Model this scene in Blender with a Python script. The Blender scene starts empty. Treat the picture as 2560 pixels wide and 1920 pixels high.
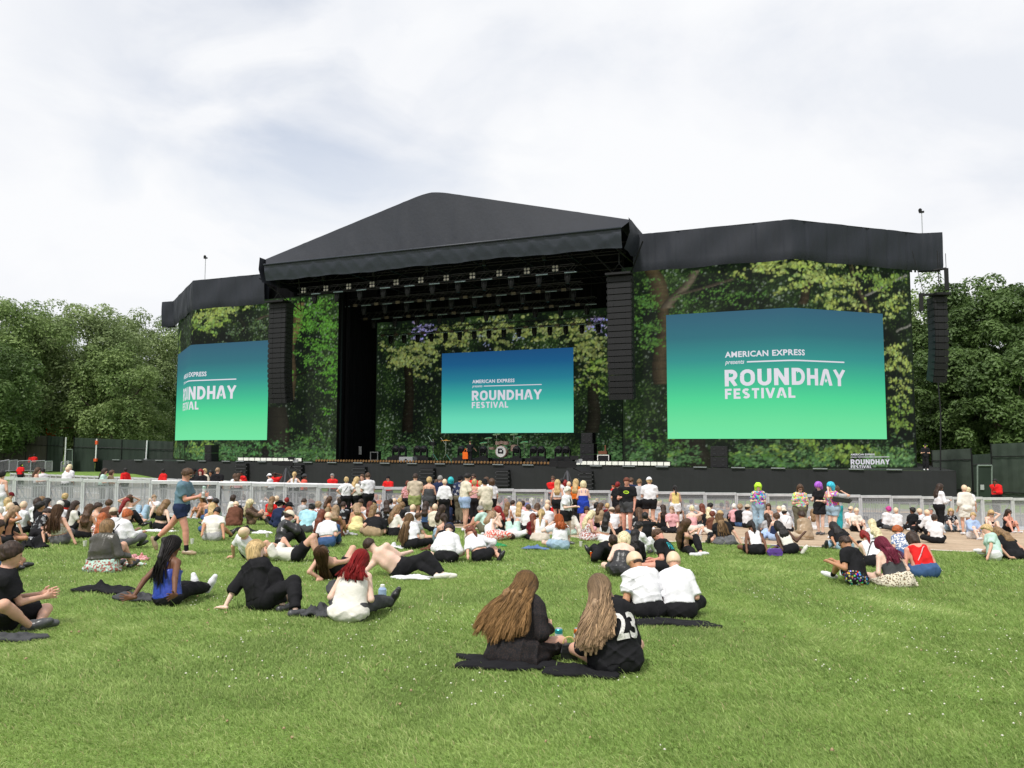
import bpy, math, random, colorsys
import numpy as np
from mathutils import Vector, Matrix
R = math.radians
SC = bpy.context.scene
COL = SC.collection

# ---------------- camera ----------------
F_PX = 1980.0
EYE = 1.72
PITCH = R(4.39); ROLL = 0.0022
cam_d = bpy.data.cameras.new('camera'); cam = bpy.data.objects.new('camera', cam_d); COL.objects.link(cam)
cam_d.sensor_width = 36; cam_d.lens = 36 * F_PX / 2560; cam_d.clip_end = 3000; cam_d.clip_start = 0.1
CAMR = Matrix.Rotation(math.pi / 2 + PITCH, 3, 'X') @ Matrix.Rotation(ROLL, 3, 'Z')
cam.matrix_world = Matrix.Translation((0, 0, EYE)) @ CAMR.to_4x4()
SC.camera = cam

# ---------------- sky and sun ----------------
SUN_EL, SUN_AZ = R(56), R(-148)      # azimuth from +Y towards +X: behind the camera, to the left
world = bpy.data.worlds.new("World"); SC.world = world; world.use_nodes = True
nt = world.node_tree; nt.nodes.clear()
def N(t, **k):
    n = nt.nodes.new(t)
    for a, b in k.items(): setattr(n, a, b)
    return n
L = nt.links.new
wo = N('ShaderNodeOutputWorld'); bg = N('ShaderNodeBackground'); sky = N('ShaderNodeTexSky')
sky.sky_type = 'NISHITA'; sky.sun_disc = False; sky.sun_elevation = SUN_EL; sky.sun_rotation = SUN_AZ
sky.air_density = 1.0; sky.dust_density = 2.0
tc = N('ShaderNodeTexCoord'); mp = N('ShaderNodeMapping'); mp.inputs['Scale'].default_value = (1.0, 1.0, 1.9)
mp.inputs['Location'].default_value = (0.37, 0.2, 0.1)
n1 = N('ShaderNodeTexNoise'); n1.inputs['Scale'].default_value = 2.9; n1.inputs['Detail'].default_value = 9; n1.inputs['Roughness'].default_value = .55; n1.inputs['Distortion'].default_value = .35
n2 = N('ShaderNodeTexNoise'); n2.inputs['Scale'].default_value = 4.5; n2.inputs['Detail'].default_value = 8; n2.inputs['Distortion'].default_value = .5
L(tc.outputs['Generated'], mp.inputs[0]); L(mp.outputs[0], n1.inputs['Vector']); L(mp.outputs[0], n2.inputs['Vector'])
r2 = N('ShaderNodeValToRGB')
e = r2.color_ramp.elements
e[0].position = .33; e[0].color = (.83, .86, .92, 1); e[1].position = .57; e[1].color = (.97, .98, 1.0, 1)
m_ = e.new(.46); m_.color = (.925, .94, .975, 1)
L(n1.outputs['Fac'], r2.inputs[0])
# thin patch where blue shows through, upper left of the stage
dot = N('ShaderNodeVectorMath', operation='DISTANCE')
hole = (CAMR @ Vector(((770 - 1280) / F_PX, (960 - 290) / F_PX, -1))).normalized()
dot.inputs[1].default_value = tuple(hole); L(tc.outputs['Generated'], dot.inputs[0])
hr = N('ShaderNodeMapRange'); hr.inputs['From Min'].default_value = .34; hr.inputs['From Max'].default_value = .04
L(dot.outputs['Value'], hr.inputs['Value'])
h2 = N('ShaderNodeMapRange'); h2.inputs['From Min'].default_value = .47; h2.inputs['From Max'].default_value = .66; L(n2.outputs['Fac'], h2.inputs['Value'])
mul = N('ShaderNodeMath', operation='MULTIPLY'); L(hr.outputs[0], mul.inputs[0]); L(h2.outputs[0], mul.inputs[1])
mul2 = N('ShaderNodeMath', operation='MULTIPLY'); L(mul.outputs[0], mul2.inputs[0]); mul2.inputs[1].default_value = .40
skm = N('ShaderNodeVectorMath', operation='SCALE'); skm.inputs['Scale'].default_value = .165; L(sky.outputs[0], skm.inputs[0])
mx = N('ShaderNodeMixRGB'); L(mul2.outputs[0], mx.inputs[0]); L(r2.outputs[0], mx.inputs[1]); L(skm.outputs[0], mx.inputs[2])
# cloud colours with the blue patch feed the background
L(mx.outputs[0], bg.inputs['Color']); bg.inputs['Strength'].default_value = 1.0
L(bg.outputs[0], wo.inputs[0])

sd = bpy.data.lights.new('sun', 'SUN'); sd.energy = 3.4; sd.angle = R(5); sd.color = (1, .96, .9)
so = bpy.data.objects.new('sun', sd); COL.objects.link(so)
sdir = Vector((math.sin(SUN_AZ) * math.cos(SUN_EL), math.cos(SUN_AZ) * math.cos(SUN_EL), math.sin(SUN_EL)))
so.rotation_euler = sdir.to_track_quat('Z', 'Y').to_euler()

SC.view_settings.view_transform = 'Standard'; SC.view_settings.look = 'None'
SC.view_settings.exposure = 0.0; SC.view_settings.gamma = 1
SC.render.engine = 'CYCLES'; SC.cycles.max_bounces = 6; SC.cycles.transparent_max_bounces = 12

# ---------------- geometry helpers ----------------
GS = 0.0425; WF = 52.0
def gz(x, y):
    w = .376 * x + .9266 * y
    return -GS * (w if w < WF else WF)
def ray(px, py):
    return CAMR @ Vector(((px - 1280) / F_PX, (960 - py) / F_PX, -1))
def on_ground(px, py, h=0.0):
    """world point where the sight line meets the ground raised by h"""
    d = ray(px, py)
    t = (h - EYE) / (d.z + GS * (.376 * d.x + .9266 * d.y))
    p = d * t
    if .376 * p.x + .9266 * p.y > WF or t < 0:
        t = (-GS * WF + h - EYE) / d.z if d.z < 0 else 80
        p = d * t
    return Vector((p.x, p.y, p.z + EYE))
def at_depth(px, py, Y):
    d = ray(px, py); t = Y / d.y
    return Vector((d.x * t, Y, EYE + d.z * t))
# stage frame: u along the deck's front edge (to the right), v backwards
SU = Vector((.925, -.380, 0)); SV = Vector((.380, .925, 0)); SK = Vector((19.8, 56.4, 0))
def st(u, v, z): return SK + SU * u + SV * v + Vector((0, 0, z))
def on_v(px, py, v):
    d = ray(px, py); o = Vector((0, 0, EYE))
    t = (SK + SV * v - o).dot(SV) / d.dot(SV)
    p = o + d * t; q = p - SK
    return q.dot(SU), p.z
def uv_of(p):
    q = p - SK
    return q.dot(SU), q.dot(SV)
def at_z(px, py, z):
    d = ray(px, py); t = (z - EYE) / d.z
    p = Vector((0, 0, EYE)) + d * t
    return uv_of(p)
DECK = 0.05

# ---------------- material helpers ----------------
MATS = {}
def newmat(name):
    m = bpy.data.materials.new(name); m.use_nodes = True
    n = m.node_tree; b = n.nodes['Principled BSDF']
    return m, n, b
def mat(name, col, rough=.8, metal=0., var=.12, scale=8., bump=0., bscale=30., spec=.3, detail=4, coord='Object', stretch=(1, 1, 1), emit=None):
    if name in MATS: return MATS[name]
    m, n, b = newmat(name)
    tc = n.nodes.new('ShaderNodeTexCoord'); mp = n.nodes.new('ShaderNodeMapping'); mp.inputs['Scale'].default_value = stretch
    n.links.new(tc.outputs[coord], mp.inputs[0])
    nz = n.nodes.new('ShaderNodeTexNoise'); nz.inputs['Scale'].default_value = scale; nz.inputs['Detail'].default_value = detail
    n.links.new(mp.outputs[0], nz.inputs['Vector'])
    rp = n.nodes.new('ShaderNodeValToRGB')
    c = Vector(col[:3])
    lo = c * (1 - var); hi = c * (1 + var)
    rp.color_ramp.elements[0].position = .3; rp.color_ramp.elements[0].color = (*lo, 1)
    rp.color_ramp.elements[1].position = .7; rp.color_ramp.elements[1].color = (*[min(1, v) for v in hi], 1)
    n.links.new(nz.outputs['Fac'], rp.inputs[0]); n.links.new(rp.outputs[0], b.inputs['Base Color'])
    b.inputs['Roughness'].default_value = rough; b.inputs['Metallic'].default_value = metal
    b.inputs['Specular IOR Level'].default_value = spec
    if bump:
        n3 = n.nodes.new('ShaderNodeTexNoise'); n3.inputs['Scale'].default_value = bscale; n3.inputs['Detail'].default_value = 3
        n.links.new(mp.outputs[0], n3.inputs['Vector'])
        bp = n.nodes.new('ShaderNodeBump'); bp.inputs['Strength'].default_value = bump; bp.inputs['Distance'].default_value = .02
        n.links.new(n3.outputs['Fac'], bp.inputs['Height']); n.links.new(bp.outputs[0], b.inputs['Normal'])
    if emit:
        b.inputs['Emission Color'].default_value = (*emit[:3], 1); b.inputs['Emission Strength'].default_value = emit[3]
    MATS[name] = m
    return m

# ---------------- mesh builder ----------------
class MB:
    def __init__(s): s.v = []; s.f = []; s.m = []
    def add(s, vs, fs, mi=0):
        o = len(s.v); s.v += [tuple(v) for v in vs]; s.f += [tuple(i + o for i in f) for f in fs]; s.m += [mi] * len(fs)
    def box(s, c, sx, sy, sz, X=Vector((1, 0, 0)), Y=Vector((0, 1, 0)), Z=Vector((0, 0, 1)), mi=0):
        c = Vector(c); vs = []
        for k in (-1, 1):
            for j in (-1, 1):
                for i in (-1, 1):
                    vs.append(c + X * (i * sx / 2) + Y * (j * sy / 2) + Z * (k * sz / 2))
        s.add(vs, [(0, 2, 3, 1), (4, 5, 7, 6), (0, 1, 5, 4), (2, 6, 7, 3), (0, 4, 6, 2), (1, 3, 7, 5)], mi)
    def tube(s, a, b, r, n=6, r2=None, mi=0, caps=True):
        a = Vector(a); b = Vector(b); r2 = r if r2 is None else r2
        d = (b - a)
        if d.length < 1e-6: return
        d.normalize(); t = Vector((0, 0, 1)) if abs(d.z) < .9 else Vector((1, 0, 0))
        x = d.cross(t).normalized(); y = d.cross(x)
        vs = []
        for p, rr in ((a, r), (b, r2)):
            for i in range(n):
                an = 2 * math.pi * i / n
                vs.append(p + x * (math.cos(an) * rr) + y * (math.sin(an) * rr))
        fs = [(i, (i + 1) % n, n + (i + 1) % n, n + i) for i in range(n)]
        if caps: fs += [tuple(reversed(range(n))), tuple(range(n, 2 * n))]
        s.add(vs, fs, mi)
    def path(s, pts, r, n=6, mi=0):
        for i in range(len(pts) - 1): s.tube(pts[i], pts[i + 1], r, n, mi=mi)
    def lathe(s, c, prof, n=16, Z=Vector((0, 0, 1)), mi=0):
        c = Vector(c); t = Vector((1, 0, 0)) if abs(Z.x) < .9 else Vector((0, 1, 0))
        x = Z.cross(t).normalized(); y = Z.cross(x)
        vs = []; fs = []
        for (r, h) in prof:
            for i in range(n):
                an = 2 * math.pi * i / n
                vs.append(c + Z * h + x * (math.cos(an) * r) + y * (math.sin(an) * r))
        for k in range(len(prof) - 1):
            for i in range(n):
                fs.append((k * n + i, k * n + (i + 1) % n, (k + 1) * n + (i + 1) % n, (k + 1) * n + i))
        fs.append(tuple(reversed(range(n)))); fs.append(tuple(range((len(prof) - 1) * n, len(prof) * n)))
        s.add(vs, fs, mi)
    def build(s, name, mats, parent=None, smooth=False, origin=None):
        me = bpy.data.meshes.new(name)
        vs = s.v
        pb = parent if parent is None or parent.get('_base') is not None else parent.parent
        if pb is not None and origin is None and pb.get('_base') is not None:
            b_ = pb['_base']; vs = [(v[0] - b_[0], v[1] - b_[1], v[2] - b_[2]) for v in vs]
        if origin is not None: vs = [(v[0] - origin[0], v[1] - origin[1], v[2] - origin[2]) for v in vs]
        me.from_pydata(vs, [], s.f)
        if not isinstance(mats, (list, tuple)): mats = [mats]
        for m in mats: me.materials.append(m)
        if len(mats) > 1: me.polygons.foreach_set('material_index', s.m)
        if smooth: me.polygons.foreach_set('use_smooth', [True] * len(me.polygons))
        me.update()
        o = bpy.data.objects.new(name, me); COL.objects.link(o)
        if origin is not None: o.location = origin
        if parent is not None: o.parent = parent
        return o
def npmesh(name, V, F, mats, parent=None, smooth=True, mi=None, attr=None):
    """V (n,3) float array, F (m,k) int array"""
    me = bpy.data.meshes.new(name)
    V = np.asarray(V, np.float32); F = np.asarray(F, np.int32)
    me.vertices.add(len(V)); me.vertices.foreach_set('co', V.ravel())
    k = F.shape[1]; me.loops.add(F.size); me.loops.foreach_set('vertex_index', F.ravel())
    me.polygons.add(len(F)); me.polygons.foreach_set('loop_start', np.arange(0, F.size, k, dtype=np.int32))
    me.polygons.foreach_set('use_smooth', np.full(len(F), smooth, bool))
    if not isinstance(mats, (list, tuple)): mats = [mats]
    for m in mats: me.materials.append(m)
    if mi is not None: me.polygons.foreach_set('material_index', np.asarray(mi, np.int32))
    if attr is not None:
        for an, arr in attr.items():
            a = me.color_attributes.new(an, 'FLOAT_COLOR', 'POINT')
            a.data.foreach_set('color', np.asarray(arr, np.float32).ravel())
    me.update(calc_edges=True)
    o = bpy.data.objects.new(name, me); COL.objects.link(o)
    if parent is not None: o.parent = parent
    return o
def tag(o, label=None, cat=None, group=None, kind=None):
    if label: o['label'] = label
    if cat: o['category'] = cat
    if group: o['group'] = group
    if kind: o['kind'] = kind
    return o
def empty(name, loc=(0, 0, 0), rz=0.):
    o = bpy.data.objects.new(name, None); COL.objects.link(o); o.location = loc; o.rotation_euler = (0, 0, rz); o.empty_display_size = .2
    return o
def base(name, loc, label, cat, group=None):
    '''thing whose parts are written in world coordinates: an Empty at its base'''
    o = empty(name, loc); o['_base'] = tuple(loc); return tag(o, label, cat, group)
def done():
    for o in bpy.data.objects:
        if '_base' in o: del o['_base']
def copy_tree(o, parent=None):
    c = o.copy(); COL.objects.link(c); c.parent = parent
    for ch in o.children: copy_tree(ch, c)
    return c
rng = np.random.default_rng(7); random.seed(7)
# ================= SETTING =================
def grid_mesh(name, xs, ys, zf, m, kind='structure'):
    X, Y = np.meshgrid(xs, ys, indexing='ij'); Z = zf(X, Y)
    V = np.stack([X.ravel(), Y.ravel(), Z.ravel()], 1)
    nx, ny = X.shape; i = np.arange(nx - 1)[:, None] * ny + np.arange(ny - 1)[None]
    i = i.ravel(); F = np.stack([i, i + ny, i + ny + 1, i + 1], 1)
    o = npmesh(name, V, F, m); o['kind'] = kind
    return o
def gzn(X, Y):
    w = .376 * X + .9266 * Y
    return -GS * np.minimum(w, WF) - .05 * (np.abs(w - WF) < 5)
# lawn soil/turf colour
m, n, b = newmat('turf'); tcn = n.nodes.new('ShaderNodeTexCoord')
def noise(n, vec, scale, det=4, dist=0):
    z = n.nodes.new('ShaderNodeTexNoise'); z.inputs['Scale'].default_value = scale; z.inputs['Detail'].default_value = det; z.inputs['Distortion'].default_value = dist
    n.links.new(vec, z.inputs['Vector']); return z.outputs['Fac']
def ramp(n, fac, stops):
    r = n.nodes.new('ShaderNodeValToRGB'); el = r.color_ramp.elements
    el[0].position = stops[0][0]; el[0].color = (*stops[0][1], 1); el[1].position = stops[-1][0]; el[1].color = (*stops[-1][1], 1)
    for p, c in stops[1:-1]: el.new(p).color = (*c, 1)
    n.links.new(fac, r.inputs[0]); return r.outputs[0]
def mixc(n, fac, a, b_, mode='MIX'):
    x = n.nodes.new('ShaderNodeMixRGB'); x.blend_type = mode
    for k, v in ((0, fac), (1, a), (2, b_)):
        if isinstance(v, (int, float)): x.inputs[k].default_value = v
        elif isinstance(v, tuple): x.inputs[k].default_value = (*v, 1)
        else: n.links.new(v, x.inputs[k])
    return x.outputs[0]
c1 = ramp(n, noise(n, tcn.outputs['Object'], 1.3, 5), [(.3, (.13, .21, .05)), (.55, (.19, .30, .075)), (.75, (.28, .37, .12))])
c2 = ramp(n, noise(n, tcn.outputs['Object'], 45, 3), [(.3, (.5, .5, .5)), (.7, (1.25, 1.25, 1.2))])
n.links.new(mixc(n, 1.0, c1, c2, 'MULTIPLY'), b.inputs['Base Color']); b.inputs['Roughness'].default_value = .9; b.inputs['Specular IOR Level'].default_value = .1
TURF = m
xs = np.concatenate([[-900, -400, -200], np.arange(-100, 101, 4), [200, 400, 900]]).astype(float)
ys = np.concatenate([[-400, -150, -60, -20], np.arange(-8, 130, 4), [150, 250, 500, 1200]]).astype(float)
grid_mesh('ground', xs, ys, gzn, TURF)
# matting / trackway in front of the barrier
m, n, b = newmat('trackway'); tcn = n.nodes.new('ShaderNodeTexCoord')
c1 = ramp(n, noise(n, tcn.outputs['Object'], .8, 6, .6), [(.3, (.40, .29, .19)), (.7, (.53, .41, .29))])
c2 = ramp(n, noise(n, tcn.outputs['Object'], 14, 5), [(.3, (.82, .80, .78)), (.7, (1.1, 1.1, 1.1))])
br = n.nodes.new('ShaderNodeTexBrick'); br.inputs['Scale'].default_value = .33; br.inputs['Mortar Size'].default_value = .008; br.offset = .5
br.inputs['Color1'].default_value = (1, 1, 1, 1); br.inputs['Color2'].default_value = (.93, .93, .93, 1); br.inputs['Mortar'].default_value = (.72, .70, .68, 1)
n.links.new(tcn.outputs['Object'], br.inputs['Vector'])
n.links.new(mixc(n, 1.0, mixc(n, 1.0, c1, c2, 'MULTIPLY'), br.outputs[0], 'MULTIPLY'), b.inputs['Base Color']); b.inputs['Roughness'].default_value = .85
front = [(560, 1272), (880, 1303), (1090, 1318), (1290, 1328), (1540, 1357), (1700, 1356), (1870, 1361), (2080, 1371), (2330, 1377), (2560, 1387), (2800, 1398), (3700, 1440)]
mb = MB(); fp = [on_ground(*p) for p in front]; P0 = []; P1 = []
for i in range(len(fp) - 1):
    for k in range(6):
        t = k / 6; p = fp[i].lerp(fp[i + 1], t)
        P0.append((p.x + random.uniform(-.03, .03), p.y + random.uniform(-.06, .06)))
vs = []; rows = 8
for (x, y) in P0:
    for k in range(rows + 1):
        t = k / rows; yy = y + (58 - .42 * x * (1 + .25 * t) - y) * t
        vs.append((x * (1 + .25 * t), yy, gz(x * (1 + .25 * t), yy) + (.012 if k < 4 else .02)))
fs = []
for i in range(len(P0) - 1):
    for k in range(rows):
        a = i * (rows + 1) + k; fs.append((a, a + rows + 1, a + rows + 2, a + 1))
mb.add(vs, fs); o = mb.build('trackway', m); o['kind'] = 'structure'
# pale rolled edge of the matting
mb = MB(); EDGE = mat('edge_pale', (.55, .50, .42), .9)
for i in range(len(P0) - 1):
    a = Vector((*P0[i], gz(*P0[i]) + .018)); c = Vector((*P0[i + 1], gz(*P0[i + 1]) + .018))
    mb.add([a, c, c + Vector((0, .22, -.003)), a + Vector((0, .22, -.003))], [(0, 1, 2, 3)])
o = mb.build('trackway_edge', EDGE); o['kind'] = 'structure'

grid_mesh('pit_floor', np.arange(-52, 46, 3.), np.linspace(0, 1, 14), lambda X, Y: 0 * X, mat('pit_matting', (.27, .25, .22), .9, var=.2, scale=.6))
_pf = bpy.data.objects['pit_floor']
for v in _pf.data.vertices:
    t = v.co.y; y0 = 31.0 + .054 * v.co.x; y1 = 59 - .41 * v.co.x; v.co.y = y0 + (max(y1, y0 + 2) - y0) * t; v.co.z = gz(v.co.x, v.co.y) + .035
# ================= STAGE =================
def cloth_black(name, col, rough, bump, stretch, scale=2.):
    return mat(name, col, rough, var=.10, scale=scale, bump=bump, bscale=3.5, spec=.5, stretch=stretch, detail=6)
ROOFC = cloth_black('roof_skin', (.0085, .0115, .020), .72, .8, (1, 1, 1))
SKIRT = cloth_black('stage_skirt', (.016, .017, .019), .9, .15, (2, 2, .25))
FASC = cloth_black('fascia_cloth', (.0095, .0125, .022), .72, .9, (1.5, 1.5, .3))
BLK = mat('black_steel', (.010, .010, .011), .6, .3, spec=.4)
BLKB = mat('black_drape', (.006, .006, .007), .95, var=.3, scale=1.2, stretch=(4, 4, .2), spec=.05)
CABM = mat('cabinet_black', (.020, .021, .023), .55, var=.15, bump=.3, bscale=60)
GRILL = mat('speaker_grille', (.012, .012, .014), .6, var=.3, scale=40)
ALU = mat('aluminium', (.55, .56, .58), .4, .8, var=.1)
STEEL = mat('galvanised_steel', (.42, .43, .45), .45, .6, var=.15, scale=6)
WHITEM = mat('white_diffuser', (.8, .8, .76), .5)

# --- deck and skirt ---
uL, _ = on_v(257, 1150, 0); uR, _ = on_v(2390, 1178, 0)
stage = base('festival_stage', st((uL + uR) / 2, 0, -2.2), 'huge black open-air stage with gabled roof canopy, wide wings and a dark skirt', 'stage')
mb = MB(); nseg = 60
zb = -2.7
top = []; 
for i in range(nseg + 1):
    u = uL + (uR - uL) * i / nseg
    top.append(u)
vs = []; fs = []
for i, u in enumerate(top):
    w = .05 * math.sin(i * 1.7) 
    vs += [st(u, w * .3, DECK), st(u, w, DECK - .8), st(u, w, zb)]
for i in range(nseg):
    for k in range(2):
        a = i * 3 + k; fs.append((a, a + 1, a + 4, a + 3))
mb.add(vs, fs)
mb.add([st(uL, 0, DECK), st(uL, 30, DECK), st(uL, 30, zb), st(uL, 0, zb)], [(0, 1, 2, 3)])
mb.add([st(uR, 0, DECK), st(uR + .2, 6, DECK), st(uR + .2, 6, zb), st(uR, 0, zb)], [(0, 1, 2, 3)])
mb.build('skirt', SKIRT, stage)
mb = MB()
mb.add([st(uL, 0.0, DECK + .004), st(uR, 0, DECK + .004), st(uR, 30, DECK + .004), st(uL, 30, DECK + .004)], [(0, 1, 2, 3)])
mb.build('deck', mat('deck_floor', (.015, .015, .016), .5), stage)

# --- roof ---
vP = -2.5
ul, zl1 = on_v(664, 664, vP); ur, zr1 = on_v(1550, 570, vP)
_, zl0 = on_v(662, 702, vP); _, zr0 = on_v(1550, 616, vP)
zt = (zl1 + zr1) / 2; zb_ = (zl0 + zr0) / 2
gl, zgl = on_v(651, 645, vP + .3); gr, zgr = on_v(1572, 541, vP + .3); ga, zga = on_v(1080, 478, vP + 1.2)
zg = (zgl + zgr) / 2
ROOF_BACK = 15.0
print('roof', ul, ur, zt, zb_, gl, gr, zg, ga, zga)
UM = (ul + ur) / 2
def gable(u, off=0):
    h = 1 - abs(u - ga) / ((gr - gl) / 2)
    # slightly rounded apex
    z = zg + (zga - zg) * max(h, 0)
    d = abs(u - ga)
    if d < 1.6: z -= (1.6 - d) ** 2 * .06
    return z
rng2 = np.random.default_rng(3)
mb = MB(); nu = 90; nv = 14; vs = []; fs = []
for i in range(nu + 1):
    t = i / nu
    ub = ul + (ur - ul) * t; ut = gl + (gr - gl) * t
    for k in range(nv + 1):
        s = k / nv
        u = ub + (ut - ub) * s; z = zt + (gable(ut) - zt) * s; v = vP + .05 + 1.0 * s
        wr = .012 * math.sin(u * 2.1 + z * 1.3) - .05 * (abs((u - ga) % 5.2 - 2.6) < .10) + .01 * math.sin(u * .5 - z * .7) + .05 * math.sin(u * 5 + math.sin(z * 3) * 2) * max(0, 1 - s * 3.5)
        vs.append(st(u, v + wr, z))
for i in range(nu):
    for k in range(nv):
        a = i * (nv + 1) + k; fs.append((a, a + nv + 1, a + nv + 2, a + 1))
mb.add(vs, fs); mb.build('front_gable', ROOFC, stage, smooth=True)
# roof sheets going back
mb = MB(); vs = []; fs = []; nb = 10
for i in range(nu + 1):
    ut = gl + (gr - gl) * i / nu
    for k in range(nb + 1):
        s = k / nb; vs.append(st(ut, vP + 1.05 + s * (ROOF_BACK - vP), gable(ut) - .6 * s - .05 * math.sin(s * math.pi * 5) ** 2 * .6))
for i in range(nu):
    for k in range(nb):
        a = i * (nb + 1) + k; fs.append((a, a + nb + 1, a + nb + 2, a + 1))
for uu, sg in ((gl, -1), (gr, 1)):      # side skirts of the roof
    o = len(vs); ns = 24
    for k in range(ns + 1):
        s = k / ns; v = vP + .2 + s * (ROOF_BACK - vP)
        w = .12 * math.sin(k * 1.9)
        vs += [st(uu, v, zg - .02 - .5 * s), st(uu + w + sg * .1, v, (zg + zb_) / 2), st(uu + w - sg * .35, v, zb_ - .1 * math.sin(k * 2.3) - .1)]
    for k in range(ns):
        for q in range(2):
            a = o + k * 3 + q; fs.append((a, a + 1, a + 4, a + 3))
mb.add(vs, fs); mb.build('roof', ROOFC, stage, smooth=True)
# pelmet with creases and sagging lower hem
mb = MB(); vs = []; fs = []; nu2 = 160; nv2 = 10
ul2, ur2 = ul - .1, ur + .1
for i in range(nu2 + 1):
    u = ul2 + (ur2 - ul2) * i / nu2
    sag = .07 * math.sin(u * .5) * math.sin(u * .27 + 1) + .02 * math.sin(u * 2.3)
    for k in range(nv2 + 1):
        s = k / nv2
        z = zt - s * (zt - zb_ - sag * 1.2)
        bul = .05 * math.sin(math.pi * min(1, s * 1.1)) + .045 * (1 - abs(math.sin(u * .9 + s * 1.6 + 1.5 * math.sin(u * .31)))) ** 3 + .05 * (1 - abs(math.sin(u * 2.3 - s * 3.1))) ** 3
        vs.append(st(u, vP - .05 - bul + .25 * s, z))
for i in range(nu2):
    for k in range(nv2):
        a = i * (nv2 + 1) + k; fs.append((a, a + nv2 + 1, a + nv2 + 2, a + 1))
mb.add(vs, fs)
mb.tube(st(ul2, vP - .16, zt + .02), st(ur2, vP - .16, zt + .02), .08, 8)
mb.build('pelmet', mat('pelmet_cloth', (.013, .0175, .031), .5, var=.15, bump=.8, bscale=2.2, spec=.6, detail=6), stage, smooth=True)
# ceiling, rafters (dark truss underside)
mb = MB(); ZC = zb_ + .35
mb.add([st(ul, vP + .4, ZC + 1.1), st(ur, vP + .4, ZC + 1.1), st(ur, ROOF_BACK, ZC + .3), st(ul, ROOF_BACK, ZC + .3)], [(0, 1, 2, 3)])
mb.build('roof_lining', BLKB, stage)
mb = MB()
for v in np.arange(vP + .4, ROOF_BACK, 2.6):
    for dz in (0, .9):
        mb.tube(st(ul + .3, v, ZC - .1 + dz), st(ur - .3, v, ZC - .1 + dz), .06, 5)
    for i in range(26):
        a = ul + .3 + (ur - ul - .6) * i / 26; c = ul + .3 + (ur - ul - .6) * (i + 1) / 26
        mb.tube(st(a, v, ZC - .1 + .9 * (i % 2)), st(c, v, ZC - .1 + .9 * ((i + 1) % 2)), .035, 4)
for i in range(9):
    u = ul + .5 + (ur - ul - 1) * i / 8
    mb.tube(st(u, vP + .4, ZC - .25), st(u, ROOF_BACK, ZC - .25), .06, 5)
mb.build('roof_truss', mat('dark_truss', (.022, .022, .024), .5, .5), stage)
# towers at roof corners
for uu in (ul + 1.0, ur - .6):
    mb = MB()
    for du, dv in ((-.35, -.35), (.35, -.35), (.35, .35), (-.35, .35)):
        mb.tube(st(uu + du, 4.0 + dv, DECK), st(uu + du, 4.0 + dv, ZC + .6), .05, 6)
    zz = DECK; k = 0
    while zz < ZC:
        s_ = 1 if k % 2 else -1
        mb.tube(st(uu - .35 * s_, 3.65, zz), st(uu + .35 * s_, 3.65, zz + .7), .025, 4)
        mb.tube(st(uu - .35, 3.65 + (0 if s_ > 0 else .7), zz), st(uu - .35, 3.65 + (.7 if s_ > 0 else 0), zz + .7), .025, 4)
        zz += .7; k += 1
    for sx in (-1, 1): mb.tube(st(uu, 1.5, ZC - 2.6), st(uu + sx * 2.2, vP + .6, ZC + .1), .05, 5)
    mb.build('tower', BLK, stage)

# --- wings: fascia and LED walls ---
ZF1 = EYE + 16.5
def fascia_path(px):
    return [at_z(a, b_, ZF1) for a, b_ in px]
FR = fascia_path([(1596, 586), (1978, 548), (2297, 583), (2355, 581)])
FL = fascia_path([(405, 755), (433, 753), (483, 701.5), (662, 684)])
print('FR', FR, 'FL', FL)
# continue inner ends to meet the main stage
FR[0] = (FR[1][0] + (FR[0][0] - FR[1][0]) * 1.04, FR[1][1] + (FR[0][1] - FR[1][1]) * 1.04)
ZF0 = ZF1 - 2.95
def polyline(pts, step, rad):
    """resample a plan polyline, rounding corners"""
    P = [Vector((a, b_, 0)) for a, b_ in pts]; out = [P[0]]
    for i in range(1, len(P) - 1):
        a = (P[i - 1] - P[i]).normalized(); c = (P[i + 1] - P[i]).normalized()
        r = min(rad, (P[i - 1] - P[i]).length * .4, (P[i + 1] - P[i]).length * .4)
        p0 = P[i] + a * r; p2 = P[i] + c * r
        for k in range(7):
            t = k / 6; out.append(p0 * (1 - t) ** 2 + P[i] * 2 * t * (1 - t) + p2 * t * t)
    out.append(P[-1]); res = []; 
    d = [0]
    for i in range(1, len(out)): d.append(d[-1] + (out[i] - out[i - 1]).length)
    n_ = max(2, int(round(d[-1] / step)))
    j = 0
    for k in range(n_ + 1):
        s = d[-1] * k / n_
        while j < len(out) - 2 and d[j + 1] < s: j += 1
        t = (s - d[j]) / max(1e-6, d[j + 1] - d[j]); res.append(out[j].lerp(out[j + 1], min(1, t)))
    return res, d[-1]
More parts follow.
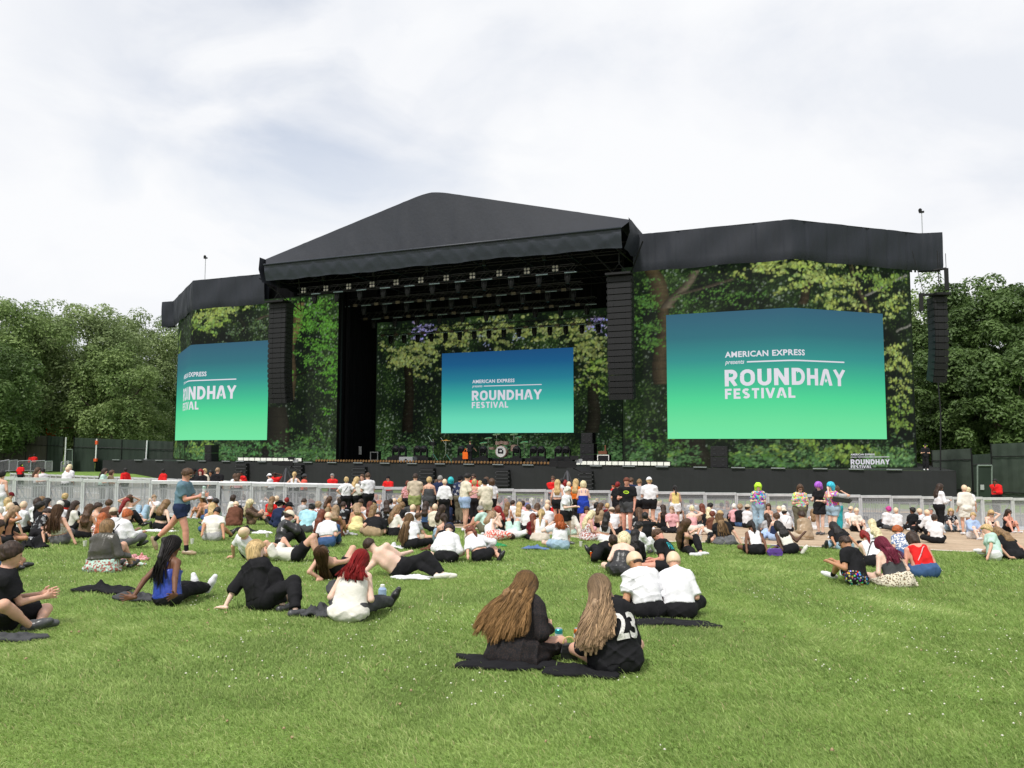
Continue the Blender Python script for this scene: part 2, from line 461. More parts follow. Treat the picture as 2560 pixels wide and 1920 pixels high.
def build_fascia(pts, name):
    res, Ln = polyline(pts, .16, .08); mb = MB(); vs = []; fs = []; nk = 8; n_ = len(res)
    rr = random.Random(5)
    for i, p in enumerate(res):
        q = res[min(i + 1, n_ - 1)] - res[max(i - 1, 0)]; nr = Vector((q.y, -q.x, 0)).normalized()
        s = Ln * i / (n_ - 1)
        cr = .10 * max(0, math.sin(s * 2.1 + 1.3 * math.sin(s * .7))) ** 6 + .05 * max(0, math.sin(s * 4.7 + 2 * math.sin(s))) ** 4
        for k in range(nk + 1):
            t = k / nk
            off = cr * (0.3 + .7 * math.sin(t * math.pi)) - (.07 if (s + .4) % 1.9 < .17 else 0) + .05 * math.sin(s * 1.3 + t * 5) - .12 * (t > .999)
            p2 = p + nr * off
            vs.append(st(p2.x, p2.y, ZF1 - (ZF1 - ZF0) * t + (.03 * math.sin(s * 1.1) if t > .9 else 0)))
    for i in range(n_ - 1):
        for k in range(nk):
            a = i * (nk + 1) + k; fs.append((a, a + nk + 1, a + nk + 2, a + 1))
    # back sheet for thickness + top
    mb.add(vs, fs)
    for i in range(0, n_ - 1):
        a = res[i]; c = res[i + 1]; q = (c - a).normalized(); nr = Vector((-q.y, q.x, 0)) * .7
        mb.add([st(a.x, a.y, ZF1), st(c.x, c.y, ZF1), st(c.x + nr.x, c.y + nr.y, ZF1 - .02), st(a.x + nr.x, a.y + nr.y, ZF1 - .02)], [(0, 1, 2, 3)])
        mb.add([st(a.x + nr.x, a.y + nr.y, ZF1 - .02), st(c.x + nr.x, c.y + nr.y, ZF1 - .02), st(c.x + nr.x, c.y + nr.y, ZF0), st(a.x + nr.x, a.y + nr.y, ZF0)], [(0, 1, 2, 3)])
    o = mb.build('wing_fascia', FASC, stage, smooth=True); return o
build_fascia(FR, 'r'); build_fascia(FL, 'l')

# --- LED picture walls ---
def led_mat(name, strength=1.0):
    m, n, b = newmat(name)
    at = n.nodes.new('ShaderNodeAttribute'); at.attribute_name = 'pic'
    n.links.new(at.outputs['Color'], b.inputs['Emission Color']); b.inputs['Emission Strength'].default_value = strength
    b.inputs['Base Color'].default_value = (.006, .006, .006, 1); b.inputs['Roughness'].default_value = .7; b.inputs['Specular IOR Level'].default_value = .05
    return m
LEDM = led_mat('led_picture'); LEDM.cycles.emission_sampling = 'NONE'

def blur(a, k):
    for _ in range(k):
        a = (a + np.roll(a, 1, 0) + np.roll(a, -1, 0) + np.roll(a, 1, 1) + np.roll(a, -1, 1)) / 5
    return a
def vnoise(H, W, cell, rg):
    h = int(H / cell) + 3; w = int(W / cell) + 3; g = rg.random((h, w))
    y = np.arange(H) / cell; x = np.arange(W) / cell; yi = y.astype(int); xi = x.astype(int)
    fy = (y - yi)[:, None]; fx = (x - xi)[None]; fy = fy * fy * (3 - 2 * fy); fx = fx * fx * (3 - 2 * fx)
    a = g[yi][:, xi]; b_ = g[yi][:, xi + 1]; c = g[yi + 1][:, xi]; d = g[yi + 1][:, xi + 1]
    return (a * (1 - fx) + b_ * fx) * (1 - fy) + (c * (1 - fx) + d * fx) * fy
def fbm(H, W, cell, rg, o=4):
    s = 0; a = 1; t = 0
    for _ in range(o):
        s = s + a * vnoise(H, W, max(cell, 1.01), rg); t += a; a *= .55; cell /= 2
    return s / t
def forest(Lm, Hm, cell, seed, sprays, trunks, dense_low=.5, dim=1.):
    """woodland photograph shown by the LED wall; returns (H,W,3) linear colours, row 0 at the bottom"""
    rg = np.random.default_rng(seed); W = int(Lm / cell) + 1; H = int(Hm / cell) + 1
    img = np.zeros((H, W, 3))
    big = fbm(H, W, 4 / cell, rg); mid = fbm(H, W, 1.2 / cell, rg); fine = fbm(H, W, .25 / cell, rg, 3)
    lum = np.clip((big - .42) * 2.6, 0, 1) * .6 + np.clip((mid - .45) * 2.4, 0, 1) * .4
    yy = np.linspace(0, 1, H)[:, None]
    lum = lum * (.55 + .5 * np.clip(yy - .45, 0, 1)) + .30 * np.clip(1 - yy / .16, 0, 1) * mid * 1.5
    base_c = np.array([.004, .007, .005]); g1 = np.array([.020, .045, .012])
    img += base_c + (g1 - base_c) * (lum * (.4 + 1.2 * fine))[..., None]
    def blob(cx, cy, r, ar, an, col, al=1.):
        x0 = int(cx - r - 1); x1 = int(cx + r + 2); y0 = int(cy - r - 1); y1 = int(cy + r + 2)
        if x0 < 0 or y0 < 0 or x1 >= W or y1 >= H: return
        Y, X = np.mgrid[y0:y1, x0:x1]; dx = X - cx; dy = Y - cy; c = math.cos(an); s = math.sin(an)
        q = ((dx * c + dy * s) / r) ** 2 + ((-dx * s + dy * c) / (r * ar)) ** 2
        a = np.clip((1.15 - q) * 2.2, 0, 1)[..., None] * al
        img[y0:y1, x0:x1] = img[y0:y1, x0:x1] * (1 - a) + np.asarray(col) * a
    # distant little leaves and glints
    n_ = int(Lm * Hm * 70)
    for _ in range(n_):
        x = rg.random() * W; y = rg.random() * H; i = min(H - 1, int(y)); j = min(W - 1, int(x))
        l = lum[i, j]
        if rg.random() > l * 1.5 + .10: continue
        br_ = rg.random() ** 2.2
        col = np.array([.028 + .09 * br_, .062 + .15 * br_, .018 + .035 * br_]) * (.30 + 1.0 * l)
        if rg.random() < .12: col = np.array([.26, .33, .25]) * (.35 + l)
        blob(x, y, rg.uniform(.5, 1.3) * .09 / cell, rg.uniform(.3, .9), rg.uniform(0, 3.1), col, .85)
    # trunks & limbs: (x0,y0,x1,y1,width,(col))
    for (x0, y0, x1, y1, wd, col) in trunks:
        steps = int(math.hypot(x1 - x0, y1 - y0) / .08) + 2
        for k in range(steps):
            t = k / (steps - 1); cx = x0 + (x1 - x0) * t + .12 * math.sin(t * 7 + x0); cy = y0 + (y1 - y0) * t
            sh = rg.uniform(.7, 1.15)
            w_ = wd * (1 - .35 * t)
            for q in np.linspace(-1, 1, max(2, int(w_ / .1))):
                cc = np.array(col) * (.45 + .55 * (1 - abs(q - .35))) * sh * rg.uniform(.8, 1.1)
                blob((cx + q * w_ / 2) / cell, cy / cell, max(.8, .08 / cell), .8, 1.5, cc, .85)
    # leaf sprays (x, y, spread_x, spread_y, n, size, colour)
    for (sx, sy, dx, dy, cnt, size, col) in sprays:
        tw = [(sx + rg.normal() * dx, sy + rg.normal() * dy, rg.uniform(-.5, .5)) for _ in range(max(6, cnt // 11))]
        for _ in range(int(cnt * 1.5)):
            tx, ty, ta = tw[rg.integers(0, len(tw))]; q = rg.normal() * .42
            x = tx + q * math.cos(ta) + rg.normal() * .10; y = ty + q * math.sin(ta) - abs(q) * .25 + rg.normal() * .10
            f_ = .25 + .85 * rg.random() ** 1.3; cc = np.array(col) * f_ * np.array([rg.uniform(.8, 1.05), 1, rg.uniform(.7, 1.5)])
            blob(x / cell, y / cell, size * .72 / cell * rg.uniform(.5, 1.25), rg.uniform(.35, .95), rg.uniform(-1.2, 1.2), cc, .9)
    # undergrowth at the bottom
    for _ in range(int(Lm * 150 * dense_low)):
        x = rg.random() * Lm; y = abs(rg.normal()) * 1.1; g = rg.random()
        if vnz(x, seed) < .35: continue
        g = g ** 2; blob(x / cell, y / cell, rg.uniform(.05, .19) / cell, rg.uniform(.2, .5), rg.uniform(-.5, .5), np.array([.03 + .14 * g, .085 + .24 * g, .03 + .09 * g]) * (1.1 - y / 5), .8)
    k = img + .0
    img = .62 * k + .38 * np.stack([blur(k[..., c], 1) for c in range(3)], 2)
    return img * dim
def vnz(x, s): return .5 + .5 * math.sin(x * .9 + s) * math.cos(x * .37 + s * 2)
CELL = .065
def led_wall(name, pts, z0, z1, paint, parent, mtl, rad=.6, off=0.):
    res, Ln = polyline(pts, CELL, rad); H = int((z1 - z0) / CELL) + 1
    img = paint(Ln, z1 - z0)
    n_ = len(res)
    xi = np.clip((np.arange(n_) / (n_ - 1) * (img.shape[1] - 1)).astype(int), 0, img.shape[1] - 1)
    yi = np.clip((np.arange(H) / (H - 1) * (img.shape[0] - 1)).astype(int), 0, img.shape[0] - 1)
    C = img[yi][:, xi]                                  # H, n, 3
    P = np.array([[*(SK + SU * p.x + SV * p.y)] for p in res])   # n,3
    q = np.gradient(P[:, :2], axis=0); q /= np.linalg.norm(q, axis=1)[:, None]
    P[:, 0] += q[:, 1] * off; P[:, 1] -= q[:, 0] * off
    V = np.zeros((H, n_, 3)); V[..., :2] = P[None, :, :2]; V[..., 2] = np.linspace(z0, z1, H)[:, None]
    V = V.reshape(-1, 3); i = (np.arange(H - 1)[:, None] * n_ + np.arange(n_ - 1)[None]).ravel()
    F = np.stack([i, i + 1, i + n_ + 1, i + n_], 1)
    col = np.concatenate([C.reshape(-1, 3), np.ones((H * n_, 1))], 1)
    b_ = parent['_base']; V -= np.array(b_)
    return npmesh(name, V, F, mtl, parent, smooth=False, attr={'pic': col}), Ln
def subpath(pts, s0, s1):
    """part of a plan polyline between two arc lengths"""
    P = [Vector((a, b_, 0)) for a, b_ in pts]; out = []; d = 0
    for i in range(len(P) - 1):
        l = (P[i + 1] - P[i]).length
        if s0 <= d + l and s1 >= d:
            for s in (max(s0, d), min(s1, d + l)):
                p = P[i].lerp(P[i + 1], (s - d) / l)
                if not out or (Vector((*out[-1], 0)) - p).length > 1e-3: out.append((p.x, p.y))
        d += l
    return out
def path_hit(pts, px, py):
    """arc length and height where a sight line meets the wall"""
    d = ray(px, py); best = None; dd = 0
    o = Vector((0, 0, EYE))
    for i in range(len(pts) - 1):
        A = SK + SU * pts[i][0] + SV * pts[i][1]; B = SK + SU * pts[i + 1][0] + SV * pts[i + 1][1]
        e_ = (B - A); ln = Vector((e_.x, e_.y)).length
        det = d.x * (-e_.y) + d.y * e_.x
        t = ((A.x) * (-e_.y) + (A.y) * e_.x) / det; s = (d.x * A.y - d.y * A.x) / det * -1 if False else (d.x * A.y - d.y * A.x) / (-(d.x * e_.y - d.y * e_.x))
        if t > 0 and (-.02 <= s <= 1.02 or (i == 0 and s < 0) or (i == len(pts) - 2 and s > 1)):
            cand = (dd + s * ln, EYE + d.z * t)
            if best is None or -.02 <= s <= 1.02: best = cand
        dd += ln
    return best
def back(pts, dv):
    """offset a plan path backwards (away from the audience)"""
    out = []
    for i, p in enumerate(pts):
        a = Vector(pts[max(i - 1, 0)]); c = Vector(pts[min(i + 1, len(pts) - 1)]); q = (c - a).normalized(); n_ = Vector((-q.y, q.x))
        out.append((p[0] + n_.x * dv, p[1] + n_.y * dv))
    return out
WR = back([(2.0 + (FR[0][0] - 6), FR[0][1]), FR[1], FR[2]], .45)
WR[0] = (on_v(1556, 900, WR[1][1])[0], WR[1][1]); WR[1] = (WR[1][0], WR[1][1])
WL = back([FL[1], FL[2], FL[3]], .45)
WL[1] = (WL[1][0] - .55, WL[1][1]); WL[2] = (on_v(850, 900, WL[1][1])[0], WL[1][1])
# trim outer ends to the edges seen in the photograph
sR = path_hit(WR, 2284, 926)[0]; WR = subpath(WR, 0, sR)
sL = path_hit(WL, 441, 960)[0]; WL = subpath(WL, max(0, sL), 1e9)
print('WR', WR, sR, 'WL', WL, sL)
LED_Z1 = ZF0 + .5
YL = (.42, .50, .12); YG = (.26, .38, .07); MG = (.10, .22, .04); BRN = (.075, .055, .030); GRB = (.15, .125, .085); DK = (.02, .018, .012)
def S(path, px, py): s, z = path_hit(path, px, py); return s, z - DECK
def paint_R(Ln, Hm):
    q = lambda a, b_: S(WR, a, b_)
    sp = []
    for (x, y, dx, dy, c, sz, col) in [(1960, 672, 1.7, .55, 260, .17, YL), (2060, 700, 1.5, .8, 260, .19, YL), (2120, 745, 1.6, .7, 180, .18, YL), (2210, 700, 1.3, .6, 160, .17, YG), (2230, 760, 1.2, .6, 130, .17, YL),
                                       (2235, 900, .6, .9, 170, .17, YL), (2255, 960, .5, .7, 120, .16, YL), (2250, 1040, .5, .8, 130, .16, YG), (1600, 760, .9, 1.1, 260, .13, MG), (1630, 850, .7, 1.2, 220, .12, MG),
                                       (1790, 740, 2.2, .6, 320, .10, MG), (2100, 1130, 4.0, .6, 420, .20, YG), (2200, 1150, 2.5, .5, 200, .18, (.2, .36, .12)), (1880, 1150, 2.5, .4, 160, .18, MG), (1640, 1110, 1.3, .7, 200, .12, MG)]:
        a = q(x, y); sp.append((a[0], a[1], dx, dy, c, sz, col))
    tr = []
    for (x0, y0, x1, y1, w, c) in [(1650, 960, 1655, 760, 1.1, BRN), (1660, 770, 1625, 670, 1.5, (.08, .06, .03)), (1665, 770, 1740, 680, .8, GRB), (1690, 740, 1830, 700, .3, GRB), (2165, 780, 2120, 660, .35, (.11, .09, .05)), (2160, 740, 2260, 690, .08, (.5, .5, .42)), (2240, 830, 2278, 810, .06, (.4, .4, .34)),
                                   (1745, 1170, 1735, 1100, 2.2, DK), (1700, 1110, 1690, 960, 1.6, DK), (2000, 760, 2030, 690, .7, (.05, .035, .02))]:
        a = q(x0, y0); c2_ = q(x1, y1); tr.append((a[0], a[1], c2_[0], c2_[1], w, c))
    return forest(Ln, Hm, CELL, 11, sp, tr)
def paint_L(Ln, Hm):
    q = lambda a, b_: S(WL, a, b_)
    sp = []
    for (x, y, dx, dy, c, sz, col) in [(520, 790, 1.6, .7, 260, .20, YL), (570, 775, 1.4, .5, 150, .18, YL), (500, 820, 1.4, .6, 150, .18, YG), (448, 900, .35, 2.6, 260, .15, YG), (440, 1090, .3, 2.2, 200, .16, YG), (620, 830, 1.8, 1.1, 260, .10, (.16, .24, .10)),
                                       (780, 800, 2.2, 1.6, 900, .13, (.13, .33, .04)), (800, 870, 1.8, 1.6, 600, .13, (.12, .30, .04)), (830, 950, .8, 1.5, 260, .13, (.12, .34, .03)), (560, 1125, 3.4, .6, 420, .17, (.12, .30, .08)), (780, 1120, 2.5, .9, 360, .14, MG), (500, 1115, 1.8, .5, 180, .16, YG)]:
        a = q(x, y); sp.append((a[0], a[1], dx, dy, c, sz, col))
    tr = []
    for (x0, y0, x1, y1, w, c) in [(727, 1000, 730, 860, .8, BRN), (725, 860, 752, 760, 1.3, (.16, .11, .05)), (640, 800, 668, 790, .3, GRB), (740, 940, 850, 900, .1, DK), (735, 810, 850, 800, .12, DK), (690, 1160, 690, 1020, 3.4, DK), (600, 800, 612, 830, .3, DK)]:
        a = q(x0, y0); c2_ = q(x1, y1); tr.append((a[0], a[1], c2_[0], c2_[1], w, c))
    return forest(Ln, Hm, CELL, 12, sp, tr)
def gradient(stops, Ln, Hm, cell=.25):
    H = int(Hm / CELL) + 1; t = np.linspace(0, 1, H); ps = [s[0] for s in stops]
    c = np.stack([np.interp(t, ps, [s[1][k] for s in stops]) for k in range(3)], 1)
    return np.repeat(c[:, None], 8, 1)
G_SIDE = [(0, (.17, .78, .37)), (.12, (.15, .74, .34)), (.30, (.08, .66, .30)), (.45, (.05, .48, .28)), (.62, (.035, .28, .26)), (.8, (.032, .16, .20)), (1, (.034, .115, .18))]
G_MID = [(0, (.18, .72, .52)), (.18, (.14, .68, .46)), (.42, (.045, .42, .34)), (.65, (.02, .20, .28)), (.85, (.012, .10, .23)), (1, (.012, .075, .20))]
TXT = mat('screen_lettering', (.1, .1, .1), .9, emit=(.62, .60, .68, 1.0))
def text_geo(s, size, bold=0., shear=0., spacing=1.):
    cu = bpy.data.curves.new('t', 'FONT'); cu.body = s; cu.size = size; cu.offset = bold; cu.shear = shear; cu.space_character = spacing; cu.resolution_u = 3
    ob = bpy.data.objects.new('t', cu); COL.objects.link(ob)
    dg = bpy.context.evaluated_depsgraph_get(); dg.update(); me = bpy.data.meshes.new_from_object(ob.evaluated_get(dg))
    V = [tuple(v.co) for v in me.vertices]; F = [tuple(p.vertices) for p in me.polygons]
    bpy.data.objects.remove(ob); bpy.data.curves.remove(cu); bpy.data.meshes.remove(me)
    return V, F
def fit_text(s, x0, x1, y0, y1, **k):
    V, F = text_geo(s, 1.0, **k); A = np.array(V); a0 = A.min(0); a1 = A.max(0)
    A = (A - a0) / np.maximum(a1 - a0, 1e-6); A[:, 0] = x0 + A[:, 0] * (x1 - x0); A[:, 1] = y0 + A[:, 1] * (y1 - y0)
    return [tuple(p[:2]) for p in A], F
def arc(cx, cy, rx, ry, a0, a1, n=7): return [(cx + rx * math.cos(R(a0 + (a1 - a0) * k / n)), cy + ry * math.sin(R(a0 + (a1 - a0) * k / n))) for k in range(n + 1)]
T_ = .105       # half stroke of the bold capitals in a unit-high box
GL = {'R': (.66, [[(T_, 0), (T_, 1)], [(T_, 1 - T_), (.34, 1 - T_)] + arc(.34, .67, .66 - .34 - T_, .33 - T_, 90, -90) + [(T_, .34 + T_)], [(.34, .42), (.56, 0)]]),
      'O': (.76, [arc(.38, .62, .38 - T_, .38 - T_, 180, 0) + arc(.38, .38, .38 - T_, .38 - T_, 0, -180) + [(T_, .62)]]), 'U': (.70, [[(T_, 1)] + arc(.35, .35, .35 - T_, .35 - T_, 180, 360) + [(.70 - T_, 1)]]),
      'N': (.72, [[(T_, 0), (T_, 1)], [(T_ * 1.1, 1 - T_ * .3), (.72 - T_ * 1.1, T_ * .3)], [(.72 - T_, 0), (.72 - T_, 1)]]), 'D': (.72, [[(T_, 0), (T_, 1)], [(T_, 1 - T_), (.30, 1 - T_)] + arc(.30, .5, .42 - T_, .5 - T_, 90, -90, 10) + [(T_, T_)]]),
      'H': (.70, [[(T_, 0), (T_, 1)], [(.70 - T_, 0), (.70 - T_, 1)], [(2 * T_, .5), (.70 - 2 * T_, .5)]]), 'Y': (.72, [[(.06, 1), (.36, .46)], [(.66, 1), (.36, .46)], [(.36, .5), (.36, 0)]]),
      'F': (.56, [[(T_, 0), (T_, 1)], [(T_, 1 - T_), (.56, 1 - T_)], [(T_, .5), (.50, .5)]]), 'E': (.56, [[(T_, 0), (T_, 1)], [(T_, 1 - T_), (.56, 1 - T_)], [(T_, .5), (.50, .5)], [(T_, T_), (.56, T_)]]),
      'S': (.62, [arc(.31, .72, .31 - T_, .28 - T_, 30, 270) + arc(.31, .28, .31 - T_, .27 - T_, 90, -150)]), 'T': (.60, [[(0, 1 - T_), (.60, 1 - T_)], [(.30, 1 - T_), (.30, 0)]]), 'I': (.21, [[(T_, 0), (T_, 1)]]),
      'V': (.72, [[(.07, 1), (.36, .02)], [(.65, 1), (.36, .02)]]), 'L': (.52, [[(T_, 1), (T_, 0)], [(T_, T_), (.52, T_)]]), 'A': (.74, [[(.06, 0), (.31, .93)], [(.68, 0), (.43, .93)], [(.26, .92), (.48, .92)], 'star'])}
def word(put, s, x0, x1, y0, y1, gap=.13):
    tot = sum(GL[c][0] for c in s) + gap * (len(s) - 1); sx = (x1 - x0) / tot; sy = y1 - y0; x = 0
    for c in s:
        w_, strokes = GL[c]
        for st_ in strokes:
            if st_ == 'star':
                pts = []
                for k in range(10): an = math.pi / 2 + k * math.pi / 5; rr = .15 if k % 2 == 0 else .065; pts.append((x0 + (x + w_ / 2) * sx + math.cos(an) * rr * sy * .9, y0 + (.30 + math.sin(an) * rr) * sy))
                put(pts, [tuple(range(10))]); continue
            P = [Vector(p) for p in st_]; vs = []
            for i, p in enumerate(P):
                d0 = (P[i] - P[i - 1]).normalized() if i else None; d1 = (P[i + 1] - P[i]).normalized() if i < len(P) - 1 else None
                if d0 is None: d0 = d1
                if d1 is None: d1 = d0
                t = (d0 + d1).normalized(); n_ = Vector((-t.y, t.x)) * T_ / max(.5, t.dot(d0))
                for q in (p + n_, p - n_): vs.append((x0 + (x + q.x) * sx, y0 + min(1, max(0, q.y)) * sy))
            put(vs, [(2 * i, 2 * i + 1, 2 * i + 3, 2 * i + 2) for i in range(len(P) - 1)])
        x += w_ + gap
def logo(root, X0, X1, Y1, wall, hs=1.):
    """festival lettering, one mesh per line; X0..X1 width, Y1 top; wall(x,y)->world"""
    w = X1 - X0; h = w / 2.62 * hs; Y = lambda t: Y1 - h * t; MS = []
    def new():
        mb = MB(); MS.append(mb); return lambda V, F: mb.add([wall(a, b_) for a, b_ in V], F)
    new()(*fit_text('AMERICAN EXPRESS', X0 + .005 * w, X0 + .62 * w, Y(.125), Y(0), bold=.028, spacing=1.08))
    new()(*fit_text('presents', X0 + .005 * w, X0 + .155 * w, Y(.295), Y(.19), shear=.25, bold=.012))
    put = new(); bar = [(X0 + w * (.175 + .825 * k / 24), Y(.245)) for k in range(25)]
    for a, c in zip(bar[:-1], bar[1:]): put([a, c, (c[0], c[1] + .011 * w), (a[0], a[1] + .011 * w)], [(0, 1, 2, 3)])
    word(new(), 'ROUNDHAY', X0, X1, Y(.735), Y(.385)); word(new(), 'FESTIVAL', X0, X0 + .53 * w, Y(1), Y(.785), .16)
    for mb in MS: mb.build('lettering', TXT, root)
def wall_fn(pts, off, rad=.6):
    res, Ln = polyline(pts, .05, rad); n_ = len(res)
    def f(s, z):
        t = min(max(s / Ln, 0), 1) * (n_ - 1); i = min(int(t), n_ - 2); p = res[i].lerp(res[i + 1], t - i)
        q = (res[i + 1] - res[i]).normalized(); p = p + Vector((q.y, -q.x, 0)) * off
        return st(p.x, p.y, z)
    return f
def pane_box(mb, pts, z0, z1, th=.35):
    for i in range(len(pts) - 1):
        a, c = pts[i], pts[i + 1]; A = Vector((*a, 0)); C = Vector((*c, 0)); q = (C - A).normalized(); nr = Vector((-q.y, q.x, 0))
        P = [A + nr * .10, C + nr * .10, C + nr * th, A + nr * th]
        mb.add([st(p.x, p.y, z) for z in (z0, z1) for p in P], [(0, 1, 5, 4), (1, 2, 6, 5), (2, 3, 7, 6), (3, 0, 4, 7), (4, 5, 6, 7), (3, 2, 1, 0)])
LEN_R = 8.
def make_led(label, path, paint, scr, lx, seed_name, group='LED screens of the stage', small=None, z1=None, G=G_SIDE):
    """scr: ((px,py)top-left,(px,py)bottom-right) of the lit advert; lx: px range of the lettering"""
    global LEN_R
    z1 = z1 or LED_Z1
    root = base('led_screen', st(path[0][0], path[0][1], DECK), label, 'LED screen', group)
    hp, _ = polyline(path, .5, .6); mb = MB(); pane_box(mb, [(p.x, p.y) for p in hp], DECK + .01, z1); mb.build('housing', BLK, root)
    led_wall('picture_panel', path, DECK + .02, z1, paint, root, LEDM)
    (s0, zz1) = path_hit(path, *scr[0]); (s1, zz0) = path_hit(path, *scr[1])
    if len(scr) > 2: zz1 = path_hit(path, scr[1][0], scr[2])[1]
    sub = subpath(path, s0, s1)
    led_wall('advert_panel', sub, zz0, zz1, lambda Ln, H: gradient(G, Ln, H), root, LEDM, off=.05)
    wf = wall_fn(path, .11)
    a, za = path_hit(path, lx[0], lx[2]); c, zc = path_hit(path, lx[1], lx[2])
    if lx[0] < 500: a = a * .55 + (c - LEN_R) * .45
    elif lx[0] > 1500: LEN_R = c - a
    logo(root, a, c, za, wf)
    if small:
        a, za = path_hit(path, small[0], small[2]); c, _ = path_hit(path, small[1], small[2]); logo(root, a, c, za, wf, .80)
    return root
make_led('largest bent LED screen on the right wing, with the festival advert over a forest picture', WR, paint_R, ((1665.6, 788), (2216, 1098)), (1811, 2106, 880), 'r', small=(2122, 2219, 1134))
make_led('bent LED screen on the left wing, partly behind the hanging left speaker column', WL, paint_L, ((447, 862), (668, 1100), 851), (461, 592, 939), 'l')
# centre wall
VC = 13.5
ucl, _ = on_v(940, 1000, VC); ucr, _ = on_v(1560, 1000, VC); _, zct = on_v(1330, 785, VC)
CP = [(ucl, VC), (ucr, VC)]
def paint_C(Ln, Hm):
    q = lambda a, b_: S(CP, a, b_)
    sp = []; YD = (.30, .34, .10)
    for (x, y, dx, dy, c, sz, col) in [(1040, 880, 1.6, .9, 300, .20, YD), (1000, 900, 1.0, .8, 150, .18, YD), (1130, 840, 1.8, .7, 260, .20, YD), (1260, 830, 2.2, .8, 420, .20, YD), (1400, 830, 2.0, .8, 300, .20, YD), (1470, 880, 1.0, 1.2, 260, .20, YD), (1490, 960, .5, 1.0, 100, .18, YG), (1060, 900, .8, .8, 100, .2, YD), (1040, 825, .9, .5, 90, .15, (.42, .36, .60)), (1500, 820, .35, .8, 70, .14, (.42, .36, .60)), (1270, 850, 1.5, .7, 60, .10, (.40, .42, .50))]:
        a = q(x, y); sp.append((a[0], a[1], dx, dy, c, sz, col))
    tr = []
    for (x0, y0, x1, y1, w, c) in [(1020, 1080, 1020, 900, 1.2, (.014, .011, .007)), (970, 930, 985, 830, .3, DK), (1480, 1080, 1485, 960, 1.3, DK)]:
        a = q(x0, y0); c2_ = q(x1, y1); tr.append((a[0], a[1], c2_[0], c2_[1], w, c))
    im = forest(Ln, Hm, CELL, 13, sp, tr, .8, .85)
    H = im.shape[0]; yy = np.linspace(1, 0, H)[:, None, None]
    return im
make_led('flat LED screen at the back of the stage, under the lighting rig', CP, paint_C, ((1105.5, 884), (1434.5, 1081.5)), (1181, 1355, 950), 'c', z1=zct + .15, G=G_MID)
# black side drape (left masking) and right one
SFN = WL[2][0]
mb = MB()
def drape(mb, p, q_, z0, z1, n_=40, amp=.10):
    vs = []; fs = []; p = Vector(p); q_ = Vector(q_); d = (q_ - p).normalized(); nr = Vector((-d.y, d.x))
    for i in range(n_ + 1):
        c = p.lerp(q_, i / n_) + nr * (amp * math.sin(i * 1.9)); vs += [st(c.x, c.y, z0), st(c.x, c.y, z1)]
    for i in range(n_): fs.append((2 * i, 2 * i + 2, 2 * i + 3, 2 * i + 1))
    mb.add(vs, fs)
drape(mb, (SFN + .05, WL[1][1] - .4), (ucl + .25, VC - .6), DECK, ZC + .6, 60)
mb.build('side_drape', BLKB, stage)
mb = MB(); drape(mb, (ucr, VC - .4), (WR[0][0], WR[1][1] + .5), DECK, ZC + .6, 60); drape(mb, (ucl - 6, VC + 1.0), (ucr + 6, VC + 1.0), DECK, ZC + .6, 60); drape(mb, (ucl - .2, VC - .2), (ucr + .2, VC - .2), zct + .1, ZC + .5, 60); mb.build('side_drape', BLKB, stage)
mb = MB(); drape(mb, (FL[3][0] - 2, WL[1][1] + 1.0), (WL[2][0] + 3, WL[1][1] + 1.4), LED_Z1 - .3, ZC + .9, 40); mb.build('back_drape', BLKB, stage)
mb = MB()   # black drapes masking behind the wing joints
drape(mb, (WL[2][0] - 1, WL[1][1] + 1.2), (WL[2][0] + .2, WL[1][1] + 1.2), DECK, ZC, 8)
mb.build('back_drape', BLKB, stage)
# ================= RIG: speakers, lights, instruments =================
def frame_at(u, v, z, yaw=0.):
    X = Vector((SU.x, SU.y, 0)); Y = Vector((SV.x, SV.y, 0))
    if yaw: M = Matrix.Rotation(yaw, 3, 'Z'); X = M @ X; Y = M @ Y
    return st(u, v, z), X, Y
def line_array(u, v, ztop, n_, w, hc, dep, label, yaw=0., splay=1.2, start=.55, side=True):
    o, X, Y = frame_at(u, v, ztop, yaw)
    root = base('line_array_speaker', o - Vector((0, 0, n_ * hc)), label, 'speaker array', 'hanging speaker columns')
    Z = Vector((0, 0, 1)); p = o.copy(); ang = 0.
    mb = MB(); mb.box(o + Z * .12, w + .08, dep, .16, X, Y, Z); mb.tube(o + Z * .2 - X * w * .35, o + Z * .95, .025); mb.tube(o + Z * .2 + X * w * .35, o + Z * .95, .025)
    mb.path([o + Z * .95 + Y * .1, o + Z * 3.2 + Y * .1], .03); mb.path([o + Z * .95 - Y * .1, o + Z * 3.0 - Y * .2], .02)
    mb.build('rigging_frame', BLK, root)
    for i in range(n_):
        if i > n_ * start: ang += R(splay)
        up = (Z * math.cos(ang) - Y * math.sin(ang) * -1).normalized() if False else (Z * math.cos(ang) - Y * math.sin(ang)).normalized()
        fw = (-Y * math.cos(ang) - Z * math.sin(ang)).normalized()
        c = p - up * (hc / 2) - fw * 0
        mb = MB(); Xc = X
        mb.box(c - fw * (dep / 2 - .05), w, dep - .1, hc * .93, Xc, -fw, up, 0)
        mb.box(c + fw * .06, w * .97, .04, hc * .86, Xc, -fw, up, 1)
        for sx in (-1, 1):
            mb.box(c + Xc * (sx * (w / 2 + .02)) - fw * .12, .03, .35, hc * .5, Xc, -fw, up, 0)
            mb.box(c + Xc * (sx * w * .24) + fw * .085, .03, .03, hc * .84, Xc, -fw, up, 0)
        mb.build('cabinet', [CABM, GRILL], root)
        p = p - up * hc
    return root
VA = -1.0
ua, za = on_v(1518, 692, VA); ub, _ = on_v(1578, 692, VA); _, zbo = on_v(1545, 1000, VA)
